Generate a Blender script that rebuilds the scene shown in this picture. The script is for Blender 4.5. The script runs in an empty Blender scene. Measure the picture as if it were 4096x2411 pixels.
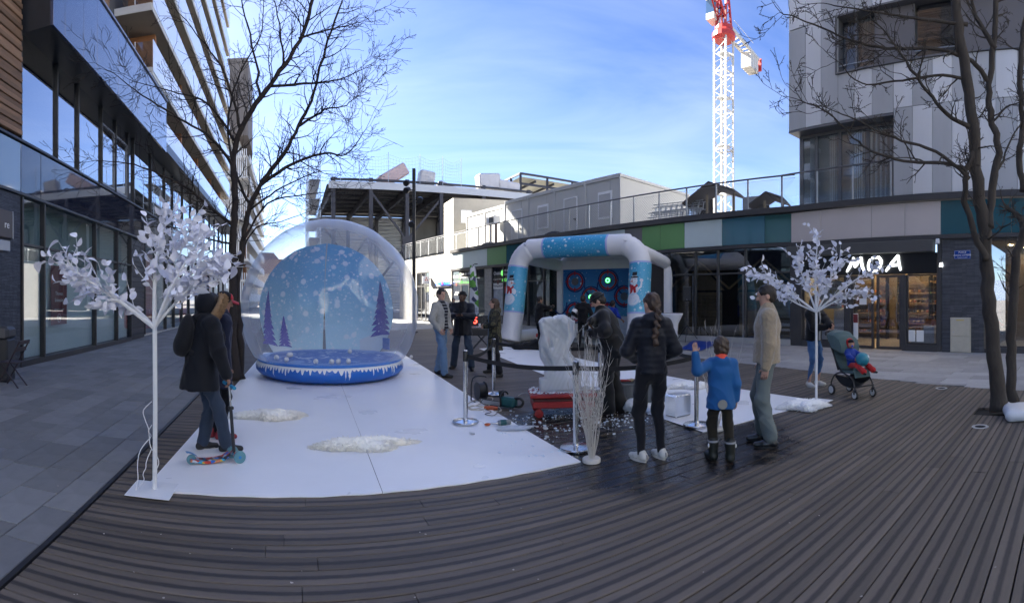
import bpy, math, random
import numpy as np
from mathutils import Vector, Matrix
R = math.radians; PI = math.pi; sin = math.sin; cos = math.cos
scene = bpy.context.scene; COL = scene.collection
# ------------------------------------------------ camera: swept panorama
F_PX = 2000.0; HOR = 1197.0; HC = 1.62
cam_d = bpy.data.cameras.new('camera'); cam = bpy.data.objects.new('camera', cam_d); COL.objects.link(cam)
cam.location = (0, 0, HC); cam.rotation_euler = (R(90), 0, 0)
cam_d.type = 'PANO'; cam_d.panorama_type = 'CENTRAL_CYLINDRICAL'
cam_d.central_cylindrical_range_u_min = -2048/F_PX; cam_d.central_cylindrical_range_u_max = 2048/F_PX
cam_d.central_cylindrical_range_v_min = -(2411-HOR)/F_PX; cam_d.central_cylindrical_range_v_max = HOR/F_PX
cam_d.central_cylindrical_radius = 1.0
cam_d.clip_start = 0.05; cam_d.clip_end = 6000
scene.camera = cam
# ------------------------------------------------ light: clear winter sky, low sun hidden behind the left building
SUN_AZ, SUN_EL = R(-66), R(33)          # azimuth from +Y towards +X
world = bpy.data.worlds.new('World'); scene.world = world; world.use_nodes = True
_nt = world.node_tree; _nt.nodes.clear()
def _wn(t, **k):
    n = _nt.nodes.new(t)
    for a, b in k.items(): setattr(n, a, b)
    return n
_sky = _wn('ShaderNodeTexSky', sky_type='NISHITA', sun_disc=False, sun_elevation=SUN_EL, sun_rotation=SUN_AZ, altitude=450, air_density=0.8, dust_density=0.5, ozone_density=2.2)
_bg = _wn('ShaderNodeBackground'); _bg.inputs['Strength'].default_value = 0.05
_out = _wn('ShaderNodeOutputWorld')
# thin wisps of high cloud, the same all round the dome
_tc = _wn('ShaderNodeTexCoord'); _sx = _wn('ShaderNodeSeparateXYZ'); _nt.links.new(_tc.outputs['Generated'], _sx.inputs[0])
def _math(op, a, b=None, clamp=False):
    n = _wn('ShaderNodeMath', operation=op, use_clamp=clamp)
    for i, q in enumerate((a, b)):
        if q is None: continue
        if isinstance(q, (int, float)): n.inputs[i].default_value = q
        else: _nt.links.new(q, n.inputs[i])
    return n.outputs[0]
_zz = _math('ADD', _math('ABSOLUTE', _sx.outputs[2]), 0.16)
_cx = _wn('ShaderNodeCombineXYZ'); _nt.links.new(_math('DIVIDE', _sx.outputs[0], _zz), _cx.inputs[0]); _nt.links.new(_math('DIVIDE', _sx.outputs[1], _zz), _cx.inputs[1])
_mp = _wn('ShaderNodeMapping'); _mp.inputs['Rotation'].default_value = (0, 0, R(35)); _mp.inputs['Scale'].default_value = (0.55, 1.25, 1); _nt.links.new(_cx.outputs[0], _mp.inputs[0])
_n1 = _wn('ShaderNodeTexNoise'); _n1.inputs['Scale'].default_value = 1.25; _n1.inputs['Detail'].default_value = 7; _n1.inputs['Roughness'].default_value = 0.56; _n1.inputs['Distortion'].default_value = 0.9
_nt.links.new(_mp.outputs[0], _n1.inputs['Vector'])
_n2 = _wn('ShaderNodeTexNoise'); _n2.inputs['Scale'].default_value = 0.5; _n2.inputs['Detail'].default_value = 3
_nt.links.new(_mp.outputs[0], _n2.inputs['Vector'])
_r1 = _wn('ShaderNodeValToRGB'); _r1.color_ramp.elements[0].position = 0.40; _r1.color_ramp.elements[1].position = 0.86
_nt.links.new(_math('ADD', _math('MULTIPLY', _n1.outputs[0], 0.6), _math('MULTIPLY', _n2.outputs[0], 0.45)), _r1.inputs[0])
_mx = _wn('ShaderNodeMix', data_type='RGBA'); _nt.links.new(_math('MULTIPLY', _r1.outputs[0], 0.30), _mx.inputs[0])
_hs = _wn('ShaderNodeHueSaturation'); _hs.inputs['Saturation'].default_value = 1.15; _hs.inputs['Hue'].default_value = .515; _nt.links.new(_sky.outputs[0], _hs.inputs['Color'])
_nt.links.new(_hs.outputs[0], _mx.inputs[6]); _mx.inputs[7].default_value = (6.2, 6.5, 7.2, 1)
_tint = _wn('ShaderNodeMix', data_type='RGBA', blend_type='MULTIPLY'); _tint.inputs[0].default_value = 1; _nt.links.new(_mx.outputs[2], _tint.inputs[6]); _tint.inputs[7].default_value = (.95,.965,.95,1); _nt.links.new(_tint.outputs[2], _bg.inputs['Color']); _nt.links.new(_bg.outputs[0], _out.inputs[0])
sun_d = bpy.data.lights.new('sun', 'SUN'); sun_d.energy = 5.0; sun_d.angle = R(0.53); sun_d.color = (1.0, 0.93, 0.82)
sun = bpy.data.objects.new('sun', sun_d); COL.objects.link(sun)
_sv = Vector((sin(SUN_AZ)*cos(SUN_EL), cos(SUN_AZ)*cos(SUN_EL), sin(SUN_EL)))
sun.rotation_euler = _sv.to_track_quat('Z', 'Y').to_euler(); sun.location = (-60, 20, 60)
vs = scene.view_settings; vs.view_transform = 'Standard'; vs.look = 'None'; vs.exposure = 2.85; vs.gamma = 1.0; vs.use_curve_mapping = False
scene.cycles.max_bounces = 8; scene.cycles.diffuse_bounces = 4; scene.cycles.glossy_bounces = 4; scene.cycles.transmission_bounces = 8
scene.cycles.transparent_max_bounces = 24; scene.cycles.caustics_reflective = False; scene.cycles.caustics_refractive = False
scene.cycles.sample_clamp_indirect = 6; scene.cycles.use_denoising = True
# ------------------------------------------------ frames
SA = R(25.5)                                   # the street runs off to the left of the view
S2 = (-sin(SA), cos(SA)); T2 = (cos(SA), sin(SA))
def ST(s, t, z=0.0): return Vector((S2[0]*s+T2[0]*t, S2[1]*s+T2[1]*t, z))
def PX(x, y, z=0.0):                           # photo pixel of a point at height z -> ground plan
    r = F_PX*(HC-z)/(y-HOR); a = (x-2048)/F_PX
    return Vector((r*sin(a), r*cos(a), z))
def AZ(x, r, z=0.0):
    a = (x-2048)/F_PX; return Vector((r*sin(a), r*cos(a), z))
def ZP(y, r): return HC+(HOR-y)*r/F_PX
# ------------------------------------------------ mesh helpers
class B:
    def __init__(s): s.v = []; s.f = []; s.m = []
    def add(s, vs_, fs, m=0):
        o = len(s.v); s.v += [tuple(p) for p in vs_]; s.f += [tuple(i+o for i in q) for q in fs]; s.m += [m]*len(fs); return s
    def box(s, c, d, rz=0, m=0, M=None):
        x, y, z = d[0]/2, d[1]/2, d[2]/2; c = Vector(c)
        if M is None: M = Matrix.Rotation(rz, 3, 'Z')
        p = [c+M@Vector((i*x, j*y, k*z)) for i in (-1, 1) for j in (-1, 1) for k in (-1, 1)]
        return s.add(p, [(0,1,3,2),(4,6,7,5),(0,4,5,1),(2,3,7,6),(0,2,6,4),(1,5,7,3)], m)
    def bx(s, x0, x1, y0, y1, z0, z1, m=0):
        return s.box(((x0+x1)/2, (y0+y1)/2, (z0+z1)/2), (abs(x1-x0), abs(y1-y0), abs(z1-z0)), 0, m)
    def cbox(s, c, d, b=.01, rz=0, m=0, M=None):      # box with bevelled edges
        x, y, z = d[0]/2, d[1]/2, d[2]/2; c = Vector(c); b = min(b, x*.8, y*.8, z*.8)
        if M is None: M = Matrix.Rotation(rz, 3, 'Z')
        V = []; idx = {}
        for i in (-1, 1):
            for j in (-1, 1):
                for k in (-1, 1):
                    for a in range(3):
                        e = [i*(x-b), j*(y-b), k*(z-b)]; e[a] = (i*x, j*y, k*z)[a]
                        idx[i, j, k, a] = len(V); V.append(c+M@Vector(e))
        Fs = []
        for a in range(3):
            b1, c1 = (a+1) % 3, (a+2) % 3
            for sgn in (-1, 1):
                q = []
                for u, w in ((-1,-1),(1,-1),(1,1),(-1,1)):
                    k = [0,0,0]; k[a] = sgn; k[b1] = u; k[c1] = w; q.append(idx[k[0],k[1],k[2],a])
                Fs.append(q if sgn > 0 else q[::-1])
            for u in (-1, 1):
                for w in (-1, 1):
                    q = []
                    for h, ax in ((-1,b1),(1,b1),(1,c1),(-1,c1)):
                        k = [0,0,0]; k[a] = h; k[b1] = u; k[c1] = w; q.append(idx[k[0],k[1],k[2],ax])
                    Fs.append(q if u*w > 0 else q[::-1])
        for i in (-1, 1):
            for j in (-1, 1):
                for k in (-1, 1):
                    q = [idx[i,j,k,a] for a in range(3)]; Fs.append(q if i*j*k > 0 else q[::-1])
        return s.add(V, Fs, m)
    def tube(s, pts, rad, n=8, cap=True, m=0, closed=False, flat=None):
        pts = [Vector(p) for p in pts]; N = len(pts)
        if isinstance(rad, (int, float)): rad = [rad]*N
        tg = []
        for i in range(N):
            a = pts[i-1] if (i > 0 or closed) else pts[0]; b = pts[(i+1) % N] if (i < N-1 or closed) else pts[-1]
            d = b-a; tg.append(d.normalized() if d.length > 1e-9 else Vector((0,0,1)))
        up = Vector((0,0,1)) if abs(tg[0].z) < .9 else Vector((1,0,0))
        u = (up-tg[0]*up.dot(tg[0])).normalized(); V = []
        for i in range(N):
            u = (u-tg[i]*u.dot(tg[i])); u = u.normalized() if u.length > 1e-6 else tg[i].orthogonal().normalized()
            w = tg[i].cross(u)
            for k in range(n):
                a = 2*PI*(k+.5)/n; fl = 1 if flat is None else flat
                V.append(pts[i]+(u*cos(a)*fl+w*sin(a))*rad[i])
        Fs = [(i*n+k, i*n+(k+1) % n, (i+1)*n+(k+1) % n, (i+1)*n+k) for i in range(N-1) for k in range(n)]
        if closed: Fs += [((N-1)*n+k, (N-1)*n+(k+1) % n, (k+1) % n, k) for k in range(n)]
        elif cap: Fs += [tuple(range(n))[::-1], tuple((N-1)*n+k for k in range(n))]
        return s.add(V, Fs, m)
    def bar(s, a, b, w, h=None, m=0):                   # square bar between two points
        a = Vector(a); b = Vector(b); h = h or w; d = b-a; L = d.length; d.normalize()
        up = Vector((0,0,1)) if abs(d.z) < .95 else Vector((1,0,0))
        x = d.cross(up).normalized(); z = x.cross(d)
        return s.box((a+b)/2, (w, L, h), 0, m, Matrix((x, d, z)).transposed())
    def lathe(s, prof, n=24, c=(0,0,0), m=0, M=None):   # prof: (r, z) from bottom to top
        c = Vector(c); V = []; Fs = []; N = len(prof)
        for r, z in prof:
            for k in range(n):
                a = 2*PI*k/n; p = Vector((r*cos(a), r*sin(a), z)); V.append(c+(M@p if M else p))
        for i in range(N-1):
            for k in range(n): Fs.append((i*n+k, i*n+(k+1) % n, (i+1)*n+(k+1) % n, (i+1)*n+k))
        if prof[0][0] > 1e-6: Fs.append(tuple(range(n))[::-1])
        if prof[-1][0] > 1e-6: Fs.append(tuple((N-1)*n+k for k in range(n)))
        return s.add(V, Fs, m)
    def prism(s, poly, z0, z1, m=0, M=None, c=(0,0,0)): # xy polygon (ccw) extruded
        n = len(poly); c = Vector(c); V = [Vector((x, y, z0)) for x, y in poly]+[Vector((x, y, z1)) for x, y in poly]
        V = [c+(M@p if M else p) for p in V]
        return s.add(V, [tuple(range(n))[::-1], tuple(range(n, 2*n))]+[(i, (i+1) % n, n+(i+1) % n, n+i) for i in range(n)], m)
    def ball(s, c, r, n=12, m=0, sc=(1,1,1), M=None):
        c = Vector(c); V = []; Fs = []; k2 = max(4, n//2)
        for i in range(1, k2):
            e = PI*i/k2-PI/2
            for k in range(n):
                a = 2*PI*k/n; p = Vector((r*cos(e)*cos(a)*sc[0], r*cos(e)*sin(a)*sc[1], r*sin(e)*sc[2])); V.append(c+(M@p if M else p))
        b = len(V); V += [c+(M@Vector((0,0,-r*sc[2])) if M else Vector((0,0,-r*sc[2]))), c+(M@Vector((0,0,r*sc[2])) if M else Vector((0,0,r*sc[2])))]
        for i in range(k2-2):
            for k in range(n): Fs.append((i*n+k, i*n+(k+1) % n, (i+1)*n+(k+1) % n, (i+1)*n+k))
        for k in range(n): Fs += [(b, (k+1) % n, k), (b+1, (k2-2)*n+k, (k2-2)*n+(k+1) % n)]
        return s.add(V, Fs, m)
    def grid(s, fn, nu, nv, m=0, flip=False):
        V = [fn(i/nu, j/nv) for j in range(nv+1) for i in range(nu+1)]; w = nu+1
        Fs = [(j*w+i, j*w+i+1, (j+1)*w+i+1, (j+1)*w+i) for j in range(nv) for i in range(nu)]
        return s.add(V, [q[::-1] for q in Fs] if flip else Fs, m)
    def quad(s, a, b, c, d, m=0): return s.add([a, b, c, d], [(0,1,2,3)], m)
    def mesh(s, name, mats, smooth=False):
        me = bpy.data.meshes.new(name); me.from_pydata(s.v, [], s.f)
        for mt in (mats if isinstance(mats, (list, tuple)) else [mats]): me.materials.append(mt)
        if any(s.m): me.polygons.foreach_set('material_index', s.m)
        if smooth:
            me.polygons.foreach_set('use_smooth', [True]*len(me.polygons))
            if smooth != 'all':
                try: me.set_sharp_from_angle(angle=R(38))
                except Exception: pass
        me.update(); return me
def tag(o, label=None, cat=None, group=None, kind=None):
    for k, v in (('label', label), ('category', cat), ('group', group), ('kind', kind)):
        if v: o[k] = v
    return o
def link(name, data, parent=None, loc=None, rz=None):
    o = bpy.data.objects.new(name, data); COL.objects.link(o)
    if parent: o.parent = parent
    if loc is not None: o.location = loc
    if rz is not None: o.rotation_euler = (0, 0, rz) if isinstance(rz, (int, float)) else rz
    return o
def obj(name, b, mats, parent=None, loc=None, rz=None, smooth=False, label=None, cat=None, group=None, kind=None):
    return tag(link(name, b.mesh(name, mats, smooth), parent, loc, rz), label, cat, group, kind)
def empty(name, loc=(0,0,0), rz=0, label=None, cat=None, group=None, kind=None):
    o = link(name, None, None, loc, rz); o.empty_display_size = .2; return tag(o, label, cat, group, kind)
def text_mesh(txt, size, ext=0.0, align='CENTER', spacing=1.0, shear=0.0, bold=0.0):
    cu = bpy.data.curves.new('lettering', 'FONT'); cu.body = txt; cu.size = size; cu.extrude = ext; cu.align_x = align; cu.align_y = 'CENTER'
    cu.space_character = spacing; cu.shear = shear; cu.offset = bold; cu.resolution_u = 3; cu.space_line = .9
    o = bpy.data.objects.new('lettering', cu); COL.objects.link(o); dg = bpy.context.evaluated_depsgraph_get()
    me = bpy.data.meshes.new_from_object(o.evaluated_get(dg)); bpy.data.objects.remove(o); bpy.data.curves.remove(cu); return me
def text(name, txt, size, mat, parent, loc, rot, ext=0.002, **k):
    if not txt: return None
    if '\n' in txt:
        ls = txt.split('\n')
        for i, l in enumerate(ls): text(name, l, size, mat, parent, (loc[0], loc[1], loc[2]+size*.9*((len(ls)-1)/2-i)), rot, ext, **k)
        return None
    me = text_mesh(txt, size, ext, **k); me.materials.clear(); me.materials.append(mat)
    o = link(name, me, parent, loc, rot); return o
def lerp(a, b, t): return a+(b-a)*t
# ------------------------------------------------ materials
MATS = {}
def mat(name, col=(.5,.5,.5), rough=.6, metal=0, var=0, vscale=3, bump=0, bscale=40, spec=.5, trans=0, emit=None, estr=1, pvar=0, stretch=(1,1,1), alpha=1, coat=0, sheen=0, dirt=0, ior=1.45, rvar=0):
    if name in MATS: return MATS[name]
    m = bpy.data.materials.new(name); m.use_nodes = True; nt = m.node_tree; N = nt.nodes; L = nt.links
    p = N['Principled BSDF']; p.inputs['Roughness'].default_value = rough; p.inputs['Metallic'].default_value = metal
    p.inputs['Specular IOR Level'].default_value = spec; p.inputs['Transmission Weight'].default_value = trans; p.inputs['IOR'].default_value = ior
    p.inputs['Alpha'].default_value = alpha; p.inputs['Coat Weight'].default_value = coat; p.inputs['Sheen Weight'].default_value = sheen
    c = (*col, 1); p.inputs['Base Color'].default_value = c
    if emit: p.inputs['Emission Color'].default_value = (*emit, 1); p.inputs['Emission Strength'].default_value = estr
    out = None
    if var or bump or pvar or dirt or rvar:
        tc = N.new('ShaderNodeTexCoord'); mp = N.new('ShaderNodeMapping'); mp.inputs['Scale'].default_value = stretch; L.new(tc.outputs['Object'], mp.inputs[0])
    if var or pvar or dirt:
        hsv = N.new('ShaderNodeHueSaturation'); hsv.inputs['Color'].default_value = c; out = hsv.outputs[0]; val = None
        def mul(a, lo, hi, val):
            r = N.new('ShaderNodeMapRange'); L.new(a, r.inputs[0]); r.inputs[3].default_value = lo; r.inputs[4].default_value = hi
            if val is None: return r.outputs[0]
            q = N.new('ShaderNodeMath'); q.operation = 'MULTIPLY'; L.new(r.outputs[0], q.inputs[0]); L.new(val, q.inputs[1]); return q.outputs[0]
        if var:
            n = N.new('ShaderNodeTexNoise'); n.inputs['Scale'].default_value = vscale; n.inputs['Detail'].default_value = 6; n.inputs['Roughness'].default_value = .62; L.new(mp.outputs[0], n.inputs['Vector'])
            val = mul(n.outputs[0], 1-var*1.6, 1+var*1.6, val)
        if pvar:
            g = N.new('ShaderNodeNewGeometry'); oi = N.new('ShaderNodeObjectInfo'); ad = N.new('ShaderNodeMath'); ad.operation = 'ADD'
            L.new(g.outputs['Random Per Island'], ad.inputs[0]); L.new(oi.outputs['Random'], ad.inputs[1])
            fr = N.new('ShaderNodeMath'); fr.operation = 'FRACT'; L.new(ad.outputs[0], fr.inputs[0]); val = mul(fr.outputs[0], 1-pvar, 1+pvar, val)
        if dirt:
            n = N.new('ShaderNodeTexNoise'); n.inputs['Scale'].default_value = vscale*.35; n.inputs['Detail'].default_value = 8; n.inputs['Roughness'].default_value = .7; L.new(mp.outputs[0], n.inputs['Vector'])
            r = N.new('ShaderNodeValToRGB'); r.color_ramp.elements[0].position = .35; r.color_ramp.elements[1].position = .62; L.new(n.outputs[0], r.inputs[0]); val = mul(r.outputs[0], 1-dirt, 1, val)
        L.new(val, hsv.inputs['Value']); L.new(out, p.inputs['Base Color'])
    if rvar:
        n = N.new('ShaderNodeTexNoise'); n.inputs['Scale'].default_value = vscale; n.inputs['Detail'].default_value = 4; L.new(mp.outputs[0], n.inputs['Vector'])
        r = N.new('ShaderNodeMapRange'); L.new(n.outputs[0], r.inputs[0]); r.inputs[1].default_value = .3; r.inputs[2].default_value = .7; r.inputs[3].default_value = max(0, rough-rvar); r.inputs[4].default_value = rough+rvar; L.new(r.outputs[0], p.inputs['Roughness'])
    if bump:
        n = N.new('ShaderNodeTexNoise'); n.inputs['Scale'].default_value = bscale; n.inputs['Detail'].default_value = 5; L.new(mp.outputs[0], n.inputs['Vector'])
        bm = N.new('ShaderNodeBump'); bm.inputs['Strength'].default_value = bump; bm.inputs['Distance'].default_value = .02; L.new(n.outputs[0], bm.inputs['Height']); L.new(bm.outputs[0], p.inputs['Normal'])
    MATS[name] = m; return m
def glass(name, tint=(.9,.95,.95), rough=.0, refl=.12, opac=0.0, wav=0):
    """thin sheet: mirror reflection by fresnel over a tinted see-through pane"""
    if name in MATS: return MATS[name]
    m = bpy.data.materials.new(name); m.use_nodes = True; nt = m.node_tree; N = nt.nodes; L = nt.links; N.clear()
    o = N.new('ShaderNodeOutputMaterial'); t = N.new('ShaderNodeBsdfTransparent'); t.inputs[0].default_value = (*[v**.5 for v in tint], 1)
    g = N.new('ShaderNodeBsdfGlossy'); g.inputs['Roughness'].default_value = rough; g.inputs[0].default_value = (.95,.97,1,1)
    lw = N.new('ShaderNodeFresnel'); lw.inputs[0].default_value = 1.52
    a = N.new('ShaderNodeMath'); a.operation = 'ADD'; a.use_clamp = True; L.new(lw.outputs[0], a.inputs[0]); a.inputs[1].default_value = refl
    ge = N.new('ShaderNodeNewGeometry'); iv = N.new('ShaderNodeMath'); iv.operation = 'SUBTRACT'; iv.inputs[0].default_value = 1; L.new(ge.outputs['Backfacing'], iv.inputs[1]); ml = N.new('ShaderNodeMath'); ml.operation = 'MULTIPLY'; L.new(a.outputs[0], ml.inputs[0]); L.new(iv.outputs[0], ml.inputs[1])   # only the outer face mirrors
    mx = N.new('ShaderNodeMixShader'); L.new(ml.outputs[0], mx.inputs[0]); L.new(t.outputs[0], mx.inputs[1]); L.new(g.outputs[0], mx.inputs[2])
    if wav:
        tc = N.new('ShaderNodeTexCoord'); n = N.new('ShaderNodeTexNoise'); n.inputs['Scale'].default_value = wav; n.inputs['Detail'].default_value = 1.5; L.new(tc.outputs['Object'], n.inputs['Vector'])
        bm = N.new('ShaderNodeBump'); bm.inputs['Strength'].default_value = .05; bm.inputs['Distance'].default_value = .05; L.new(n.outputs[0], bm.inputs['Height']); L.new(bm.outputs[0], g.inputs['Normal'])
    L.new(mx.outputs[0], o.inputs[0]); MATS[name] = m; return m
WHITE = mat('white_paint', (.78,.79,.8), .45, var=.04); BLACKM = mat('black_metal', (.025,.026,.03), .45); DARK = mat('dark_frame', (.035,.036,.04), .4, var=.1)
STEEL = mat('brushed_steel', (.62,.63,.64), .22, 1, rvar=.08, vscale=9); GALV = mat('galvanised_steel', (.45,.47,.49), .45, .8, var=.15, vscale=6); PLAST = mat('black_plastic', (.02,.02,.022), .5)
rnd = random.Random(11)
# ================================================ ground
def nodes(m): return m.node_tree.nodes, m.node_tree.links, m.node_tree.nodes['Principled BSDF']
obj('ground', B().quad((-900,-900,-.14),(900,-900,-.14),(900,900,-.14),(-900,900,-.14)), mat('far_ground', (.2,.19,.18), .9, var=.2, vscale=.2), kind='structure')
# ---- deck material: grey weathered boards with a dark slip-resistant strip down the middle, wet round the ice carving
def deck_material():
    m = mat('deck_wood', (.132,.108,.086), .62, var=.2, vscale=5, pvar=.22, dirt=.18, bump=.25, bscale=55, stretch=(.22,1.6,1)); N, L, p = nodes(m)
    g = N.new('ShaderNodeNewGeometry'); d = N.new('ShaderNodeVectorMath'); d.operation = 'DOT_PRODUCT'; L.new(g.outputs['Position'], d.inputs[0]); d.inputs[1].default_value = (S2[0], S2[1], 0)
    def M(op, a, b=None, cl=False):
        n = N.new('ShaderNodeMath'); n.operation = op; n.use_clamp = cl
        for i, q in enumerate((a, b)):
            if q is None: continue
            if isinstance(q, (int, float)): n.inputs[i].default_value = q
            else: L.new(q, n.inputs[i])
        return n.outputs[0]
    nz = N.new('ShaderNodeTexNoise'); nz.inputs['Scale'].default_value = 14; nz.inputs['Detail'].default_value = 3; L.new(g.outputs['Position'], nz.inputs['Vector'])
    q = M('ADD', M('MULTIPLY', M('ADD', d.outputs['Value'], 100*PITCH+1.2), 1/PITCH), M('MULTIPLY', M('SUBTRACT', nz.outputs[0], .5), .09))
    fr = M('ABSOLUTE', M('SUBTRACT', M('FRACT', q), .5))
    band = M('SUBTRACT', 1, M('SMOOTH_MIN', M('MULTIPLY', M('MAXIMUM', M('SUBTRACT', fr, .075), 0), 11), 1), True)
    # wet patch, centred between the two white mats
    sub = N.new('ShaderNodeVectorMath'); sub.operation = 'SUBTRACT'; L.new(g.outputs['Position'], sub.inputs[0]); sub.inputs[1].default_value = (1.55, 5.9, 0)
    sc = N.new('ShaderNodeVectorMath'); sc.operation = 'MULTIPLY'; L.new(sub.outputs[0], sc.inputs[0]); sc.inputs[1].default_value = (.50, .50, 0)
    ln = N.new('ShaderNodeVectorMath'); ln.operation = 'LENGTH'; L.new(sc.outputs[0], ln.inputs[0])
    n2 = N.new('ShaderNodeTexNoise'); n2.inputs['Scale'].default_value = 1.5; n2.inputs['Detail'].default_value = 6; n2.inputs['Roughness'].default_value = .65; L.new(g.outputs['Position'], n2.inputs['Vector'])
    w = M('SUBTRACT', 1.40, M('ADD', ln.outputs['Value'], M('MULTIPLY', n2.outputs[0], .75)))
    wet = M('MULTIPLY', w, 4.5, True)
    base = p.inputs['Base Color'].links[0].from_socket
    mx = N.new('ShaderNodeMix'); mx.data_type = 'RGBA'; L.new(M('MULTIPLY', band, .82), mx.inputs[0]); L.new(base, mx.inputs[6]); mx.inputs[7].default_value = (.026,.024,.024,1)
    m2 = N.new('ShaderNodeMix'); m2.data_type = 'RGBA'; m2.blend_type = 'MULTIPLY'; L.new(wet, m2.inputs[0]); L.new(mx.outputs[2], m2.inputs[6]); m2.inputs[7].default_value = (.20,.18,.18,1)
    L.new(m2.outputs[2], p.inputs['Base Color'])
    n3 = N.new('ShaderNodeTexNoise'); n3.inputs['Scale'].default_value = 5; n3.inputs['Detail'].default_value = 4; L.new(g.outputs['Position'], n3.inputs['Vector'])
    L.new(M('SUBTRACT', .66, M('MULTIPLY', wet, M('MULTIPLY', n3.outputs[0], .95))), p.inputs['Roughness'])
    return m
PITCH = .155
DECK = deck_material()
deck = empty('deck', (0,0,0), SA, kind='structure')
def deck_right(s):
    for (a, ta), (b, tb) in zip(BORD, BORD[1:]):
        if a <= s <= b: return lerp(ta, tb, (s-a)/(b-a))
    return BORD[-1][1]
BORD = [(-3, 8.3), (1.6, 8.95), (6.4, 9.9), (14, 10.25), (26, 10.0)]
obj('deck_bed', B().prism([(-1.55,-1.3),(9.9,-1.3),(10.3,26),(-1.55,26)], -.09, -.035), mat('deck_gap', (.012,.011,.01), .9), deck)
def board_prof(L, w=PITCH-.011, h=.028, c=.004):
    b = B(); pr = [(-w/2, -h), (w/2, -h), (w/2, -c), (w/2-c, 0), (-w/2+c, 0), (-w/2, -c)]
    V = [(x, y, z) for x in (-L/2, L/2) for y, z in pr]
    return b.add(V, [(0,1,2,3,4,5)[::-1], (6,7,8,9,10,11)]+[(i, (i+1) % 6, 6+(i+1) % 6, 6+i) for i in range(6)][::1])
TREE_PIT = PX(3965, 1646)      # opening in the deck for the right-hand tree
def in_local(v): return (v.x*T2[0]+v.y*T2[1], v.x*S2[0]+v.y*S2[1])
pit_t, pit_s = in_local(TREE_PIT)
bm_cache = {}; far = B(); rr = random.Random(3); row = 0; s = -1.2+PITCH/2
while s < 25.9:
    t = -1.52; tr = deck_right(s); off = rr.uniform(1.2, 3.6); first = True
    while t < tr-.05:
        L = off if first else rr.choice((3.0, 3.4, 3.8)); first = False; t1 = min(tr, t+L)
        if tr-t1 < .5: t1 = tr
        segs = [(t, t1)]
        if abs(s-pit_s) < .23: segs = [(a, b) for a, b in ((t, min(t1, pit_t-.24)), (max(t, pit_t+.24), t1)) if b-a > .08]
        for a, b in segs:
            L_ = round(b-a-.004, 3); zz = rr.uniform(-.0025, .0015)
            if s < 7.2:
                if L_ not in bm_cache: bm_cache[L_] = board_prof(L_).mesh('board', DECK)
                o = link('board', bm_cache[L_], deck, ((a+b)/2, s+rr.uniform(-.001,.001), zz), rr.uniform(-.0006,.0006))
            else:
                q = board_prof(L_); far.add([(x+(a+b)/2, y+s, z+zz) for x, y, z in q.v], q.f)
        t = t1
    s += PITCH; row += 1
obj('far_boards', far, DECK, deck, kind='stuff')
# ---- paving slabs
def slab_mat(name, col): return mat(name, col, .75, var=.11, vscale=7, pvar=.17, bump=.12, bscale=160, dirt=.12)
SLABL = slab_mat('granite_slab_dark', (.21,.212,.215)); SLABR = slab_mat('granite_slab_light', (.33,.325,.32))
JOINT = mat('joint_sand', (.035,.035,.035), .95, var=.2, vscale=9)
def slab(L, w, h=.03, c=.004):
    b = B(); x, y = L/2, w/2
    V = [(-y,-x,-h),(y,-x,-h),(y,x,-h),(-y,x,-h),(-y,-x,-c),(y,-x,-c),(y,x,-c),(-y,x,-c),(-y+c,-x+c,0),(y-c,-x+c,0),(y-c,x-c,0),(-y+c,x-c,0)]
    return b.add(V, [(8,9,10,11)]+[(i,(i+1)%4,4+(i+1)%4,4+i) for i in range(4)]+[(4+i,4+(i+1)%4,8+(i+1)%4,8+i) for i in range(4)])
def pave(parent, rows, s0, s1, Lens, M_, near, maxn, clip=None):
    """rows: list of (t0, t1); slabs run along the street"""
    ent = []
    for k, (a, b) in enumerate(rows):
        s = s0-rr.uniform(0, .7)
        while s < s1:
            L = rr.choice(Lens); c0, c1 = a, b
            ok = True
            if clip:
                lo, hi = clip(s+L/2); c0, c1 = max(a, lo), min(b, hi); ok = c1-c0 > .06
            if ok: ent.append((near((c0+c1)/2, s+L/2), (c0+c1)/2, s+L/2, round(c1-c0-.012, 2), L-.012))
            s += L
    ent.sort(); cache = {}; rest = B()
    for i, (d, t, s, w, L) in enumerate(ent):
        z = rr.uniform(-.003, .002)
        if i < maxn:
            if (w, L) not in cache: cache[w, L] = slab(L, w).mesh('paving_slab', M_)
            link('paving_slab', cache[w, L], parent, (t, s, z), rr.uniform(-.001,.001))
        else:
            q = slab(L, w); rest.add([(x+t, y+s, zz+z) for x, y, zz in q.v], q.f)
    if rest.v: obj('far_slabs', rest, M_, parent, kind='stuff')
pavL = empty('pavement', (0,0,0), SA, kind='structure')
obj('joint_bed', B().bx(-6.4, -1.56, -2, 62, -.06, -.012), JOINT, pavL)
obj('edge_strip', B().bx(-1.572, -1.535, -1.5, 26, -.05, .004), mat('edge_steel', (.05,.05,.055), .5, .6), pavL)
rowsL = []; t = -1.578; k = 0
while t > -6.3:
    w = (.29,.37,.37,.29,.42)[k % 5]; rowsL.append((t-w, t)); t -= w; k += 1
vis = lambda t, s: math.hypot(t, s) if s > .05*abs(t) else 99
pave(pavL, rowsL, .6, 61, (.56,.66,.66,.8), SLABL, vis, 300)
pavR = empty('pavement', (0,0,0), SA, kind='structure')
obj('joint_bed', B().prism([(8.2,-3),(15.4,-3),(15.4,9.9),(11.2,31.6),(9.0,42),(-6,62),(-1.5,62),(-1.5,26.02),(10.02,26.02),(10.27,14),(9.92,6.4),(8.97,1.6)], -.06, -.012), JOINT, pavR)
rowsR = []; t = 15.4; k = 0
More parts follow.
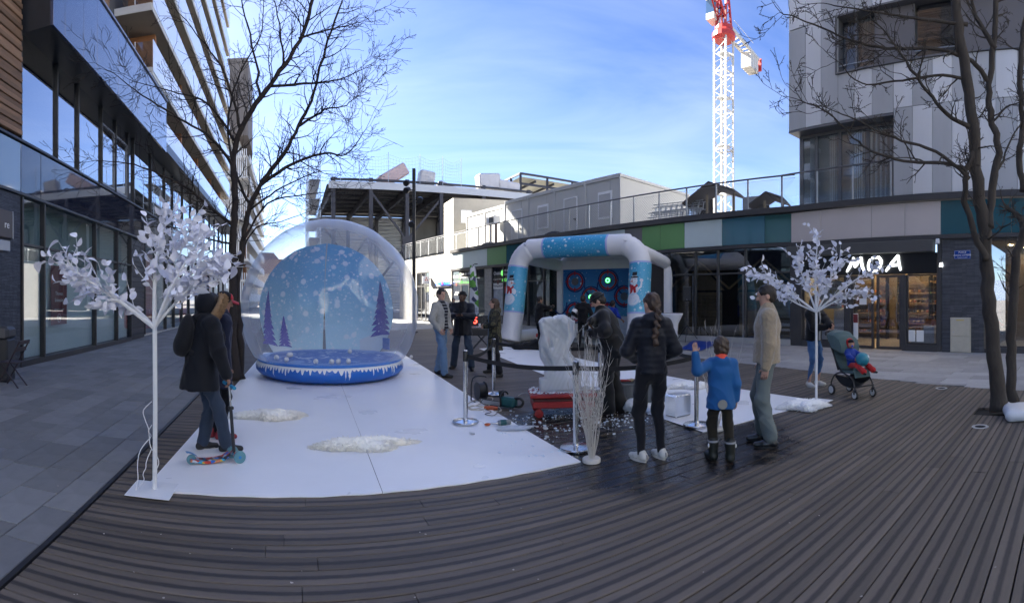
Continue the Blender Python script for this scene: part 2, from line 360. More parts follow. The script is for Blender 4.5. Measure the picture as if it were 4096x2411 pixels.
while t > -1.5:
    w = (.5,.4,.5,.62)[k % 4]; rowsR.append((t-w, t)); t -= w; k += 1
def clipR(s):
    lo = deck_right(s)+.02 if s < 26 else -1.5
    hi = 15.4 if s < 9.8 else 14.87-(s-9.8)*.1913
    return lo, hi
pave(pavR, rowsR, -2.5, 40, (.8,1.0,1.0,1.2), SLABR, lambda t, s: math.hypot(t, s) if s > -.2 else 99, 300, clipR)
# ---- white vinyl mats
def vinyl():
    m = mat('white_vinyl', (.90,.90,.90), .38, var=.03, vscale=1.2, bump=.10, bscale=6, rvar=.14, dirt=.05); return m
VIN = vinyl()
def sheet(name, quad, nu, nv, label, amp=.007):
    (a, b, c, d) = [ST(s_, t_) for t_, s_ in quad]; r2 = random.Random(name+label); ph = [r2.uniform(0, 6) for _ in range(6)]; b_ = B()
    def z(u, v): return .007+amp*(sin(7*u+ph[0])*sin(11*v+ph[1])+.5*sin(23*v+ph[2]+3*u)+.4*sin(17*u-9*v+ph[3]))*.5+amp*.5
    def fn(u, v):
        p = a.lerp(b, u).lerp(d.lerp(c, u), v); e = sin(31*u+ph[4])*.006 if v in (0, 1) else 0
        return (p.x+S2[0]*e, p.y+S2[1]*e, z(u, v))
    b_.grid(fn, nu, nv)
    # edge thickness
    for v0 in range(nu):
        p, q = b_.v[v0], b_.v[v0+1]; b_.quad((p[0],p[1],.0005), (q[0],q[1],.0005), q, p)
    return obj(name, b_, VIN, smooth='all', label=label, cat='floor mat', group='white vinyl sheets laid over the deck')
sheet('vinyl_mat', [(-1.22,4.06),(.77,4.10),(1.2,15.2),(-.78,15.2)], 24, 90, 'left sheet of glossy white vinyl under the snow globe, beside the hooded man')
sheet('vinyl_mat', [(.774,4.10),(2.73,4.15),(3.38,15.2),(1.204,15.2)], 24, 90, 'white vinyl sheet with two fur rugs and a power tool, right of the seam')
sheet('vinyl_mat', [(4.47,4.12),(6.95,3.86),(7.75,15.6),(6.05,15.2)], 24, 90, 'white vinyl sheet running from the right white tree back to the inflatable arch', .003)
# ================================================ buildings on the left side of the street (local x = t, y = s)
def stone_mat(name, c1, c2, sx, sy, axis='YZ', bstr=.9, rough=.7):
    m = mat(name, c1, rough); N, L, p = nodes(m)
    tc = N.new('ShaderNodeTexCoord'); sp = N.new('ShaderNodeSeparateXYZ'); L.new(tc.outputs['Object'], sp.inputs[0]); cb = N.new('ShaderNodeCombineXYZ')
    L.new(sp.outputs['XYZ'.index(axis[0])], cb.inputs[0]); L.new(sp.outputs['XYZ'.index(axis[1])], cb.inputs[1])
    br = N.new('ShaderNodeTexBrick'); br.offset = .37; br.offset_frequency = 2; br.inputs['Scale'].default_value = 1; br.inputs['Mortar Size'].default_value = .003; br.inputs['Brick Width'].default_value = sx; br.inputs['Row Height'].default_value = sy
    br.inputs['Color1'].default_value = (*c1, 1); br.inputs['Color2'].default_value = (*c2, 1); br.inputs['Mortar'].default_value = (*[v*.3 for v in c1], 1); L.new(cb.outputs[0], br.inputs['Vector'])
    nz = N.new('ShaderNodeTexNoise'); nz.inputs['Scale'].default_value = 6; nz.inputs['Detail'].default_value = 6; L.new(tc.outputs['Object'], nz.inputs['Vector'])
    mx = N.new('ShaderNodeMix'); mx.data_type = 'RGBA'; mx.blend_type = 'MULTIPLY'; mx.inputs[0].default_value = .5; L.new(br.outputs[0], mx.inputs[6]); L.new(nz.outputs[0], mx.inputs[7]); L.new(mx.outputs[2], p.inputs['Base Color'])
    ad = N.new('ShaderNodeMath'); ad.operation = 'ADD'; L.new(br.outputs[0], ad.inputs[0]); L.new(nz.outputs[0], ad.inputs[1])
    bm = N.new('ShaderNodeBump'); bm.inputs['Strength'].default_value = bstr; bm.inputs['Distance'].default_value = .03; L.new(ad.outputs[0], bm.inputs['Height']); L.new(bm.outputs[0], p.inputs['Normal']); return m
SLATE = stone_mat('slate_cladding', (.055,.062,.08), (.11,.12,.145), .34, .034)
TIMBER = mat('weathered_timber', (.26,.15,.085), .75, var=.28, vscale=2.2, pvar=.3, bump=.4, bscale=30, stretch=(1,.25,3))
TIMBER2 = mat('orange_timber', (.30,.135,.06), .7, var=.25, vscale=3, pvar=.2, stretch=(1,.3,3))
GREYWOOD = mat('silvered_timber', (.19,.165,.15), .8, var=.25, vscale=2.0, pvar=.25, stretch=(3,3,.15))
GLW = glass('shop_glass', (.74,.82,.82), 0, .18, wav=.5); GLU = glass('upper_glass', (.35,.45,.5), 0, .42, wav=.35); PANELG = mat('black_glass_panel', (.02,.024,.04), .04, spec=1.0, coat=.6)
FASC = mat('blue_black_panel', (.055,.07,.13), .16, spec=1.0, coat=.8, var=.08, vscale=1); SOFF = mat('soffit_dark', (.03,.032,.038), .35, var=.2)
PALEGLASS = mat('pale_blue_panel', (.20,.29,.38), .08, spec=.9, coat=.5)
FILM = mat('window_film', (.72,.80,.80), .6, var=.06, vscale=.8)
LB = empty('shop_building', (0,0,0), SA, 'dark glazed building with slate, timber and a blue-black overhang, left of the plaza', 'building')
X0 = -6.1
obj('slate_wall', B().bx(X0-.4, X0, 2, 10.22, 0, 4.08), SLATE, LB)
o = obj('plinth', B().bx(X0-.3, X0+.025, 10.24, 18.62, 0, .14), DARK, LB)
# band panels above the shops
ps = [2, 6.2, 8.0, 10.24, 11.24, 17.3, 22.0, 27, 32, 37, 42, 47, 50.3]
for a, b in zip(ps, ps[1:]): obj('band_panel', B().cbox((X0-.1, (a+b)/2, 4.76), (.2, b-a-.015, 1.16), .008), PALEGLASS if b < 10.5 else PANELG, LB)
for z in (4.13, 5.40): obj('band_trim', B().cbox((X0-.06, 26, z), (.22, 48.6, .07), .01), DARK, LB)
# shop windows
ms = [10.30, 11.42, 14.93, 17.02, 18.62]
for a, b in zip(ms, ms[1:]):
    for z0, z1 in ((.16, 2.92), (2.98, 4.07)): obj('pane', B().bx(X0-.08, X0-.06, a+.03, b-.03, z0, z1), GLW, LB)
    f = obj('transom', B().cbox((X0-.05, (a+b)/2, 2.95), (.12, b-a-.06, .06), .006), DARK, LB)
for a in ms: obj('mullion', B().cbox((X0-.04, a, 2.1), (.15, .07, 3.95), .008), DARK, LB)
obj('interior_screen', B().bx(X0-.22, X0-.2, 10.3, 18.6, .16, 2.6), FILM, LB); obj('interior_board', B().bx(X0-.45, X0-.4, 10.3, 18.6, 2.62, 4.07), mat('teal_board', (.2,.28,.28), .6, var=.2, vscale=.7), LB)
obj('interior_floor', B().bx(X0-3, X0-.1, 10.3, 36, .02, .1), mat('screed', (.42,.45,.45), .5, var=.1), LB)
# red poster behind the glass
RED = mat('poster_red', (.20,.035,.035), .6, var=.08); CREAM = mat('print_white', (.8,.8,.78), .6)
pst = obj('poster', B().bx(X0-.115, X0-.105, 12.02, 13.0, .92, 2.55), RED, LB)
FR = (R(90), 0, R(90))           # lettering that faces +t
for tx, sz, y, z in (('Thonon', .15, 12.5, 1.78), ('Scionzier', .15, 12.5, 1.60), ('04 50 24 04 / www.o-a.com', .055, 12.5, 1.34), ('OA', .13, 12.5, 1.10)): text('lettering', tx, sz, CREAM, pst, (X0-.100, y, z), FR)
obj('badge_ring', B().tube([(X0-.1, 12.5+.11*cos(a*PI/12), 1.10+.11*sin(a*PI/12)) for a in range(24)], .007, 5, closed=True), CREAM, pst)
# timber plank bay and shops further down the street
for k in range(19): obj('plank', B().cbox((X0-.1, 19.55, .12+.209*k), (.2, 1.8, .2), .012), mat('dark_plank', (.045,.045,.05), .6, var=.2, pvar=.25), LB)
ms2 = [20.5, 22.3, 24.2, 26, 28, 30, 32.5, 35, 37.5, 40, 43, 46, 50]
for k, (a, b) in enumerate(zip(ms2, ms2[1:])):
    obj('pane', B().bx(X0-.08, X0-.06, a+.03, b-.03, .16, 4.07), GLW, LB); obj('mullion', B().cbox((X0-.04, a, 2.1), (.15, .07, 3.95), .008), DARK, LB)
    obj('display_wall', B().bx(X0-1.3, X0-1.2, a, b, 0, 4.0), mat('shop_wall_%d' % (k % 4), ((.5,.48,.44),(.12,.13,.14),(.45,.1,.1),(.55,.55,.55))[k % 4], .6, var=.15, vscale=1.5), LB)
# upper floor windows
mu = [10.26, 12.19, 13.6, 15.52, 16.89, 18.28, 18.99, 21.52, 23.99, 25.74, 28.2, 30.6, 33, 35.5, 38, 40.5, 43, 45.5, 48, 50.3]
for k, (a, b) in enumerate(zip(mu, mu[1:])):
    obj('pane', B().bx(X0-.08, X0-.06, a+.02, b-.02, 5.48, 8.12), GLU, LB); obj('mullion', B().cbox((X0-.04, a, 6.8), (.12, .06, 2.7), .008), DARK, LB)
    if k in (3, 4):     # casement sash
        f = B()
        for y in (a+.09, b-.09): f.bx(X0-.09, X0-.02, y-.035, y+.035, 5.5, 7.55)
        for z in (5.54, 7.52): f.bx(X0-.085, X0-.025, a+.125, b-.125, z-.035, z+.035)
        obj('sash', f, mat('grey_aluminium', (.22,.23,.25), .4, .5), LB)
obj('room_back', B().bx(X0-3.2, X0-3.1, 10.3, 50.3, 5.4, 8.3), mat('room_wall', (.16,.18,.18), .8, var=.3, vscale=.6), LB)
obj('core', B().bx(X0-18, X0-3.25, 2, 50.3, 0, 8.3), mat('plaster_grey', (.3,.3,.3), .9), LB)
# timber cladding, near end
for k in range(44): obj('cladding_board', B().cbox((X0+.02-.03*(k % 2), 6.1, 5.55+.125*k), (.12, 8.2, .118), .012), TIMBER, LB)
obj('cladding_backing', B().bx(X0-.5, X0-.06, 2, 10.22, 5.46, 11), DARK, LB)
# overhanging fascia box
XF = -5.3
fj = [10.37, 11.0, 12.15, 13.1, 14.9, 16.9, 18.1, 19.3, 20.2, 21.13]
for a, b in zip(fj, fj[1:]): obj('fascia_panel', B().cbox((XF-.04, (a+b)/2, 9.12), (.08, b-a-.008, 2.2), .004), FASC, LB)
obj('fascia_end', B().bx(X0-.3, XF-.085, 10.37, 10.45, 8.03, 10.2), SOFF, LB)
obj('fascia_soffit', B().bx(X0-.1, XF-.085, 10.46, 21.12, 8.05, 8.13), SOFF, LB)
obj('fascia_cap', B().cbox((XF-.45, 15.75, 10.26), (1.0, 10.9, .08), .01), mat('grey_capping', (.2,.22,.27), .3, .5), LB)
obj('terrace', B().bx(-7.8, XF-.1, 10.47, 50.3, 8.2, 8.6), SOFF, LB)
# ---- apartment block over the shops
AB = empty('apartment_block', (0,0,0), SA, 'tall apartment block with long white glass balconies above the dark shops', 'building')
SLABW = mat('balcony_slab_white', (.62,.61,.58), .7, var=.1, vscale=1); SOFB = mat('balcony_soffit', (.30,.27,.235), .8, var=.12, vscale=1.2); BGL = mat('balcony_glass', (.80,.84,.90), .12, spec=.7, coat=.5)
obj('wall', B().bx(-20, -7.9, 2, 50.2, 8.62, 33.0), mat('dark_wall', (.10,.095,.09), .8, var=.15), AB)
obj('roof', B().bx(-20.2, -5.9, 1.8, 50.6, 33.0, 33.4), SLABW, AB)
for k in range(8):
    z = 11.70+2.9*(k-1)+(.05 if k else 0); y0 = 21.65 if k else 21.2
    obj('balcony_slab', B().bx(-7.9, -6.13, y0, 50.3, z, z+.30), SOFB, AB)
    obj('slab_edge', B().bx(-6.128, -6.08, y0, 50.32, z-.02, z+.32), SLABW, AB)
    obj('slab_end', B().bx(-7.9, -6.13, y0-.04, y0-.003, z-.02, z+.32), SLABW, AB)
    for j in range(12):
        a = y0+(50.3-y0)*j/12; b = y0+(50.3-y0)*(j+1)/12
        obj('balustrade_panel', B().cbox((-6.06, (a+b)/2, z+.86), (.03, b-a-.012, 1.42), .004), BGL, AB)
    for j, (a, b) in enumerate(((23.6,25.4),(29.5,31.2),(35,36.7),(41,42.6),(46.5,48))):
        obj('timber_panel', B().bx(-7.9, -6.5+.0*j, a, a+.25, z+.31, z+2.84), TIMBER2, AB); obj('window', B().bx(-7.89, -7.84, a+.3, b+2.2, z+.35, z+2.5), GLU, AB)
    fe = obj('end_railing', B().bx(-7.5, -6.1, y0-.03, y0-.01, z+.36, z+1.5), glass('rail_glass', (.5,.55,.6), 0, .1), AB)
    obj('post', B().cbox((-6.9, y0-.02, z+.95), (.04,.04,1.2), .004), WHITE, fe)
for k in range(82):
    z = 10.4+.28*k
    if z < 33: obj('cladding_board', B().cbox((-7.85-.02*(k % 2), 15.6, z), (.16, 10.2, .265), .015), TIMBER, AB)
for k in range(6): obj('window', B().bx(-7.80, -7.75, 17.6, 18.7, 12+2.9*k, 14.1+2.9*k), GLU, AB)
# ---- second block down the street with silvered timber top
CB = empty('timber_tower', ST(71, -5.9), SA, 'far tower with silvered timber top above white slatted balconies', 'building')
obj('wall', B().bx(-12, -1.4, 1.5, 46, 0, 25), mat('cream_wall', (.45,.43,.40), .85), CB)
obj('timber_top', B().prism([(-12,0),(-.0,0),(.0,9),(-2.2,30),(-12,30)], 25, 36), GREYWOOD, CB)
for k in range(19): obj('plank', B().bx(-.6*k-.57, -.6*k-.02, -.06, -.004, 25+(.2 if k % 3 else 4.4), 36.05), GREYWOOD, CB)
for k in range(8):
    z = 1.2+2.95*k
    obj('balcony_slab', B().bx(-12, 0, 0, 46, z+.0, z+.3), SLABW, CB)
    obj('balustrade', B().bx(-.05, 0.02, 3.2, 46, z+.301, z+1.3), mat('balcony_white', (.66,.65,.63), .6), CB)
    s_ = B()
    for j in range(20): s_.bx(-5.6+j*.28, -5.5+j*.28, -.04, .01, z+.302, z+(1.25 if k % 2 else 2.94))
    obj('slat_screen', s_, WHITE, CB, kind='stuff'); obj('timber_panel', B().bx(-1.4, -.9, 6+k, 7.5+k, z+.3, z+2.95), TIMBER2, CB)
    obj('window', B().bx(-1.41, -1.36, 10, 20, z+.4, z+2.5), GLU, CB)
# ---- unseen building and ground behind the viewer, pale to bounce sun; mirrored in glass
RBD = empty('facing_building', ST(-18, 0), SA, 'sunlit cream building behind the viewer, mirrored in the glass', 'building'); obj('wall', B().bx(-6, 26, -9, 0, 0, 19), mat('cream_render', (.74,.71,.64), .85, var=.05, vscale=.6), RBD); obj('roof', B().prism([(-9.3,19),(.4,19),(-4.4,22.5)], -6.4, 26.4, 0, Matrix(((0,0,1),(1,0,0),(0,1,0)))), mat('slate_roof', (.1,.1,.11), .8), RBD)
for i in range(9):
    for j in range(5): w = obj('window', B().bx(-4.2+3.4*i, -2.9+3.4*i, -.05, .03, 2.2+3.4*j, 4.1+3.4*j), GLU, RBD); obj('sill', B().bx(-4.35+3.4*i, -2.75+3.4*i, .0, .16, 2.08+3.4*j, 2.18+3.4*j), WHITE, w)
obj('forecourt', B().quad(ST(-18,-12,-.03), ST(-18,26,-.03), ST(-3.2,26,-.03), ST(-3.2,-12,-.03)), mat('forecourt_stone', (.55,.53,.49), .85, var=.08, vscale=1), kind='structure')
# ================================================ buildings on the right (local x = into the building, y = up the street)
PANA = mat('silver_cladding', (.72,.72,.72), .42, .2, var=.05, vscale=1.2, pvar=.05, dirt=.10, stretch=(1,1,.2)); PANB = mat('grey_cladding', (.48,.485,.49), .42, .2, var=.05, vscale=1.2, pvar=.06, dirt=.12, stretch=(1,1,.2))
COPE = mat('dark_coping', (.075,.072,.072), .5, .3, var=.1); BEIGE = mat('beige_panel', (.55,.49,.46), .5, var=.05, vscale=1); TEAL = mat('teal_glass_panel', (.02,.105,.135), .12, spec=.8, coat=.5, var=.05)
GRN1 = mat('dark_green_glass', (.008,.07,.05), .1, spec=.8, coat=.5); GRN2 = mat('leaf_green_panel', (.12,.27,.09), .3, spec=.6, var=.06, vscale=1); PALEP = mat('pale_green_panel', (.55,.63,.62), .35, var=.04); GREYP = mat('grey_panel', (.16,.15,.15), .5)
SLATE2 = stone_mat('slate_cladding_right', (.075,.078,.09), (.13,.135,.15), .38, .04); WBRICK = stone_mat('white_split_stone', (.50,.485,.45), (.40,.39,.365), .42, .05, bstr=.6)
DGL = glass('dark_shop_glass', (.5,.52,.54), 0, .10, wav=.4); LOGG = glass('loggia_glass', (.7,.74,.76), 0, .10, wav=.5); WARM = mat('warm_lamp', (1,.8,.5), .5, emit=(1,.72,.38), estr=45)
CONC = mat('concrete', (.42,.41,.39), .85, var=.15, vscale=1.5, bump=.1); FRAMEG = mat('grey_frame', (.17,.17,.175), .45, .4)
TW = empty('corner_tower', ST(0, 14.9), SA, 'silver and grey panel clad tower above a shoe shop on the right', 'building')
js = [9.6,8.91,8.29,7.64,7.03,6.4,5.66,5.02,4.37,3.74,3.09,2.38,1.72,1.05,.4,-.3,-1,-1.7,-2.4,-3.1]
tone = [1,0,1,0,1,0,1,0,1,0,0,1,0,0,1,0,1,0,0]
def panel(a, b, z0, z1, m_, name='cladding_panel', d=.05, x=0, par=None): return obj(name, B().cbox((x+d/2, (a+b)/2, (z0+z1)/2), (d, abs(a-b)-.014, z1-z0-.014), .005), m_, par or TW)
for k, (a, b) in enumerate(zip(js, js[1:])):
    M1, M2 = (PANB, PANA) if tone[k] else (PANA, PANB)
    if a <= 5.67: panel(a, b, 4.92, 7.7, M1)
    if a <= 7.65: panel(a, b, 7.7 if a <= 5.67 else 7.58, 9.14, M2)
    else: panel(a, b, 7.58, 11.1, M1)
    panel(a, b, 11.12, 14.6, M1 if k % 3 else M2); panel(a, b, 14.62, 18.2, M2)
obj('wall', B().bx(.7, 14, -3.2, 9.58, 4.92, 22), CONC, TW); obj('side_wall', B().bx(.052, .7, 9.5, 9.6, 7.58, 22), PANB, TW)
obj('wall_core', B().bx(.06, .69, -3.2, 9.49, 11.14, 18), CONC, TW); obj('wall_base', B().bx(.06, .69, -3.2, 5.6, 4.92, 9.1), CONC, TW)
obj('soffit', B().bx(.0, 1.0, 5.67, 9.6, 7.50, 7.57), FRAMEG, TW)
# recessed strip window
obj('window_surround', B().bx(-.06, .5, -3.2, 7.72, 9.145, 9.20).bx(-.06, .5, -3.2, 7.72, 11.05, 11.11).bx(-.06, .5, 7.66, 7.72, 9.2, 11.05), FRAMEG, TW)
w = obj('window', B().bx(.30, .32, 6.42, 7.6, 9.25, 11.0), DGL, TW); obj('curtain', B().grid(lambda u, v: (.45+.03*sin(u*30), 6.45+.5*u, 9.22+1.8*v), 30, 2), mat('grey_curtain', (.4,.42,.42), .8), w)
obj('rail', B().tube([(.1, 6.4, 9.45), (.1, 7.65, 9.45)], .02, 6), GALV, w); obj('frame_bar', B().bx(.24, .33, 7.05, 7.12, 9.2, 11.04).bx(.24, .33, 6.36, 6.42, 9.2, 11.04), FRAMEG, w)
panel(6.35, 5.0, 9.21, 11.04, GREYP, 'infill_panel', .04, .2); panel(3.65, -.2, 9.21, 11.04, GREYP, 'infill_panel', .04, .2)
w = obj('window', B().bx(.30, .32, 3.7, 4.95, 9.25, 11.0), DGL, TW); obj('blind', B().grid(lambda u, v: (.40+.01*sin(v*90), 3.7+1.25*u, 9.9+1.1*v), 2, 40), mat('brown_blind', (.2,.17,.15), .6), w)
obj('rail', B().tube([(.1, 3.68, 9.45), (.1, 4.97, 9.45)], .02, 6), GALV, w)
# loggia glazing under the overhang
ys = [9.4, 8.8, 7.86, 6.8, 5.72]; CUR = mat('pale_curtain', (.7,.72,.72), .8, var=.1)
for k, (a, b) in enumerate(zip(ys, ys[1:])):
    w = obj('window', B().bx(.58, .6, b+.05, a-.05, 5.0, 7.42), LOGG, TW)
    obj('window_frame', B().bx(.55, .64, a-.06, a+.05, 4.93, 7.5).bx(.55, .64, b+.051, a-.061, 4.93, 5.02).bx(.55, .64, b+.051, a-.061, 7.4, 7.5), FRAMEG, w)
    obj('curtain', B().grid(lambda u, v, a=a, b=b, k=k: (.70+.04*sin(u*34+k), b+.06+(a-b)*(.45 if k != 3 else .9)*u, 4.95+2.5*v), 40, 2), CUR, w)
obj('window_frame', B().bx(.55, .64, 5.66, 5.77, 4.93, 7.5), FRAMEG, TW); obj('side_pane', B().bx(.6, 3.0, 9.38, 9.4, 4.95, 7.48), LOGG, TW); obj('room_back', B().bx(2.9, 3.0, 5.6, 9.3, 4.93, 7.5), mat('room_dark', (.10,.105,.11), .8, var=.3, vscale=.8), TW)
# ---- ground floor: shop front
for k, (a, b, m_) in enumerate(((9.5,8.3,BEIGE),(8.3,6.42,BEIGE),(6.42,5.27,BEIGE),(5.27,4.1,BEIGE),(4.1,1.9,TEAL),(1.9,-.3,TEAL),(-.3,-3,TEAL))): panel(a, b, 3.62, 4.67, m_, 'band_panel', .06)
obj('coping', B().cbox((.1, 3.2, 4.79), (.5, 12.9, .2), .01), COPE, TW); obj('lintel', B().cbox((.05, 3.2, 3.545), (.3, 12.9, .13), .01), COPE, TW)
SH = empty('shoe_shop', ST(0, 14.9), SA, 'dark shop front with glowing white MOA letters over its doors', 'shop front')
obj('pillar', B().cbox((.1, 9.28, 1.74), (.3, .47, 3.46), .01), COPE, SH); obj('pillar', B().cbox((.1, 4.14, 1.74), (.3, .12, 3.46), .01), COPE, SH); obj('pillar', B().cbox((.1, 7.27, 1.2), (.25, .2, 2.4), .01), COPE, SH); obj('pillar', B().cbox((.1, 5.3, 1.2), (.25, .13, 2.4), .01), COPE, SH)
obj('shutter_box', B().cbox((-.02, 6.95, 3.28), (.34, 5.3, .38), .02), mat('shutter_grey', (.09,.088,.085), .45, var=.08), SH); obj('camera', B().cbox((-.15, 4.15, 3.40), (.1,.12,.16), .02), WHITE, SH)
obj('sign_board', B().bx(.0, .12, 4.22, 9.03, 2.42, 3.08), mat('sign_black', (.012,.012,.013), .35), SH)
SIGN = mat('lit_letter', (1,1,1), .5, emit=(.95,1,1), estr=1.6)
# brush-style letters, built as flat strokes
def stroke(pts, w): return B().tube([(0, p[0], p[1]) for p in pts], [.5*w*(.75+.35*sin(PI*i/(len(pts)-1))) for i in range(len(pts))], 8, flat=1)
def letter(strokes, y0, z0, w):
    b = B()
    for st_ in strokes:
        q = []
        for (a, c), (d, e) in zip(st_, st_[1:]): q += [(lerp(a, d, k/5), lerp(c, e, k/5)) for k in range(5)]
        q.append(st_[-1]); pts = [(y0-x, z0+z) for x, z in q]; t_ = stroke(pts, w); b.add([(x*.35, y, z) for x, y, z in t_.v], t_.f)
    return obj('letter', b, SIGN, SH, (-.05, 0, 0), smooth=True)
letter([[(0,0),(.12,.18),(.25,.46)],[(.25,.46),(.3,.14)],[(.3,.14),(.52,.47)],[(.52,.47),(.55,.2),(.62,.02)]], 7.29, 2.53, .075)
letter([[(.0,.2),(.06,.36),(.2,.46),(.38,.45),(.46,.33),(.42,.15),(.28,.03),(.12,.0),(.02,.08),(.0,.2)]], 6.52, 2.52, .08)
letter([[(0,0),(.2,.25),(.42,.5)],[(.42,.5),(.44,.25),(.5,.02)],[(.12,.17),(.3,.19),(.47,.19)]], 5.90, 2.52, .075)
letter([[(.0,0),(.03,.12)],[(.03,.12),(.05,.02)],[(.05,.02),(.08,.12),(.09,0)]], 4.12, 2.62, .03)
# windows and doors
def framed(parent, a, b, z0, z1, g, name='pane', fr=.05, x=.06, fm=COPE):
    o = obj(name, B().bx(x, x+.02, min(a,b)+fr, max(a,b)-fr, z0+fr, z1-fr), g, parent); lo, hi = min(a,b), max(a,b)
    obj('frame', B().bx(x-.03, x+.05, lo, lo+fr, z0, z1).bx(x-.03, x+.05, hi-fr, hi, z0, z1).bx(x-.028, x+.048, lo+fr, hi-fr, z0, z0+fr).bx(x-.028, x+.048, lo+fr, hi-fr, z1-fr, z1), fm, o); return o
framed(SH, 9.04, 7.38, .2, 2.41, DGL); framed(SH, 5.23, 4.2, .2, 2.41, DGL); obj('sill', B().bx(-.05,.2,7.38,9.04,0,.195), COPE, SH); obj('sill', B().bx(-.05,.2,4.2,5.23,0,.195), COPE, SH)
for a, b, x in ((7.16,6.36,.06),(6.24,5.37,.02)):
    d = framed(SH, a, b, .03, 2.4, DGL, 'door', .08, x); obj('handle', B().tube([(x-.06, b+.16, .9), (x-.06, b+.16, 1.5)], .014, 6), STEEL, d)
obj('shop_floor', B().bx(.15, 6, 4.1, 9.4, .0, .03), mat('shop_floor', (.3,.27,.24), .4, var=.1), SH); obj('shop_ceiling', B().bx(.15, 6, 4.1, 9.4, 2.95, 3.05), mat('shop_ceiling', (.25,.24,.23), .8), SH); obj('back_wall', B().bx(4.4, 4.5, 4.1, 9.4, 0.03, 2.95), mat('shop_back', (.34,.27,.2), .7, var=.3, vscale=1.6), SH); [obj('party_wall', B().bx(.2, 4.4, a, a+.08, .03, 2.95), mat('shop_side', (.3,.28,.26), .7), SH) for a in (9.41, 4.02)]
for k in range(10): obj('ceiling_lamp', B().lathe([(.07,0),(.07,.03)], 10, (1.2+1.7*(k % 2), 4.6+.95*(k//2), 2.91)), WARM, SH)
rs = random.Random(5); LEATH = [mat('leather_%d' % i, c, .5) for i, c in enumerate(((.35,.14,.05),(.12,.05,.03),(.45,.35,.25),(.05,.05,.06),(.5,.2,.14)))]
for q, (x, a, b) in enumerate(((3.9,9.2,7.4),(3.9,6.9,5.6),(3.9,5.4,4.3),(2.4,8.9,8.2),(2.4,5.1,4.4))):
    sh = empty('display_shelf', ST(0, 14.9), SA, ('tall shelf of shoes at the back left of the shop', 'shoe shelf seen through the shop doors', 'shelf of bags at the back behind the right shop window', 'free-standing shoe rack behind the left shop window', 'rack of shoes behind the right shop window')[q], 'shelf', 'shelves inside the shoe shop')
    for k in range(6): obj('shelf_board', B().bx(x-.18, x+.18, b, a, .25+.4*k, .28+.4*k), mat('shelf_wood', (.3,.2,.12), .6), sh)
    for y in (a, b): obj('upright', B().bx(x-.17, x+.17, y-.015, y+.015, .03, 2.5), BLACKM, sh)
    for k in range(5):
        y = b+.08
        while y < a-.12: obj('shoe', B().cbox((x-.05+rs.uniform(-.03,.03), y, .33+.4*k+.02), (.2, .09, .1), .03), LEATH[rs.randrange(5)], sh); y += rs.uniform(.13, .24)
# plinths and bags in the windows
for x, y, h, w_, lab in ((.42,4.55,.75,.36,'white display plinth with orange bags, right shop window'),(.40,4.95,.5,.42,'low white plinth with two notices in the right shop window'),(.5,7.75,1.3,.4,'tall white plinth with a coral shoe, left shop window'),(.45,8.4,.62,.4,'low white plinth near the left edge of the shop window')):
    pl = obj('plinth', B().cbox((0,0,h/2+.03), (w_, w_, h), .008), WHITE, None, ST(y, 14.9+x), SA, label=lab, cat='plinth', group='plinths in the shop window')
BAGM = LEATH[0]
for y, x, z, c, lab in ((4.62,.42,.78,0,'tan handbag with round handle on the tall right plinth'),(4.48,.46,.78,4,'orange handbag beside the tan one on the plinth'),(4.95,.40,.53,0,'small flat orange bag on the low plinth')):
    bg_ = empty('handbag', ST(y, 14.9+x, z), SA, lab, 'bag', 'bags in the shop window'); obj('bag_body', B().cbox((0,0,.1), (.09,.2,.2), .03), LEATH[c], bg_); obj('handle', B().tube([(0, .06*cos(a*PI/8), .2+.09*sin(a*PI/8)) for a in range(9)], .008, 6), LEATH[c], bg_)
sh_ = empty('high_top_shoe', ST(7.75, 14.9+.5, 1.33), SA, 'coral high-top shoe on the tall white plinth', 'shoe'); obj('upper', B().cbox((0,-.03,.05), (.09,.26,.07), .03).cbox((0,.06,.12),(.085,.1,.12),.03), LEATH[4], sh_); obj('sole', B().cbox((0,-.03,.01),(.1,.28,.02),.008), WHITE, sh_)
# notices on the glass
for a, z0, w_, h, lab, tx in ((5.05,.26,.22,.36,'white notice in the right shop window, left of two','AVIS'),(4.78,.26,.24,.36,'white notice in the right shop window, right of two','INFOS'),(6.72,1.42,.26,.2,'small pale notice at eye level on the shop door','')):
    n_ = obj('notice', B().bx(-.004, .004, -w_/2, w_/2, 0, h), CREAM, None, ST(a, 14.9+.045 if a < 6 else 14.9+.0, z0+.03), SA, label=lab, cat='notice')
pk = empty('parcel_sticker', ST(7.0, 14.93, .3), SA, 'white and red sticker strip low on the left shop door', 'sticker'); obj('strip', B().bx(0,.003,-.09,.09,0,.85), CREAM, pk); obj('red_box', B().bx(-.003,-.0005,-.08,.08,.55,.83), RED, pk)
bn = obj('sale_banner', B().bx(0,.006,-.42,.42,0,.95), mat('banner_pale', (.7,.68,.62), .6), None, ST(8.0, 14.9+.16, 1.3), SA, label='pale sale banner hanging inside the left shop window', cat='banner')
for tx, sz, z, m_ in (('ARTICLES', .13, .78, RED), ('ACHETÉS', .15, .58, mat('yellow_print', (.6,.45,.05), .6)), ('OFFERT', .15, .14, mat('magenta_print', (.5,.05,.12), .6))): text('lettering', tx, sz, m_, bn, (-.004, 0, z), (R(90), 0, R(-90)))
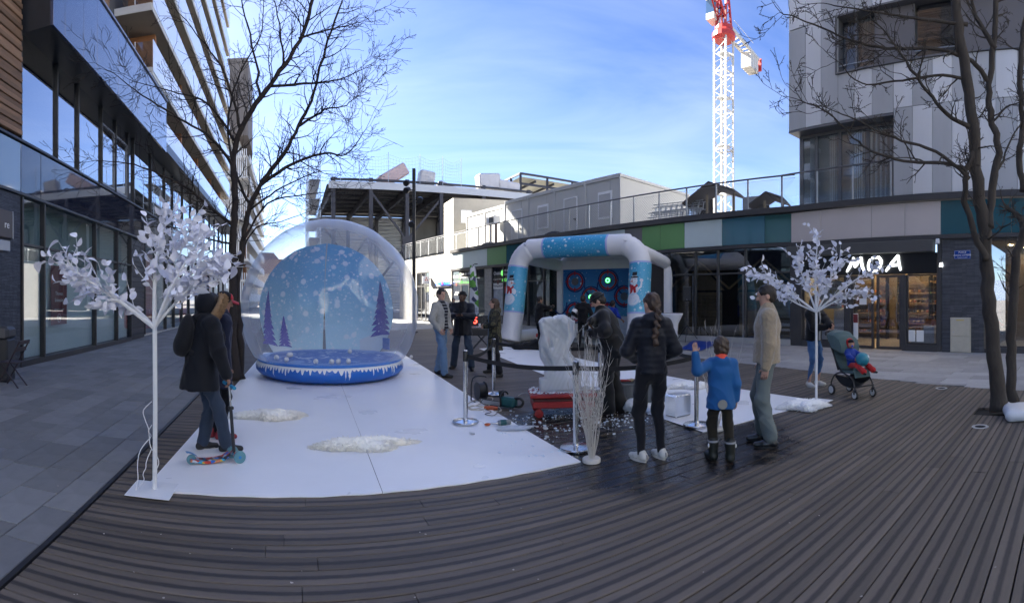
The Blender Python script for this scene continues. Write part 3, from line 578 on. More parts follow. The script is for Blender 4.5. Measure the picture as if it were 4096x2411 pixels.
# slate pier, plaque, meter box
obj('slate_pier', B().bx(0, .4, 2.75, 4.07, 0, 3.47), SLATE2, TW)
pq = empty('street_plaque', ST(3.405, 14.88, 2.985), SA, 'blue enamel street plaque on the dark slate pier', 'sign'); BLUEE = mat('enamel_blue', (.012,.05,.28), .25, coat=.5)
obj('plate', B().cbox((0,0,0), (.015,.52,.27), .006), BLUEE, pq); obj('border', B().bx(-.0115,-.0085,-.245,.245,.115,.12).bx(-.0115,-.0085,-.245,.245,-.12,-.115).bx(-.0115,-.0085,-.245,-.24,-.1148,.1148).bx(-.0115,-.0085,.24,.245,-.1148,.1148), CREAM, pq)
for tx, sz, z in (('PLACE', .085, .07), ('Antoine LUMIÈRE', .075, -.015), ('Grand-père du cinéma', .035, -.085)): text('lettering', tx, sz, CREAM, pq, (-.0095, 0, z), (R(90), 0, R(-90)), .001)
mb = empty('meter_cabinet', ST(3.46, 14.88, 0), SA, 'cream two-door meter cabinet on the slate pier', 'cabinet'); CRM = mat('cream_cabinet', (.58,.53,.42), .5, var=.06, dirt=.15, vscale=4)
obj('case', B().cbox((.0,0,.53), (.1,.64,1.07), .01), CRM, mb); obj('door', B().cbox((-.06,0,.77), (.03,.60,.54), .008), CRM, mb); obj('door', B().cbox((-.06,0,.25), (.03,.60,.46), .008), CRM, mb); obj('lock', B().lathe([(.02,0),(.02,.012)], 10, (-.076,.2,.62), 0, Matrix.Rotation(-PI/2,3,'Y')), GALV, mb); obj('label_strip', B().bx(-.078,-.0755,-.12,.12,.97,1.0), mat('yellow_label', (.6,.45,.1), .5), mb)
# last bay at the right edge
o = framed(TW, 2.7, .9, .15, 3.47, DGL, 'window', .06, .06); o = framed(TW, .9, -1.2, .15, 3.47, DGL, 'window', .06, .06); obj('sill', B().bx(-.03,.2,-1.2,2.72,0,.145), COPE, TW)
obj('bay_floor', B().bx(.25,5,-1.2,2.7,0,.03), CONC, TW); obj('bay_back', B().bx(4.4,4.5,-1.2,2.7,0.03,3.4), mat('bay_back', (.25,.22,.2), .7, var=.3, vscale=1), TW); obj('bay_ceiling', B().bx(.25,5,-1.2,2.7,3.41,3.47), CONC, TW)
for k in range(4): obj('ceiling_lamp', B().lathe([(.05,0),(.05,.02)], 10, (1.4+.9*k, 2.1-.4*(k % 2), 3.385)), WARM, TW)
# ================================================ long low wing
wa = ST(9.8, 14.85); wb = ST(31.5, 10.7); wd = (wb-wa).normalized(); WRZ = math.atan2(-wd.x, wd.y)
def WP(k, x, z=0): v = wa+wd*k+Vector((cos(WRZ), sin(WRZ), 0))*x; return Vector((v.x, v.y, z))
WG = empty('low_wing', wa, WRZ, 'long low shop wing with green, teal and pale panels under a roof terrace', 'building')
wp = [(-.33,.72,GRN1),(.72,2.51,TEAL),(2.51,4.21,PALEP),(4.21,5.4,GRN2),(5.4,6.36,GRN2),(6.36,7.32,GREYP),(7.32,9.6,PALEP),(9.6,11.5,PALEP),(11.5,12.6,GRN2),(12.6,14.6,TEAL),(14.6,16.05,TEAL),(16.05,18.02,GRN2),(18.02,21.24,PALEP),(21.24,22.3,PALEP)]
for a, b, m_ in wp: panel(b, a, 3.64, 4.66, m_, 'band_panel', .06, 0, WG)
obj('coping', B().cbox((.1, 10.98, 4.79), (.5, 22.7, .21), .01), COPE, WG); obj('lintel', B().cbox((.05, 11.0, 3.56), (.3, 22.6, .13), .01), COPE, WG)
obj('terrace', B().bx(.1, 26, -.3, 31.5, 4.5, 4.68), CONC, WG); obj('back_wall', B().bx(6, 6.2, -.3, 31, 0, 4.49), mat('store_dark', (.05,.048,.045), .9, var=.3), WG); obj('wing_floor', B().bx(.2, 6, -.3, 31, .0, .05), mat('store_floor', (.1,.1,.1), .5), WG)
wm = [-.3, 1.52, 2.7, 3.71, 5.0, 6.3, 7.6, 8.9, 10.2, 11.5, 12.8, 14.1, 15.2, 16.35, 17.5]
for a, b in zip(wm, wm[1:]):
    for z0, z1 in ((.22, 2.56), (2.62, 3.49)): obj('pane', B().bx(.06, .08, a+.035, b-.035, z0, z1), DGL, WG)
    obj('transom', B().cbox((.06, (a+b)/2, 2.59), (.12, b-a-.075, .06), .006), COPE, WG)
for a in wm: obj('mullion', B().cbox((.06, a, 1.85), (.14, .07, 3.27), .006), COPE, WG); 
for a in (1.6, 2.62, 3.8): obj('light_bar', B().bx(-.02, .0, a-.012, a+.012, .25, 2.54), GALV, WG)
obj('sill', B().bx(-.08, .2, -.3, 22.3, 0, .2), CONC, WG)
obj('pier', B().bx(0, .4, 17.53, 18.29, .2, 3.49), WBRICK, WG)
for a, b in ((18.3, 19.3), (19.3, 20.1), (20.1, 21.11), (21.11, 22.28)): framed(WG, a, b, .2, 2.6, DGL); framed(WG, a, b, 2.62, 3.49, DGL)
obj('white_stone_wall', B().bx(0, .5, 22.32, 25.6, 0, 4.75).bx(0, .5, 27.75, 31, 0, 4.75).bx(.0, .5, 25.6, 27.75, 3.64, 4.75), WBRICK, WG)
for a, b in ((25.62, 26.3), (26.3, 27.0), (27.0, 27.73)): framed(WG, a, b, .05, 2.6, DGL, 'door'); framed(WG, a, b, 2.62, 3.62, DGL)
# timber chalet parts stored behind the glass
PINE = mat('pine_board', (.30,.22,.12), .7, var=.2, pvar=.15, vscale=2)
for k0, lab in ((.6,'pine market chalet stored behind the dark glass, beside the shoe shop'),(3.6,'pine market chalet stored behind the dark glass, right of the arch')):
    ch = empty('stored_chalet', WP(k0, 1.6), WRZ, lab, 'chalet', 'chalets stored behind the glass')
    for j in range(12): obj('plank', B().cbox((0, .9, .2+.15*j), (.04, 2.2, .142), .01), PINE, ch)
    obj('gable', B().prism([(-.3,2.0),(2.1,2.0),(.9,3.1)], -.03, .03, 0, Matrix(((0,0,1),(1,0,0),(0,1,0)))), PINE, ch)
    for sg in (-1, 1): obj('rafter', B().bar((-.12, .9, 3.25), (-.12, .9+sg*1.5, 2.05), .1, .06), PINE, ch)
    wn = B()
    for j in range(4): wn.bx(-.05,-.022,.5+.25*j,.53+.25*j,.9,1.7)
    for j in range(4): wn.bx(-.048,-.024,.5,1.28,.9+.26*j,.93+.26*j)
    obj('lattice_window', wn, PINE, ch)
# agency lettering and posters behind the glass
AG = empty('agency_graphics', WP(0,.02), WRZ, 'white lettering and posters on the dark agency windows behind the arch', 'graphics')
GRNP = mat('glow_print_green', (.12,.5,.1), .5, emit=(.12,.5,.1), estr=.3); RF = (R(90), 0, R(-90))  # green print is given a faint glow of its own colour
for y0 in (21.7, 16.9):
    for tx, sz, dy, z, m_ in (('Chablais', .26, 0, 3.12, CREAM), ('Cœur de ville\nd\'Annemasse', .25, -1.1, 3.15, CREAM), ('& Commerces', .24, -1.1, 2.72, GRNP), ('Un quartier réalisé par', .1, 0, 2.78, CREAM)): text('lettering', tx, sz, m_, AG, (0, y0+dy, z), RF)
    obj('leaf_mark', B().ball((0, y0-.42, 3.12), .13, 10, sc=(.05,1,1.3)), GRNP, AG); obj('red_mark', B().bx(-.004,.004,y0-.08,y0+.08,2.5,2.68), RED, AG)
text('lettering', 'ESPACE\nDE VENTE', .16, CREAM, AG, (0, 21.6, 2.0), RF); text('lettering', 'Un quartier réalisé par', .13, CREAM, AG, (0, 10.85, 3.15), RF); text('lettering', '', .1, CREAM, AG, (0,0,0), RF)
PHOTO = mat('poster_photo', (.35,.38,.42), .6, var=.5, vscale=4); REDP = mat('poster_bright_red', (.45,.04,.04), .5)
for y0, z0, h, w_, m_ in ((19.7,.9,1.9,1.0,PHOTO),(16.9,.7,1.5,1.0,PHOTO),(10.7,1.9,.8,1.0,PHOTO),(10.7,.4,1.3,1.0,REDP)): obj('poster', B().bx(.035,.045,y0-w_/2,y0+w_/2,z0,z0+h), m_, AG)
for y0, z0, h in ((15.75,1.95,.4),(10.7,2.7,.3)): obj('poster_head', B().bx(.02,.03,y0-.5,y0+.5,z0,z0+h), REDP, AG); text('lettering', 'SKYLINE', .2, CREAM, AG, (.015, y0, z0+h/2), RF)
obj('poster_head', B().bx(.02,.03,16.4,17.4,2.22,2.55), CREAM, AG); text('lettering', 'DERNIER PANORAMIQUE\nDU CHABLAIS PARC', .085, mat('print_black', (.02,.02,.02), .6), AG, (.015, 16.9, 2.38), RF)
obj('notice_sheet', B().bx(.02,.03,19.3,20.0,.3,1.6), CREAM, AG)
# bank signs
sg = empty('bank_sign', WP(25.45, -.35, 3.0), WRZ, 'square white projecting bank sign with red emblem on the sunlit stone wall', 'sign'); obj('box', B().cbox((0,0,0), (.55,.12,.55), .02), WHITE, sg); obj('bracket', B().bar((.28,0,.1),(.36,0,.1),.05), BLACKM, sg)
for a in (0, 120, 240):
    c = Vector((.09*sin(R(a)), 0, .05+.09*cos(R(a)))); obj('emblem', B().ball((c.x, -.062, c.z), .065, 10, sc=(1,.08,.7), M=Matrix.Rotation(R(a), 3, 'Y')), REDP, sg)
text('lettering', 'Crédit Mutuel', .075, BLUEE, sg, (0,-.063,-.18), (R(90),0,0), .001)
s2 = empty('bank_fascia', WP(23.4, -.12, 2.72), WRZ, 'blue illuminated bank lettering with a red dot on the white stone wall', 'sign'); obj('rail', B().bx(.02,.1,-.95,.95,-.26,-.2), BLACKM, s2)
text('lettering', 'Crédit', .36, mat('lit_blue', (.02,.1,.7), .4, emit=(.03,.15,1), estr=.5), s2, (0, .5, 0), RF, .02); text('lettering', 'Mutuel', .36, MATS['lit_blue'], s2, (0, -.55, 0), RF, .02); obj('emblem', B().ball((0,-.02,.03), .16, 12, sc=(.2,1,1)), REDP, s2)
aw = empty('cash_machine_canopy', WP(23.9, -.3, 2.0), WRZ, 'small black canopy and lamp below the blue bank lettering', 'canopy'); obj('hood', B().prism([(-.3,0),(.25,0),(.25,.35),(.1,.35)], -.7, .7, 0, Matrix(((1,0,0),(0,0,1),(0,1,0)))), BLACKM, aw); obj('lamp', B().cbox((0,0,-.12), (.3,.5,.08), .02), WHITE, aw)
# terrace railing
RL = empty('terrace_railing', wa, WRZ, 'steel mesh railing along the roof terrace', 'railing'); MESHM = mat('rail_mesh', (.35,.36,.36), .5, .5)
kk = [.11+1.362*i for i in range(-7, 23)]
pts = []
for k in kk:
    if k < -.3: continue
    obj('post', B().cbox((.14, k, 5.46), (.05,.06,1.15), .006), GALV, RL)
obj('handrail', B().tube([(.1, -.4, 6.05), (.1, 31, 6.05)], .032, 8), FRAMEG, RL); obj('lower_cable', B().tube([(.14, -.4, 5.95), (.14, 31, 5.95)], .006, 5), GALV, RL)
ms_ = B(); n = int(31.4/.12)
for i in range(-9, n):
    for sgn in (1, -1):
        a0 = -.4+.12*i; y0_, y1_ = (a0, a0+1.0) if sgn > 0 else (a0+1.0, a0)
        if min(y0_, y1_) < -.42 or max(y0_, y1_) > 31.1: continue
        ms_.bar((.14, y0_, 4.95), (.14, y1_, 5.94), .0055)
obj('wire_mesh', ms_, MESHM, RL, kind='stuff')
RT = empty('tower_railing', ST(0, 14.9), SA, 'steel mesh railing in front of the tower loggia', 'railing')
obj('handrail', B().tube([(.0, 5.7, 6.05), (.0, 9.9, 6.05)], .03, 8), FRAMEG, RT)
for y in (5.75, 7.1, 8.45): obj('post', B().cbox((.03, y, 5.46), (.05,.06,1.15), .006), GALV, RT)
obj('panel_glass', B().bx(.02,.03,5.8,9.85,4.97,5.95), glass('clear_rail', (.9,.93,.93), 0, .02), RT)
# ================================================ on the terrace
CONT = mat('container_white', (.54,.54,.52), .5, var=.04, vscale=1, dirt=.06); CONT2 = mat('container_frame', (.52,.52,.51), .5)
desc = ['container unit with shuttered window at the right corner of the terrace row', 'container unit with grey door next to the corner unit', 'container unit with shuttered window in the middle of the row', 'container unit with door at the edge of the sunlight', 'sunlit container unit with an air conditioner', 'sunlit plain container unit at the left end of the row']
ke = [8.9, 11.32, 13.68, 16.0, 18.35, 20.6, 22.9]
for i, (a, b) in enumerate(zip(ke, ke[1:])):
    h = 2.97 if i < 4 else 2.8; c = empty('site_container', WP(a, 1.5, 4.69), WRZ, 'pale grey '+desc[i], 'container', 'site containers on the terrace'); w = b-a
    obj('body', B().bx(.04, 6.0, .06, w-.06, .1, h-.16), CONT, c)
    for y in (.04, w-.04): obj('corner_post', B().cbox((.04, y, h/2), (.1, .1, h), .015), CONT2, c)
    obj('top_rail', B().cbox((.03, w/2, h-.1), (.1, w-.2, .2), .015), CONT2, c); obj('base_rail', B().cbox((.03, w/2, .07), (.1, w-.2, .14), .015), CONT2, c)
    obj('roof', B().bx(.0, 6.05, 0.005, w-.005, h-.155, h-.02), CONT2, c)
    obj('seam', B().bx(.025,.042,w*.28,w*.28+.012,.14,h-.2), CONT2, c)
    if i in (0, 2):
        f = obj('window', B().cbox((.03, w*.42, 1.55), (.05, .95, 1.35), .01), WHITE, c); sl = B()
        for k in range(18): sl.box((-.005, w*.42, 1.02+.062*k), (.02, .76, .05), M=Matrix.Rotation(.35, 3, 'Y'))
        obj('shutter', sl, CONT2, f, kind='stuff')
    if i in (1, 3):
        f = obj('door', B().cbox((.02, w*.45, 1.18), (.06, .92, 2.05), .01), CONT, c); obj('door_frame', B().bx(-.01,.05,w*.45-.52,w*.45-.47,.1,2.28).bx(-.01,.05,w*.45+.47,w*.45+.52,.1,2.28).bx(-.01,.05,w*.45-.47,w*.45+.47,2.22,2.28), WHITE, f); obj('handle', B().bx(-.07,-.03,w*.45-.42,w*.45-.28,1.1,1.13).bx(-.05,.0,w*.45-.42,w*.45-.39,1.02,1.15), BLACKM, f)
ac = empty('air_conditioner', WP(18.9, 1.05, 4.69), WRZ, 'white air conditioner on a brown stand against the sunlit container', 'air conditioner'); obj('case', B().cbox((0,0,1.85), (.5,.85,.5), .02), WHITE, ac)
for k in range(3): obj('grille', B().bx(-.262,-.252,-.38+.17*k,-.25+.17*k,1.65,2.03), BLACKM, ac)
obj('side_grille', B().bx(-.2,.2,.428,.436,1.66,2.05), BLACKM, ac)
for y in (-.3, .3): obj('stand_leg', B().cbox((0,y,.8), (.12,.12,1.6), .01), mat('brown_post', (.12,.07,.06), .7), ac)
C0, C1, C2 = AZ(1813, 36), AZ(1964, 36.6), AZ(1776, 38.3); C1 = C0+(C1-C0)*1.6
bl = empty('plant_room', C0, 0, 'tall sunlit cream rendered block with a small window, behind the railing', 'building'); RENDW = mat('stained_render', (.52,.49,.42), .85, var=.1, vscale=.9, dirt=.22)
q = [(0,0), tuple((C1-C0).xy), tuple((C1+C2-2*C0).xy), tuple((C2-C0).xy)]; obj('wall', B().prism(q, 0, 8.93), RENDW, bl); u = (C1-C0).normalized(); nrm = Vector((u.y, -u.x, 0))
f = B(); ang = math.atan2(u.y, u.x); cw = u*.95+nrm*.01; f.box((cw.x, cw.y, 7.6), (.8, .06, .95), ang); w = obj('window', f, WHITE, bl); cp = u*.95+nrm*.05
for sg_ in (-1, 1): obj('pane', B().box((cp.x+u.x*.19*sg_, cp.y+u.y*.19*sg_, 7.6), (.32, .02, .8), ang), GLU, w)
pil = empty('ladder_pile', WP(5.6, 1.0, 4.69), WRZ, 'pile of aluminium ladders and scaffold frames on the terrace', 'ladders'); r5 = random.Random(9)
for k in range(7):
    y0 = -1.4+r5.uniform(-.2,.2); z = .12+.11*k; tl = r5.uniform(-.02,.09); lb = B()
    for e in (0, .34): lb.bar((.1*k-.2+e*.3, y0, z+e), (.1*k-.2+e*.3, y0+2.6, z+e+tl*2), .05, .03)
    for j in range(9): lb.bar((.1*k-.2, y0+.15+.28*j, z+tl*.2*j), (.1*k-.1, y0+.15+.28*j, z+.34+tl*.2*j), .03)
    obj('ladder', lb, GALV, pil)
SHED = mat('shed_board', (.06,.045,.04), .8, var=.3, pvar=.2, vscale=2)
for k0, x0, sc_, lab in ((3.75,1.9,1.0,'dark timber shed with pitched roof on the terrace, open in front'),(1.25,1.9,.62,'small dark pitched roof low behind the terrace edge')):
    sd = empty('site_shed', WP(k0, x0, 4.69), WRZ+R(12), lab, 'shed', 'sheds on the terrace')
    obj('roof', B().prism([(-1.3*sc_,.95*sc_),(-.15*sc_,1.75*sc_),(.95*sc_,1.35*sc_),(.95*sc_,1.27*sc_),(-.15*sc_,1.66*sc_),(-1.3*sc_,.87*sc_)], -.9, .9, 0, Matrix(((0,0,1),(-1,0,0),(0,1,0)))), SHED, sd)
    for j in range(5): obj('wall_board', B().cbox((.1, .35*sc_+.16*j*sc_, .55*sc_), (.05, .15*sc_, 1.3*sc_), .01), SHED, sd)
    for y in (.3, -.85): obj('post', B().cbox((-.6, y*sc_, .6*sc_), (.09,.09,1.3*sc_), .01), PINE, sd)
sd = empty('metal_sheet_stack', WP(2.35, 2.3, 4.69), WRZ, 'stack of ribbed steel sheets beside the timber shed', 'sheets')
for k in range(6): obj('sheet', B().cbox((.06*k, -.1, .62), (.03,1.1,1.2-.02*k), .005), GALV, sd)
for k0, lab in ((18.2,'small black folded cover by the railing below the air conditioner'),(12.3,'flat black cover at the terrace edge above the arch')):
    obj('folded_cover', B().lathe([(.55,0),(.5,.06),(.2,.17),(0.001,.2)], 8), PLAST, None, WP(k0, .35, 4.9), WRZ, label=lab, cat='cover')
# ================================================ unfinished steel hall
ST_ = mat('painted_steel', (.055,.055,.065), .5, .3, var=.1); DECKU = mat('metal_decking', (.17,.165,.15), .5, .5, var=.12); CORR = mat('bright_corrugated', (.62,.64,.66), .28, .85, var=.06, vscale=.5)
HA = empty('steel_hall', ST(51.2, 0), SA, 'unfinished steel frame hall with open roof and bright corrugated wall', 'building')
ct = [4.5, 8.4, 12.25, 16.0, 20.9, 26.5]
for t_ in ct:
    obj('column', B().cbox((t_, 0, 7.1), (.42,.42,14.2), .03), ST_, HA); obj('column', B().cbox((t_-.6, 15, 6.5), (.42,.42,13), .03), ST_, HA)
    obj('rafter', B().bar((t_, .3, 13.0), (t_-.6, 15, 12.55), .3, .75), ST_, HA)
obj('edge_beam', B().bx(4.2, 27, -.15, .15, 13.9, 14.1), ST_, HA); obj('roof_edge', B().bx(4.0, 27.5, -.3, -.16, 13.0, 13.75), mat('roof_edge_white', (.6,.62,.64), .5), HA)
dk = B(); dk.grid(lambda u, v: (3.8+23.6*u, -.15+16*v, 13.42-.45*v+.05*(1 if int(u*160) % 2 else -1)), 160, 2); obj('roof_deck', dk, DECKU, HA)
for k in range(7): obj('purlin', B().bx(4.2, 27, 1.2+2.2*k, 1.35+2.2*k, 12.98-.06*k, 13.22-.06*k), ST_, HA)
obj('corrugated_wall', B().grid(lambda u, v: (3.6+12.6*u, 15.3+.06*sin(v*PI*2*34), .2+12.5*v), 1, 34*6), CORR, HA, smooth='all'); obj('concrete_wall', B().bx(16.3, 27, 15.2, 15.5, 0, 12.75), mat('raw_concrete', (.2,.195,.18), .9, var=.25, vscale=.5), HA)
for a, b, za, zb in ((8.5,12.2,12.7,7.9),(16,12.3,12.4,7.9),(12.3,8.4,7.4,2.5),(12.2,16,7.4,2.5),(8.4,10.5,7.9,5.2)): obj('brace', B().bar((a, .05, za), (b, .05, zb), .22), ST_, HA)
for a, b, za, zb in ((3.9,8,12,6.5),(11.8,8,12,6.5),(8,11.8,6,1)): obj('brace', B().bar((a, 14.8, za), (b, 14.8, zb), .22), ST_, HA)
obj('brace_plate', B().cbox((12.25, -.24, 7.65), (1.1,.04,1.2), .02), ST_, HA)
for t_ in (5.2,7.2,10.2,13.6,16.1,18.2): obj('net_post', B().tube([(t_, -.3, 13.7), (t_, -.3, 16.9)], .03, 5), GALV, HA)
nb = B()
for a, b in zip((5.2,7.2,10.2,13.6,16.1), (7.2,10.2,13.6,16.1,18.2)):
    for k in range(7):
        z = 14.3+.4*k; nb.tube([(lerp(a,b,u/6), -.3, z-.4*sin(PI*u/6)*(k/6)) for u in range(7)], .008, 3)
    for k in range(10): y = lerp(a,b,(k+.5)/10); nb.tube([(y,-.3,14.2),(y,-.3,16.6-.38*sin(PI*(k+.5)/10))], .006, 3)
obj('safety_net', nb, GALV, HA, kind='stuff')
INS = mat('insulation_wrap', (.62,.60,.60), .4, var=.15, vscale=1.5); 
def bundle(x, t_, y, z, d, rot, lab, m_):
    b = B().cbox((0,0,0), d, .14); 
    return obj('insulation_bundle', b, m_, None, ST(51.2+y, t_, z), (rot[0], rot[1], SA+rot[2]), smooth=True, label=lab, cat='bundle', group='wrapped bundles on the hall roof')
STR = mat('striped_wrap', (.68,.5,.47), .4, var=.3, vscale=2, stretch=(1,1,9))
bundle(0, 10.9, 1.0, 14.75, (3.3,1.6,1.35), (0,R(-32),.1), 'red-striped white bundle tipped up on the hall roof', STR)
bundle(0, 14.6, 1.0, 14.5, (1.7,1.4,1.9), (0,R(8),0), 'rounded white bundle behind the lamp post head', INS)
bundle(0, 16.9, 1.2, 14.0, (1.9,1.2,.7), (0,R(16),0), 'low grey bundle with round holes on the hall roof', INS)
bundle(0, 21.9, 1.0, 14.9, (2.6,1.5,1.7), (0,R(-6),0), 'large white wrapped bundle at the right of the hall roof', INS); bundle(0, 24.2, 1.0, 14.5, (2.8,1.5,1.2), (0,R(5),0), 'wrapped bundle of hollow blocks beside the large white one', INS)
# scaffold at the hall's left end
SC = empty('scaffold', ST(51.5, 3.0), SA, 'tubular scaffold tower at the left end of the steel hall', 'scaffold')
for x in (-1.0, .2):
    for y in (0, 2.5, 5, 7.5, 10): obj('standard', B().tube([(x, y, 0), (x, y, 16.2-(y*.12))], .035, 5), GALV, SC)
for z in np.arange(2, 16.1, 1.0):
    for x in (-1.0, .2): obj('ledger', B().tube([(x, 0, z), (x, 10, z-.6*(z > 15))], .025, 5), GALV, SC)
    for y in (0, 2.5): obj('transom', B().tube([(-1.0, y, z), (.2, y, z)], .025, 5), GALV, SC)
for z in (6, 8, 10, 12, 14.0): obj('platform', B().bx(-.95, .15, 0, 10, z-.05, z), GALV, SC)
# second roof further back
UH = empty('upper_roof_frame', AZ(2082, 72), 0, 'open steel roof frame rising behind the white containers', 'building'); p0 = AZ(2082,72); pl_ = AZ(1976,80)-p0; pr_ = AZ(2310,77.8)-p0; OFFW = mat('roof_underside', (.5,.5,.42), .7, var=.1)
def seg(name, a, b, w, h, m_=None): obj(name, B().bar(a, b, w, h), m_ or ST_, UH)
for za in (19.75, 18.3): seg('edge_beam', Vector((0,0,za)), pl_+Vector((0,0,za)), .25, .3); seg('edge_beam', Vector((0,0,za)), pr_*1.25+Vector((0,0,za)), .25, .3)
for v in (Vector(), pl_*.33, pl_*.66, pl_, pr_*.45, pr_*.9, pr_*1.25): obj('column', B().bar(v+Vector((0,0,10)), v+Vector((0,0,19.7)), .35), ST_ if v.length < .1 or v.dot(pr_) > 0 else WHITE, UH)
obj('roof_sheet', B().quad(Vector((0,0,19.3)), pr_*1.25+Vector((0,0,19.3)), pr_*1.25+pl_*1.2+Vector((0,0,18.9)), pl_*1.2+Vector((0,0,18.9))), OFFW, UH)
for u_ in (.2,.45,.7,.95): seg('joist', pr_*u_*1.25+Vector((0,0,18.9)), pr_*u_*1.25+pl_+Vector((0,0,18.6)), .2, .35)
obj('parapet', B().quad(pl_*.9+Vector((0,0,15)), Vector((0,0,15)), Vector((0,0,16.6)), pl_*.9+Vector((0,0,16.6))), DECKU, UH); obj('floor_edge', B().bar(pl_*1.1+Vector((0,0,15)), Vector((0,0,15)), .4, .5).bar(Vector((0,0,15)), pr_*1.2+Vector((0,0,15)), .4, .5), ST_, UH)
# ================================================ tower crane
CRW = mat('crane_white', (.52,.50,.45), .5, var=.06); CRR = mat('crane_red', (.42,.035,.03), .45, var=.1)
CR = empty('tower_crane', AZ(2895, 57), R(33), 'white lattice tower crane with red slewing head and counterweights', 'crane'); hw = .78
for x in (-hw, hw):
    for y in (-hw, hw): obj('mast_leg', B().cbox((x, y, 15.6), (.2,.2,31.2), .02), CRW, CR)
lat = B(); k = 0; z = 1.0
while z < 31:
    for i in range(4):
        cs = [(-hw,-hw),(hw,-hw),(hw,hw),(-hw,hw)]; a, b = cs[i], cs[(i+1) % 4]
        if k % 2: a, b = b, a
        lat.bar((*a, z), (*b, z+1.1), .06); 
        if k % 4 == 0: lat.bar((*a, z), (*b, z), .12)
    z += 1.1; k += 1
obj('lattice', lat, CRW, CR, kind='stuff')
ld = B()
for x in (-.2,.2): ld.bar((x,0,.5),(x,0,31),.05)
for k in range(60): ld.bar((-.2,0,.7+.5*k),(.2,0,.7+.5*k),.03)
obj('ladder', ld, CRW, CR)
for z in (8, 13.5, 19, 24.5, 29.5): obj('platform', B().bx(-.7,.7,-.7,.7,z,z+.06), GALV, CR)
obj('slewing_ring', B().lathe([(1.0,31.0),(1.35,31.3),(1.35,31.8),(1.05,32.2),(1.05,32.6)], 16), CRR, CR)
up = AZ(2895,57); jd = (AZ(3020,65)-up); jd.z = 0; jd.normalize(); jl = Matrix.Rotation(-R(33), 3, 'Z')@jd; side = Vector((-jl.y, jl.x, 0))
hd = B()
for sg_ in (-.55,.55):
    a = side*sg_; hd.bar(a-jl*.7+Vector((0,0,32.5)), a-jl*.3+Vector((0,0,37.5)), .22); hd.bar(a+jl*.9+Vector((0,0,32.5)), a-jl*.2+Vector((0,0,37.5)), .2)
    for k in range(5): hd.bar(a-jl*(.7-.08*k)+Vector((0,0,32.6+k)), a+jl*(.9-.22*(k+1))+Vector((0,0,33.6+k)), .1); hd.bar(a-jl*(.7-.08*k)+Vector((0,0,32.6+k)), -a-jl*(.7-.08*k)+Vector((0,0,32.6+k)), .1)
obj('head_frame', hd, CRR, CR)
cj = B()
for sg_ in (-.6,.6): cj.bar(side*sg_+jl*.8+Vector((0,0,32.8)), side*sg_+jl*8.8+Vector((0,0,32.6)), .22, .35); cj.bar(side*sg_+jl*1.5+Vector((0,0,34)), side*sg_+jl*7+Vector((0,0,33.9)), .04)
for k in range(9): cj.bar(side*-.6+jl*(.9+.95*k)+Vector((0,0,32.7)), side*.6+jl*(1.8+.8*k)+Vector((0,0,32.7)), .12)
obj('counter_jib', cj, CRW, CR)
for k in range(4): c = jl*(6.3+.62*k)+Vector((0,0,31.6)); obj('counterweight', B().box(c, (1.3,.55,1.9), math.atan2(jl.y,jl.x)+PI/2), CRW, CR)
c = jl*9+Vector((0,0,32.0)); obj('tail_frame', B().box(c, (1.7,.2,1.6), math.atan2(jl.y,jl.x)+PI/2), CRR, CR)
cb = -side*1.0*(1 if (Matrix.Rotation(R(33),3,'Z')@side).x > 0 else -1)-jl*.7; CABG = glass('cab_glass', (.25,.45,.4), 0, .15)
cabo = obj('cab', B().box(cb+Vector((0,0,33.5)), (1.0,1.5,.7), math.atan2(jl.y,jl.x)+PI/2), CRW, CR); obj('cab_glazing', B().box(cb+Vector((0,0,34.6)), (1.0,1.5,1.5), math.atan2(jl.y,jl.x)+PI/2), CABG, cabo); obj('cab_roof', B().box(cb+Vector((0,0,35.4)), (1.05,1.6,.1), math.atan2(jl.y,jl.x)+PI/2), CRW, cabo)
jb = B(); jbd = (-jl*.62+Vector((0,0,.78))).normalized(); j0 = -jl*.5+Vector((0,0,33.2)); prv = None
for k in range(15):
    c = j0+jbd*(1.2*k); tri = [c+side*.5, c-side*.5, c+jbd.cross(side)*-.9]
    if prv:
        for a, b in zip(prv, tri): jb.bar(a, b, .14)
        jb.bar(prv[0], tri[1], .08); jb.bar(prv[1], tri[2], .08); jb.bar(prv[2], tri[0], .08)
    prv = tri
obj('jib', jb, CRR, CR)
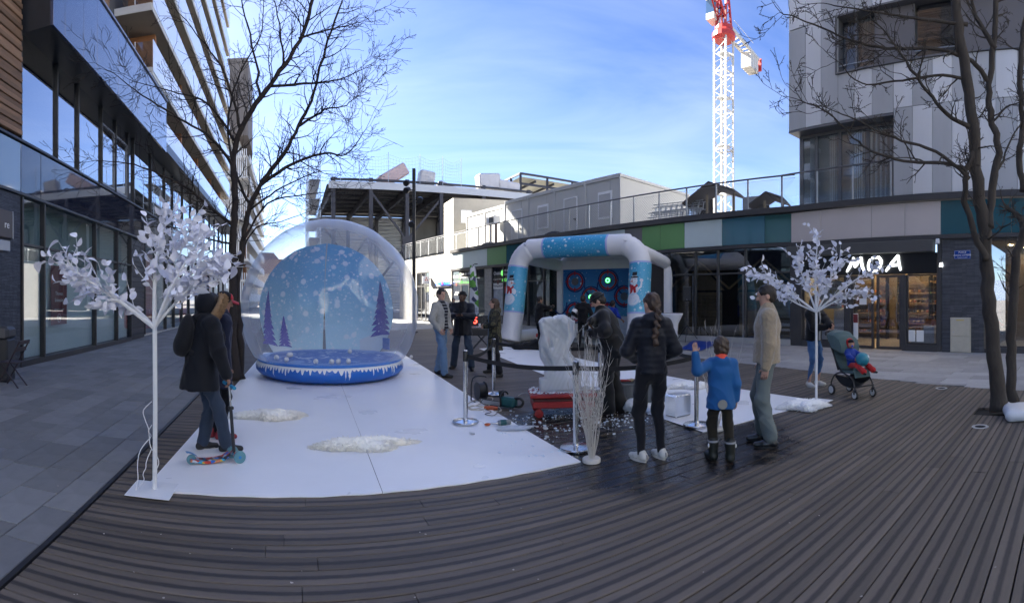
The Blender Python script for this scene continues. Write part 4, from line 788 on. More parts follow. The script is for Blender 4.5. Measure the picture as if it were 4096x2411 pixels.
# ================================================ distance
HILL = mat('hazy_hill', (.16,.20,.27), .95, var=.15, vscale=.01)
hb = B(); r7 = random.Random(2)
for i in range(40):
    a0, a1 = -PI*.75+i*PI*1.5/40, -PI*.75+(i+1)*PI*1.5/40; h0, h1 = 28+14*sin(i*.9)+9*sin(i*2.1), 28+14*sin((i+1)*.9)+9*sin((i+1)*2.1)
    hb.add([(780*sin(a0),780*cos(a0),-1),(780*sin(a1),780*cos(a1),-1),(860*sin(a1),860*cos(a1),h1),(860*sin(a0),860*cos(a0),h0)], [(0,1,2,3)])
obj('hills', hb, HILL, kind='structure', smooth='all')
for i, (x, r, w, h, c, lab) in enumerate(((1075,150,22,9,(.42,.36,.3),'low distant house with brown roof past the globe'),(1150,190,26,11,(.5,.47,.42),'pale distant house behind the bare tree twigs'),(1010,170,18,13,(.55,.52,.48),'distant cream house between the tower and the globe'),(1235,160,20,10,(.45,.42,.38),'distant grey house beside the scaffold'))):
    hs = empty('distant_house', AZ(x, r), R(20*i), lab, 'house', 'houses at the end of the street'); obj('wall', B().bx(-w/2,w/2,-5,5,0,h), mat('house_wall_%d' % i, c, .9), hs); obj('roof', B().prism([(-w/2-.6,h),(w/2+.6,h),(w/2-3,h+4),(-w/2+3,h+4)], -6, 6, 0, Matrix(((1,0,0),(0,0,1),(0,1,0)))), mat('house_roof', (.16,.1,.08), .9), hs)
    for k in range(4): obj('window', B().bx(-w/2+2+k*4.5,-w/2+3.4+k*4.5,-5.06,-5.01,h*.5,h*.5+1.8), GLU, hs)
# ================================================ bare street trees: main limbs follow the photo, twigs grow from them
BARK = mat('bark', (.028,.022,.02), .9, var=.3, vscale=14, bump=.6, bscale=35, stretch=(1,1,.4)); BARKG = mat('mossy_bark', (.052,.042,.033), .9, var=.35, vscale=9, bump=.7, bscale=30, stretch=(1,1,.4))
def smooth_path(pts, n=4):
    out = []
    for i in range(len(pts)-1):
        p0 = pts[max(0,i-1)]; p1 = pts[i]; p2 = pts[i+1]; p3 = pts[min(len(pts)-1,i+2)]
        for k in range(n):
            t = k/n; out.append(.5*((2*p1)+(p2-p0)*t+(2*p0-5*p1+4*p2-p3)*t*t+(3*p1-p0-3*p2+p3)*t*t*t))
    out.append(pts[-1]); return out
def twig(b, p, d, L, r, lev, rg, droop=.0, n=6):
    pts = [p.copy()]; q = p.copy(); d = d.normalized(); st_ = L/n; rad = [r]
    for i in range(n):
        d = (d+Vector((rg.gauss(0,.16), rg.gauss(0,.16), rg.gauss(.04,.15)-droop))).normalized(); q = q+d*st_; pts.append(q.copy()); rad.append(max(.0036, r*(1-.7*(i+1)/n)))
        if lev > 0 and i >= 1 and rg.random() < .62:
            for _ in range(1 if rg.random() < .7 else 2):
                ax = Vector((rg.gauss(0,1), rg.gauss(0,1), rg.gauss(0,1))).cross(d)
                if ax.length > .01: twig(b, q, (d+ax.normalized()*rg.uniform(.5,1.1)), L*rg.uniform(.35,.62), rad[-1]*.72, lev-1, rg, droop, 5)
        elif lev == 0 and rg.random() < .35:     # bud spur
            ax = Vector((rg.gauss(0,1), rg.gauss(0,1), rg.gauss(0,1))).cross(d)
            if ax.length > .01: b.tube([q, q+(d*.5+ax.normalized()*.7)*.035], [.004,.0015], 3, False)
    b.tube(pts, rad, 5 if r > .012 else 3, False)
def bare_tree(name, base, r0, trunks, limbs, label, seed, bark, dens=1.0, twl=.75):
    """trunks/limbs: list of (points as (photo x, photo y, distance), start radius, end radius)"""
    rg = random.Random(seed); T = empty(name, base, 0, label, 'tree', None); tw = B()
    def world(p): v = AZ(p[0], p[2]); v.z = ZP(p[1], p[2]); return v-base
    for kind, lst in (('trunk', trunks), ('limb', limbs)):
        for pts, ra, rb in lst:
            P = smooth_path([world(p) for p in pts], 5); N = len(P)
            P = [p+Vector((rg.gauss(0,.012), rg.gauss(0,.012), 0))*(1 if 0 < i < N-1 else 0) for i, p in enumerate(P)]
            rd = [lerp(ra, rb, (i/(N-1))**.8)*(1+rg.gauss(0,.04)) for i in range(N)]
            if kind == 'trunk':
                rd[0] *= 1.3; rd[1] *= 1.12
            obj(kind, B().tube(P, rd, 10 if kind == 'trunk' else 7), bark, T, smooth='all')
            for i in range(2 if kind == 'limb' else int(N*.45), N):
                k = 1 if rg.random() < .85*dens else 0; k += 1 if rg.random() < .35*dens else 0
                for _ in range(k):
                    d = (P[min(N-1,i+1)]-P[max(0,i-1)]).normalized(); ax = Vector((rg.gauss(0,1), rg.gauss(0,1), rg.gauss(0,1))).cross(d)
                    if ax.length > .05: twig(tw, P[i], d*.5+ax.normalized()*rg.uniform(.5,1), twl*rg.uniform(.45,1.15), min(.014, rd[i]*.55), 2 if rg.random() < .4 else 1, rg)
            twig(tw, P[-1], P[-1]-P[-2], twl, rb, 2, rg)
    obj('twigs', tw, bark, T, smooth='all', kind='stuff'); return T
k_ = 1.626
def q_(l, r): return [(x*k_, y*k_, r+dr) for x, y, dr in l]
r_ = 10.0
bare_tree('bare_tree', PX(950, 1518), r_,
  [(q_([(581,934,0),(573,820,0),(573,700,0),(575,560,-.05),(579,480,-.1),(573,400,-.1),(592,320,-.2),(640,240,-.3),(700,160,-.3),(745,85,-.2),(768,0,-.2),(790,-90,-.2)], r_), .098, .026),
   (q_([(592,934,.15),(590,820,.12),(583,720,.1),(597,600,.15),(612,520,.2),(640,455,.3),(690,390,.3),(735,310,.4),(770,230,.5),(800,120,.5),(835,20,.6)], r_), .085, .02)],
  [(q_([(640,455,.3),(720,402,.4),(800,376,.3),(850,380,.2),(900,318,.1)], r_), .045, .006), (q_([(735,310,.4),(800,270,.3),(840,262,.1),(878,238,0)], r_), .03, .005),
   (q_([(662,212,-.3),(770,205,-.4),(830,196,-.5),(905,165,-.6)], r_), .032, .005), (q_([(735,95,-.2),(800,75,-.3),(885,55,-.4)], r_), .028, .005), (q_([(600,590,.1),(660,500,.4),(740,480,.6),(830,470,.8)], r_), .03, .006),
   (q_([(575,555,-.05),(535,525,-.2),(480,478,-.4),(420,440,-.6),(330,405,-.8),(240,395,-1)], r_), .042, .006), (q_([(573,410,-.1),(520,340,-.4),(440,290,-.6),(350,235,-.8),(280,180,-.9)], r_), .036, .006),
   (q_([(580,350,-.1),(510,255,-.5),(420,225,-.7),(330,200,-.9)], r_), .03, .005), (q_([(592,320,-.2),(560,200,-.3),(505,110,-.4),(430,20,-.5)], r_), .034, .006), (q_([(640,240,-.3),(625,130,-.1),(598,20,.1),(580,-60,.1)], r_), .032, .008),
   (q_([(620,510,.2),(585,440,.5),(560,300,.6),(590,180,.7),(640,90,.8),(650,-20,.8)], r_), .035, .008), (q_([(575,600,-.05),(520,590,-.5),(430,560,-.8),(350,560,-1)], r_), .026, .005), (q_([(700,160,-.3),(690,80,-.3),(670,-20,-.3)], r_), .028, .008), (q_([(612,520,.2),(680,470,-.1),(760,430,-.4),(800,420,-.6)], r_), .026, .005), (q_([(583,640,.1),(630,560,.5),(690,545,.8),(760,520,1.0)], r_), .024, .005)],
  'tall bare twin-stemmed tree behind the snow globe, dark twigs against the sky', 4, BARK, 1.0, .8)
r_ = 7.1
bare_tree('bare_tree', PX(3985, 1652), r_,
  [(q_([(2460,1012,0),(2447,880,0),(2435,740,0),(2425,600,0),(2408,470,-.05),(2395,330,-.1),(2380,200,-.1),(2358,60,-.1),(2340,-60,-.1)], r_), .118, .065),
   (q_([(2490,1000,.35),(2488,880,.35),(2493,760,.3),(2500,640,.3),(2519,560,.3)], r_+.2), .088, .065),
   (q_([(2432,560,0),(2442,450,.1),(2458,360,.15),(2438,290,.2),(2432,210,.2),(2448,100,.2),(2452,-40,.2)], r_), .062, .04),
   (q_([(2425,640,-.1),(2393,560,-.15),(2372,480,-.2),(2378,420,-.2),(2396,370,-.1)], r_), .048, .036),
   (q_([(2519,470,.2),(2505,390,.2),(2515,320,.2),(2508,180,.2),(2519,60,.2)], r_+.3), .055, .04)],
  [(q_([(2378,420,-.2),(2330,402,-.3),(2240,398,-.4),(2160,378,-.5),(2100,340,-.5),(2040,280,-.6),(1965,245,-.6)], r_), .032, .006), (q_([(2385,440,-.2),(2300,372,-.4),(2200,340,-.5),(2120,300,-.6),(2050,272,-.7)], r_), .03, .006),
   (q_([(2395,320,-.1),(2330,280,-.3),(2270,210,-.4),(2230,150,-.5),(2190,100,-.6),(2140,40,-.7)], r_), .036, .007), (q_([(2388,196,-.1),(2300,186,-.2),(2200,200,-.2),(2120,205,-.3),(2060,150,-.5)], r_), .026, .006),
   (q_([(2435,205,.2),(2390,150,0),(2300,120,-.2),(2180,118,-.3),(2100,100,-.4),(2000,60,-.5),(1920,30,-.6)], r_), .04, .006), (q_([(2380,60,-.1),(2250,45,-.3),(2150,30,-.4),(2040,10,-.5)], r_), .03, .006), (q_([(2448,120,.2),(2400,40,.2),(2385,-40,.2)], r_), .045, .02),
   (q_([(2445,440,.1),(2480,360,.3),(2519,290,.5)], r_), .025, .008), (q_([(2440,300,.2),(2480,260,.4),(2519,250,.5)], r_), .02, .006), (q_([(2425,600,0),(2470,560,-.3),(2519,530,-.5)], r_), .014, .004)],
  'multi-stemmed bare tree at the right edge, thick mossy trunks rising from the deck', 8, BARKG, .55, .5)
# ================================================ white artificial trees
WLEAF = mat('white_fabric_leaf', (.78,.78,.86), .6, pvar=.07, sheen=.2); WPOLE = mat('white_pole', (.72,.72,.72), .5, var=.05)
def leaf_mesh(L, w, bend):
    b = B(); n = 5; V = []; Fs = []
    for i in range(n+1):
        u = i/n; ww = w*sin(PI*min(1,u*.92+.08))**.8*(1-.25*u); z = -bend*u*u
        V += [(-ww, u*L, z+ww*.35), (0, u*L, z), (ww, u*L, z+ww*.35)]
    for i in range(n): Fs += [(3*i,3*i+1,3*i+4,3*i+3),(3*i+1,3*i+2,3*i+5,3*i+4)]
    return b.add(V, Fs).mesh('leaf', WLEAF, True)
LEAFS = [leaf_mesh(.125,.046,.03), leaf_mesh(.105,.045,.015), leaf_mesh(.14,.05,.05)]
def white_tree(base, rz, hf, limbs, nleaf, label, seed, plate, scale=1.0):
    rg = random.Random(seed); T = empty('white_leaf_tree', base, rz, label, 'artificial tree', 'white artificial trees on the mats')
    obj('base_plate', B().cbox((plate[0],plate[1],.016), (.38,.36,.008), .004, SA-rz), WHITE, T)
    obj('pole', B().tube([(0,0,.018),(.004,.003,hf*.5),(0,0,hf)], [.021,.020,.020], 12), WPOLE, T, smooth=True); tips = []; tw = B()
    for pts, ra in limbs:
        P = smooth_path([Vector(p) for p in pts], 5); obj('branch', B().tube(P, [lerp(ra, .006, i/(len(P)-1)) for i in range(len(P))], 7), WPOLE, T, smooth=True)
        for i in range(int(len(P)*.28), len(P)):
            for _ in range(2 if rg.random() < .75 else 1):
                d = (P[min(i+1,len(P)-1)]-P[i-1]).normalized(); ax = Vector((rg.gauss(0,1),rg.gauss(0,1),rg.gauss(0,1))).cross(d)
                if ax.length < .05: continue
                dd = (d*1.0+ax.normalized()*rg.uniform(.3,.9)).normalized(); L = rg.uniform(.12,.34)*scale; q = [P[i]]
                for k in range(4): dd = (dd+Vector((rg.gauss(0,.15),rg.gauss(0,.15),rg.gauss(-.03,.12)))).normalized(); q.append(q[-1]+dd*L/4); tips.append((q[-1].copy(), dd.copy()))
                tw.tube(q, [.005,.004,.0035,.003,.002], 4, False)
    obj('twigs', tw, WPOLE, T, kind='stuff'); rg.shuffle(tips); link_n = 0; more = B()
    for p, d in tips[:nleaf]:
        dd = (d*.6+Vector((rg.gauss(0,.6),rg.gauss(0,.6),rg.gauss(-.1,.5)))).normalized(); quat = dd.to_track_quat('Y','Z'); quat = quat@Matrix.Rotation(rg.uniform(0,6.28),3,'Y').to_quaternion()
        if link_n >= 300: q = LEAFS[1]; Mx = Matrix.Translation(p)@quat.to_matrix().to_4x4()@Matrix.Scale(rg.uniform(.55,.85)*scale,4); more.add([Mx@v.co for v in q.vertices], [tuple(f.vertices) for f in q.polygons]); continue
        link_n += 1; o = link('leaf', LEAFS[rg.randrange(3)], T, p); o.rotation_mode = 'QUATERNION'; o.rotation_quaternion = quat; s_ = rg.uniform(.55,.9)*scale; o.scale = (s_,s_,s_)
    if more.v: obj('more_leaves', more, WLEAF, T, smooth='all', kind='stuff')
    return T
a_ = -.7145
white_tree(PX(619, 1962), -a_, 1.40, [([(0,0,1.38),(-.24,.02,1.56),(-.44,-.03,1.70),(-.62,-.06,1.82),(-.74,-.05,1.95)], .022), ([(0,0,1.38),(-.18,.12,1.55),(-.38,.2,1.66),(-.64,.22,1.75)], .018), ([(0,0,1.4),(.0,-.02,1.75),(.02,-.03,2.02),(.10,-.03,2.27)], .022), ([(0,0,1.38),(.1,-.1,1.64),(.22,-.16,1.87),(.34,-.18,2.08)], .018), ([(0,0,1.38),(.16,.06,1.66),(.32,.08,1.84),(.48,.08,1.97)], .018), ([(0,0,1.4),(.16,.16,1.74),(.22,.25,2.0),(.28,.28,2.2)], .016), ([(0,0,1.39),(.2,-.08,1.62),(.36,-.1,1.78),(.46,-.12,1.86)], .014)],
  620, 'white fabric-leaf tree on a pole at the near left corner of the mat', 21, (-.02,-.02))
cd = B()
for k in range(3):
    rg = random.Random(k+40); p = Vector((.02,0,.75-.2*k)); q = [p]
    for i in range(9): p = p+Vector((rg.gauss(-.012,.03), rg.gauss(-.01,.03), -.075+.02*k)); p.z = max(p.z,.03); q.append(p)
    cd.tube(smooth_path(q,3), .004, 5)
obj('loose_cable', cd, WPOLE, None, PX(612,1962)+Vector((-.04,0,0)), -a_, smooth=True, label='thin white cable trailing down the left white tree pole', cat='cable')
a_ = .6085
white_tree(PX(3265, 1608), -a_, 1.44, [([(0,0,1.42),(-.26,0,1.62),(-.5,-.05,1.8),(-.72,-.1,1.98),(-.92,-.1,2.02)], .02), ([(0,0,1.42),(-.3,.1,1.55),(-.5,.12,1.66),(-.68,.1,1.7)], .016), ([(0,0,1.44),(-.01,0,1.85),(.0,0,2.2),(.02,0,2.6)], .022), ([(0,0,1.42),(-.12,.1,1.75),(-.24,.12,2.05),(-.3,.12,2.26)], .018), ([(0,0,1.42),(.14,-.1,1.68),(.22,-.15,1.95),(.36,-.12,2.25)], .016), ([(0,0,1.42),(.3,.05,1.68),(.58,.05,1.9),(.92,0,2.12)], .02), ([(0,0,1.42),(.28,-.1,1.58),(.52,-.1,1.68),(.72,-.12,1.72)], .016), ([(0,0,1.44),(.05,.2,1.7),(.05,.25,2.0)], .014)],
  560, 'white fabric-leaf tree on a pole in front of the shoe shop', 22, (.02,.0))
# ================================================ snow globe
def print_mat(name, top, bot, z0, z1, dots=6.0, dsz=.5, rough=.4, thin=False):
    """printed sheet: vertical blue gradient with soft white snow dots"""
    m = mat(name, top, rough); N, L, p = nodes(m); tc = N.new('ShaderNodeTexCoord'); sp = N.new('ShaderNodeSeparateXYZ'); L.new(tc.outputs['Object'], sp.inputs[0])
    mr = N.new('ShaderNodeMapRange'); L.new(sp.outputs[2], mr.inputs[0]); mr.inputs[1].default_value = z0; mr.inputs[2].default_value = z1
    mx = N.new('ShaderNodeMix'); mx.data_type = 'RGBA'; L.new(mr.outputs[0], mx.inputs[0]); mx.inputs[6].default_value = (*bot,1); mx.inputs[7].default_value = (*top,1)
    cur = mx.outputs[2]
    for sc, sz in ((dots, .2), (dots*2.1, .17), (dots*4.2, .15)):
        v = N.new('ShaderNodeTexVoronoi'); v.inputs['Scale'].default_value = sc; v.inputs['Randomness'].default_value = 1; L.new(tc.outputs['Object'], v.inputs['Vector'])
        r = N.new('ShaderNodeMapRange'); L.new(v.outputs['Distance'], r.inputs[0]); r.inputs[1].default_value = sz*dsz*1.35; r.inputs[2].default_value = sz*dsz*.95; r.inputs[3].default_value = 0; r.inputs[4].default_value = .85
        m2 = N.new('ShaderNodeMix'); m2.data_type = 'RGBA'; L.new(r.outputs[0], m2.inputs[0]); L.new(cur, m2.inputs[6]); m2.inputs[7].default_value = (.78,.84,.88,1); cur = m2.outputs[2]
    L.new(cur, p.inputs['Base Color'])
    if thin: tr = N.new('ShaderNodeBsdfTranslucent'); L.new(cur, tr.inputs[0]); ms = N.new('ShaderNodeMixShader'); ms.inputs[0].default_value = .5; mo = N['Material Output']; L.new(p.outputs[0], ms.inputs[1]); L.new(tr.outputs[0], ms.inputs[2]); L.new(ms.outputs[0], mo.inputs[0])
    n = N.new('ShaderNodeTexNoise'); n.inputs['Scale'].default_value = 3; n.inputs['Detail'].default_value = 4; L.new(tc.outputs['Object'], n.inputs['Vector']); bm = N.new('ShaderNodeBump'); bm.inputs['Strength'].default_value = .25; bm.inputs['Distance'].default_value = .06; L.new(n.outputs[0], bm.inputs['Height']); L.new(bm.outputs[0], p.inputs['Normal']); return m
GRR = 1.90; GZ = 1.42; gb = AZ(1318, 10.72)
ga = math.atan2(gb.x, gb.y); G = empty('snow_globe', gb, -ga, 'giant inflatable snow globe with blue base and printed winter backdrop', 'inflatable')     # local -y faces the camera
INFB = mat('inflatable_blue', (.012,.13,.52), .28, spec=.6, var=.08, vscale=2, bump=.12, bscale=5); ICW = mat('print_snow_white', (.78,.79,.8), .4)
prof = [(1.18,.012),(1.36,.03),(1.5,.09),(1.57,.17),(1.575,.25),(1.55,.32),(1.51,.375),(1.47,.395)]
obj('base', B().lathe(prof, 72), INFB, G, smooth=True)
obj('rim_band', B().lathe([(1.535,.345),(1.55,.37),(1.52,.40),(1.47,.402)], 72), mat('rim_blue', (.05,.2,.6), .3), G, smooth=True)
rg = random.Random(6); ic = B()       # white dripping trim on the base
def base_pt(a, z, off=.004):
    for (r0, z0), (r1, z1) in zip(prof, prof[1:]):
        if z0 <= z <= z1: r = lerp(r0, r1, (z-z0)/(z1-z0)); break
    else: r = prof[-1][0]
    return Vector(((r+off)*cos(a), (r+off)*sin(a), z))
a = 0; dr = []
while a < 2*PI:
    w = rg.uniform(.03,.075); dr.append((a, w, rg.choice((.03,.05,.06,.08,.1,.16,.2)))); a += w
for a, w, L in dr:
    n = 6
    for i in range(n):
        u0, u1 = i/n, (i+1)/n; z0 = .345-.03-L*math.sin(PI*u0)**(3 if L > .12 else 1.4); z1 = .345-.03-L*math.sin(PI*u1)**(3 if L > .12 else 1.4)
        for k in range(4): 
            A = [lerp(.352, z0, k/4), lerp(.352, z1, k/4), lerp(.352, z1, (k+1)/4), lerp(.352, z0, (k+1)/4)]
            ic.quad(base_pt(a+w*u0, A[0]), base_pt(a+w*u1, A[1]), base_pt(a+w*u1, A[2]), base_pt(a+w*u0, A[3]))
obj('icicle_trim', ic, ICW, G, smooth='all')
pm = mat('pad_print', (.025,.13,.55), .5); N, L, p = nodes(pm); tc = N.new('ShaderNodeTexCoord'); n = N.new('ShaderNodeTexNoise'); n.inputs['Scale'].default_value = 3.4; n.inputs['Detail'].default_value = 3; n.inputs['Distortion'].default_value = 2; L.new(tc.outputs['Object'], n.inputs['Vector']); r = N.new('ShaderNodeValToRGB'); r.color_ramp.elements[0].position = .56; r.color_ramp.elements[1].position = .62; L.new(n.outputs[0], r.inputs[0]); mx = N.new('ShaderNodeMix'); mx.data_type = 'RGBA'; L.new(r.outputs[0], mx.inputs[0]); mx.inputs[6].default_value = (.035,.14,.5,1); mx.inputs[7].default_value = (.5,.58,.75,1); L.new(mx.outputs[2], p.inputs['Base Color'])
obj('floor_pad', B().grid(lambda u, v: (1.47*v*cos(u*2*PI), 1.47*v*sin(u*2*PI), .395+.03*(1-v*v)+.012*sin(9*v*cos(u*2*PI)+2)*sin(8*v*sin(u*2*PI))*(1-v**6)), 60, 18), pm, G, smooth='all')
# clear dome, gored and slightly wrinkled
def dome_pt(az, el, R_=GRR):
    w = 1+.0035*sin(az*9+2*sin(el*3))*cos(el)+.002*sin(el*22+az*5); return Vector((R_*w*cos(el)*cos(az), R_*w*cos(el)*sin(az), GZ+R_*w*sin(el)))
e0 = -math.asin((GZ-.40)/GRR)
CLR = glass('clear_vinyl', (.97,.98,.99), .02, .01, wav=2.2); nn, ll = CLR.node_tree.nodes, CLR.node_tree.links
_mo = next(q for q in nn if q.type == 'OUTPUT_MATERIAL'); _old = _mo.inputs[0].links[0].from_socket; _df = nn.new('ShaderNodeBsdfDiffuse'); _df.inputs[0].default_value = (.85,.87,.9,1); _tl = nn.new('ShaderNodeBsdfTranslucent'); _tl.inputs[0].default_value = (.85,.87,.9,1); _ad = nn.new('ShaderNodeMixShader'); ll.new(_df.outputs[0], _ad.inputs[1]); ll.new(_tl.outputs[0], _ad.inputs[2]); _lw = nn.new('ShaderNodeLayerWeight'); _lw.inputs[0].default_value = .3; _mm = nn.new('ShaderNodeMath'); _mm.operation = 'MULTIPLY_ADD'; ll.new(_lw.outputs['Facing'], _mm.inputs[0]); _mm.inputs[1].default_value = .62; _mm.inputs[2].default_value = .035; _mf = nn.new('ShaderNodeMixShader'); ll.new(_mm.outputs[0], _mf.inputs[0]); ll.new(_old, _mf.inputs[1]); ll.new(_ad.outputs[0], _mf.inputs[2]); ll.new(_mf.outputs[0], _mo.inputs[0])
for q in nn:
    if q.type == 'BUMP': q.inputs['Strength'].default_value = .22; q.inputs['Distance'].default_value = .12
    if q.type == 'FRESNEL': q.inputs[0].default_value = 1.34
obj('clear_dome', B().grid(lambda u, v: dome_pt(u*2*PI, lerp(e0, PI/2-.001, v)), 96, 48), CLR, G, smooth='all')
# printed backdrop on the rear of the dome
axis = Matrix.Rotation(R(4), 3, 'Z')@Vector((0,1,0)); axis = (axis+Vector((0,0,-.06))).normalized(); ex = Vector((axis.y,-axis.x,0)).normalized(); ez = ex.cross(axis); RB = GRR*.965; CAP = R(59)
def cap(u, v, off=0):          # flat coords u,v in -1..1 -> rear of the dome
    rr_ = math.hypot(u, v); th = rr_*CAP; k = sin(th)/rr_ if rr_ > 1e-6 else CAP
    d = axis*cos(th)+ex*(u*k)+ez*(v*k); return d*(RB-off)+Vector((0,0,GZ))
VB = -.735
bd = B(); nu, nv = 48, 40
def bd_fn(u, v):
    vv = lerp(VB, 1, v**1.0); w = math.sqrt(max(0, 1-vv*vv)); x = (2*u-1)*w; return cap(x, vv, .006*sin(30*x)*sin(3+9*vv))
for h0, h1 in ((0,.5),(.5,1)):   # two halves with the zip opening between them
    def f2(u, v, h0=h0, h1=h1):
        uu = lerp(h0, h1, u); vv = lerp(VB, 1, v); gap = max(0, .030*(.22-vv))*(1 if vv < .22 else 0); w = math.sqrt(max(0, 1-vv*vv)); x = (2*uu-1)*w
        x = min(x, -gap+.02*(vv)) if h1 <= .5 else max(x, gap+.02*vv); return cap(x, vv, .006*sin(24*x)*sin(3+9*vv))
    bd.grid(f2, 24, 40)
obj('backdrop', bd, print_mat('winter_print', (.08,.37,.62), (.58,.80,.85), .3, 2.8, 3.4, 1.05, thin=True), G, smooth='all')
PURP = print_mat('tree_print', (.06,.05,.25), (.10,.08,.38), .4, 1.9, 7.0, .6)
def print_tree(cx, vb, h, wd, name='printed_fir'):
    b = B(); tiers = 9; rg = random.Random(int(cx*100)+7)
    for t_ in range(tiers):
        y0 = vb+h*t_/tiers*.94; y1 = vb+h*min(1,(t_+1.3)/tiers); w0 = wd*(1-t_/tiers)**.9*rg.uniform(.92,1.08)+.006
        for j in range(4):
            ya, yb = lerp(y0,y1,j/4), lerp(y0,y1,(j+1)/4); wa, wb = w0*(1-j/4)**.8, w0*max(0,(1-(j+1)/4))**.8
            dz = -.02*h
            b.quad(cap(cx-wa, ya+dz*(j==0), .012), cap(cx, ya, .012), cap(cx, yb, .012), cap(cx-wb, yb, .012)); b.quad(cap(cx, ya, .012), cap(cx+wa, ya+dz*(j==0), .012), cap(cx+wb, yb, .012), cap(cx, yb, .012))
    obj(name, b, PURP, G)
print_tree(-.84, -.50, .80, .135); print_tree(-.575, -.50, .44, .105); print_tree(.80, -.36, .80, .17)
sn = B()
for x0, x1, ya, yb, bt in ((-.98,-.30,-.50,-.58,VB),(.48,.98,-.40,-.33,VB),(-.66,.62,-.60,-.56,VB)):
    def f3(u, v, x0=x0, x1=x1, ya=ya, yb=yb, bt=bt):
        x = lerp(x0,x1,u); y = lerp(bt, lerp(ya,yb,u)+.035*sin(u*PI), v); rr_ = math.hypot(x,y)
        if rr_ > .995: x *= .995/rr_; y *= .995/rr_
        return cap(x, y, .009)
    sn.grid(f3, 14, 6)
obj('printed_snow', sn, mat('snow_print_pale', (.60,.68,.74), .5, var=.06, vscale=2), G, smooth='all')
obj('valve_patch', B().box((1.30,.72,.60), (.25,.02,.26), R(-60)), mat('patch_blue', (.05,.14,.45), .4), G)
# snowballs
SB = mat('foam_ball', (.74,.72,.68), .7); sbp = [(1242,1457,'first snowball from the left, on the front rim of the globe base'),(1331,1460,'second snowball on the front rim, right of the zip line'),(1367,1458,'snowball in the middle of the front rim, right of its twin'),(1421,1455,'rightmost snowball on the front rim of the globe base'),(1155,1419,'left snowball of a touching pair inside the globe'),(1163,1418,'right snowball of a touching pair inside the globe'),(1399,1405,'small snowball towards the back inside the globe'),(1058,1449,'snowball at the far left rim inside the globe'),(1057,1432,'snowball resting behind the far left one inside the globe')]
for x, y, lab in sbp:
    z = .455 if y > 1440 else .47; r = 1.62-z; v = PX(x, y, z); d = math.hypot(v.x-gb.x, v.y-gb.y)
    if d > 1.40: v = gb+(v-gb).normalized()*1.40; 
    obj('snowball', B().ball((0,0,0), .05, 14), SB, None, Vector((v.x, v.y, z)), smooth='all', label='white '+lab, cat='ball', group='white foam balls of the snow globe')
v = PX(1645, 1435); obj('snowball', B().ball((0,0,.055), .05, 14), SB, None, v, smooth='all', label='white snowball lying on the mat edge right of the globe', cat='ball', group='white foam balls of the snow globe')
# ================================================ inflatable target arch
AW = mat('inflatable_white', (.78,.78,.81), .5, var=.04, vscale=3, bump=.25, bscale=9, sheen=.1); ABL = print_mat('arch_snow_print', (.04,.34,.60), (.14,.48,.66), 1.0, 3.6, 3.4, .75); LAV = mat('lavender_rim', (.42,.46,.78), .5)
FL, FR_ = AZ(2078, 18.4), AZ(2566, 16.5); ctr = (FL+FR_)/2; fv = (FR_-FL); wid = fv.length; arz = math.atan2(fv.y, fv.x)
AR = empty('target_arch', ctr, arz, 'white and blue inflatable arch with snowman legs and a target wall', 'inflatable')   # local x along the front, -y to the camera
hw_ = wid/2; DP = 3.3; ZT = 3.45; RT_ = .36
def frame_path(y, hw, zt, zb, fwd, rb):
    pts = [(-hw-.05, y-fwd, zb), (-hw-.02, y-fwd*.75, zb+.6), (-hw, y-fwd*.35, zt-1.3)]
    for k in range(5): a = PI-(PI/2)*k/4; pts.append((-hw+.75+.75*cos(a), y-fwd*.2*(1-k/4), zt-.75+.75*sin(a)))
    n = [(-x, yy, z) for x, yy, z in pts[::-1]]; return [Vector(p) for p in pts]+[Vector(p) for p in n]
def inflated(name, P, rad, m_, n=16, seam=.022):
    """fabric tube with the slight pinch of its sewn segments"""
    Q = smooth_path(P, 6); rd = []
    for i, q in enumerate(Q): rd.append((rad if isinstance(rad, (int,float)) else rad(i/(len(Q)-1)))*(1-seam*(1 if i % 3 == 0 else 0)))
    return obj(name, B().tube(Q, rd, n), m_, AR, smooth='all'), Q
fp = frame_path(0, hw_, ZT, .12, .6, .4)
_, Qf = inflated('front_tube', fp, lambda u: RT_*(1+.10*max(0,1-min(u,1-u)/.06)), AW)
def sleeve(name, i0, i1, m_, off=.008): obj(name, B().tube(Qf[i0:i1+1], RT_+off, 24, cap=False), m_, AR, smooth='all')
nQ = len(Qf)
def idx(z): return min(range(nQ//2), key=lambda i: abs(Qf[i].z-z) if i > 3 else 9)
mid = nQ//2; top_a = min(i for i in range(nQ) if Qf[i].x > -hw_+.80 and Qf[i].z > ZT-.1); top_b = nQ-1-top_a
obj('top_print', B().tube([Qf[top_a].lerp(Qf[top_b], k/12) for k in range(13)], RT_+.008, 24, cap=False), ABL, AR, smooth='all')
for e in (top_a, top_b): c = Qf[e]; sg_ = 1 if e == top_a else -1; obj('rim', B().tube([c+Vector((sg_*-.05,0,0)), c+Vector((sg_*.01,0,0))], RT_+.012, 24, cap=False), LAV, AR, smooth='all')
def leg_nodes(side):
    i0 = idx(1.22); i1 = idx(2.74); q = Qf[i0:i1+1] if side < 0 else Qf[nQ-1-i1:nQ-i0][::-1]; return q
for side in (-1, 1):
    q = leg_nodes(side); obj('leg_print', B().tube(q, RT_+.010, 24, cap=False), ABL, AR, smooth='all')
    for i, sg_ in ((-1, 1), (0, -1)): d = (q[-1]-q[-2] if i else q[1]-q[0]).normalized(); obj('rim', B().tube([q[i], q[i]+d*.05*sg_], RT_+.014, 24, cap=False), LAV, AR, smooth='all')
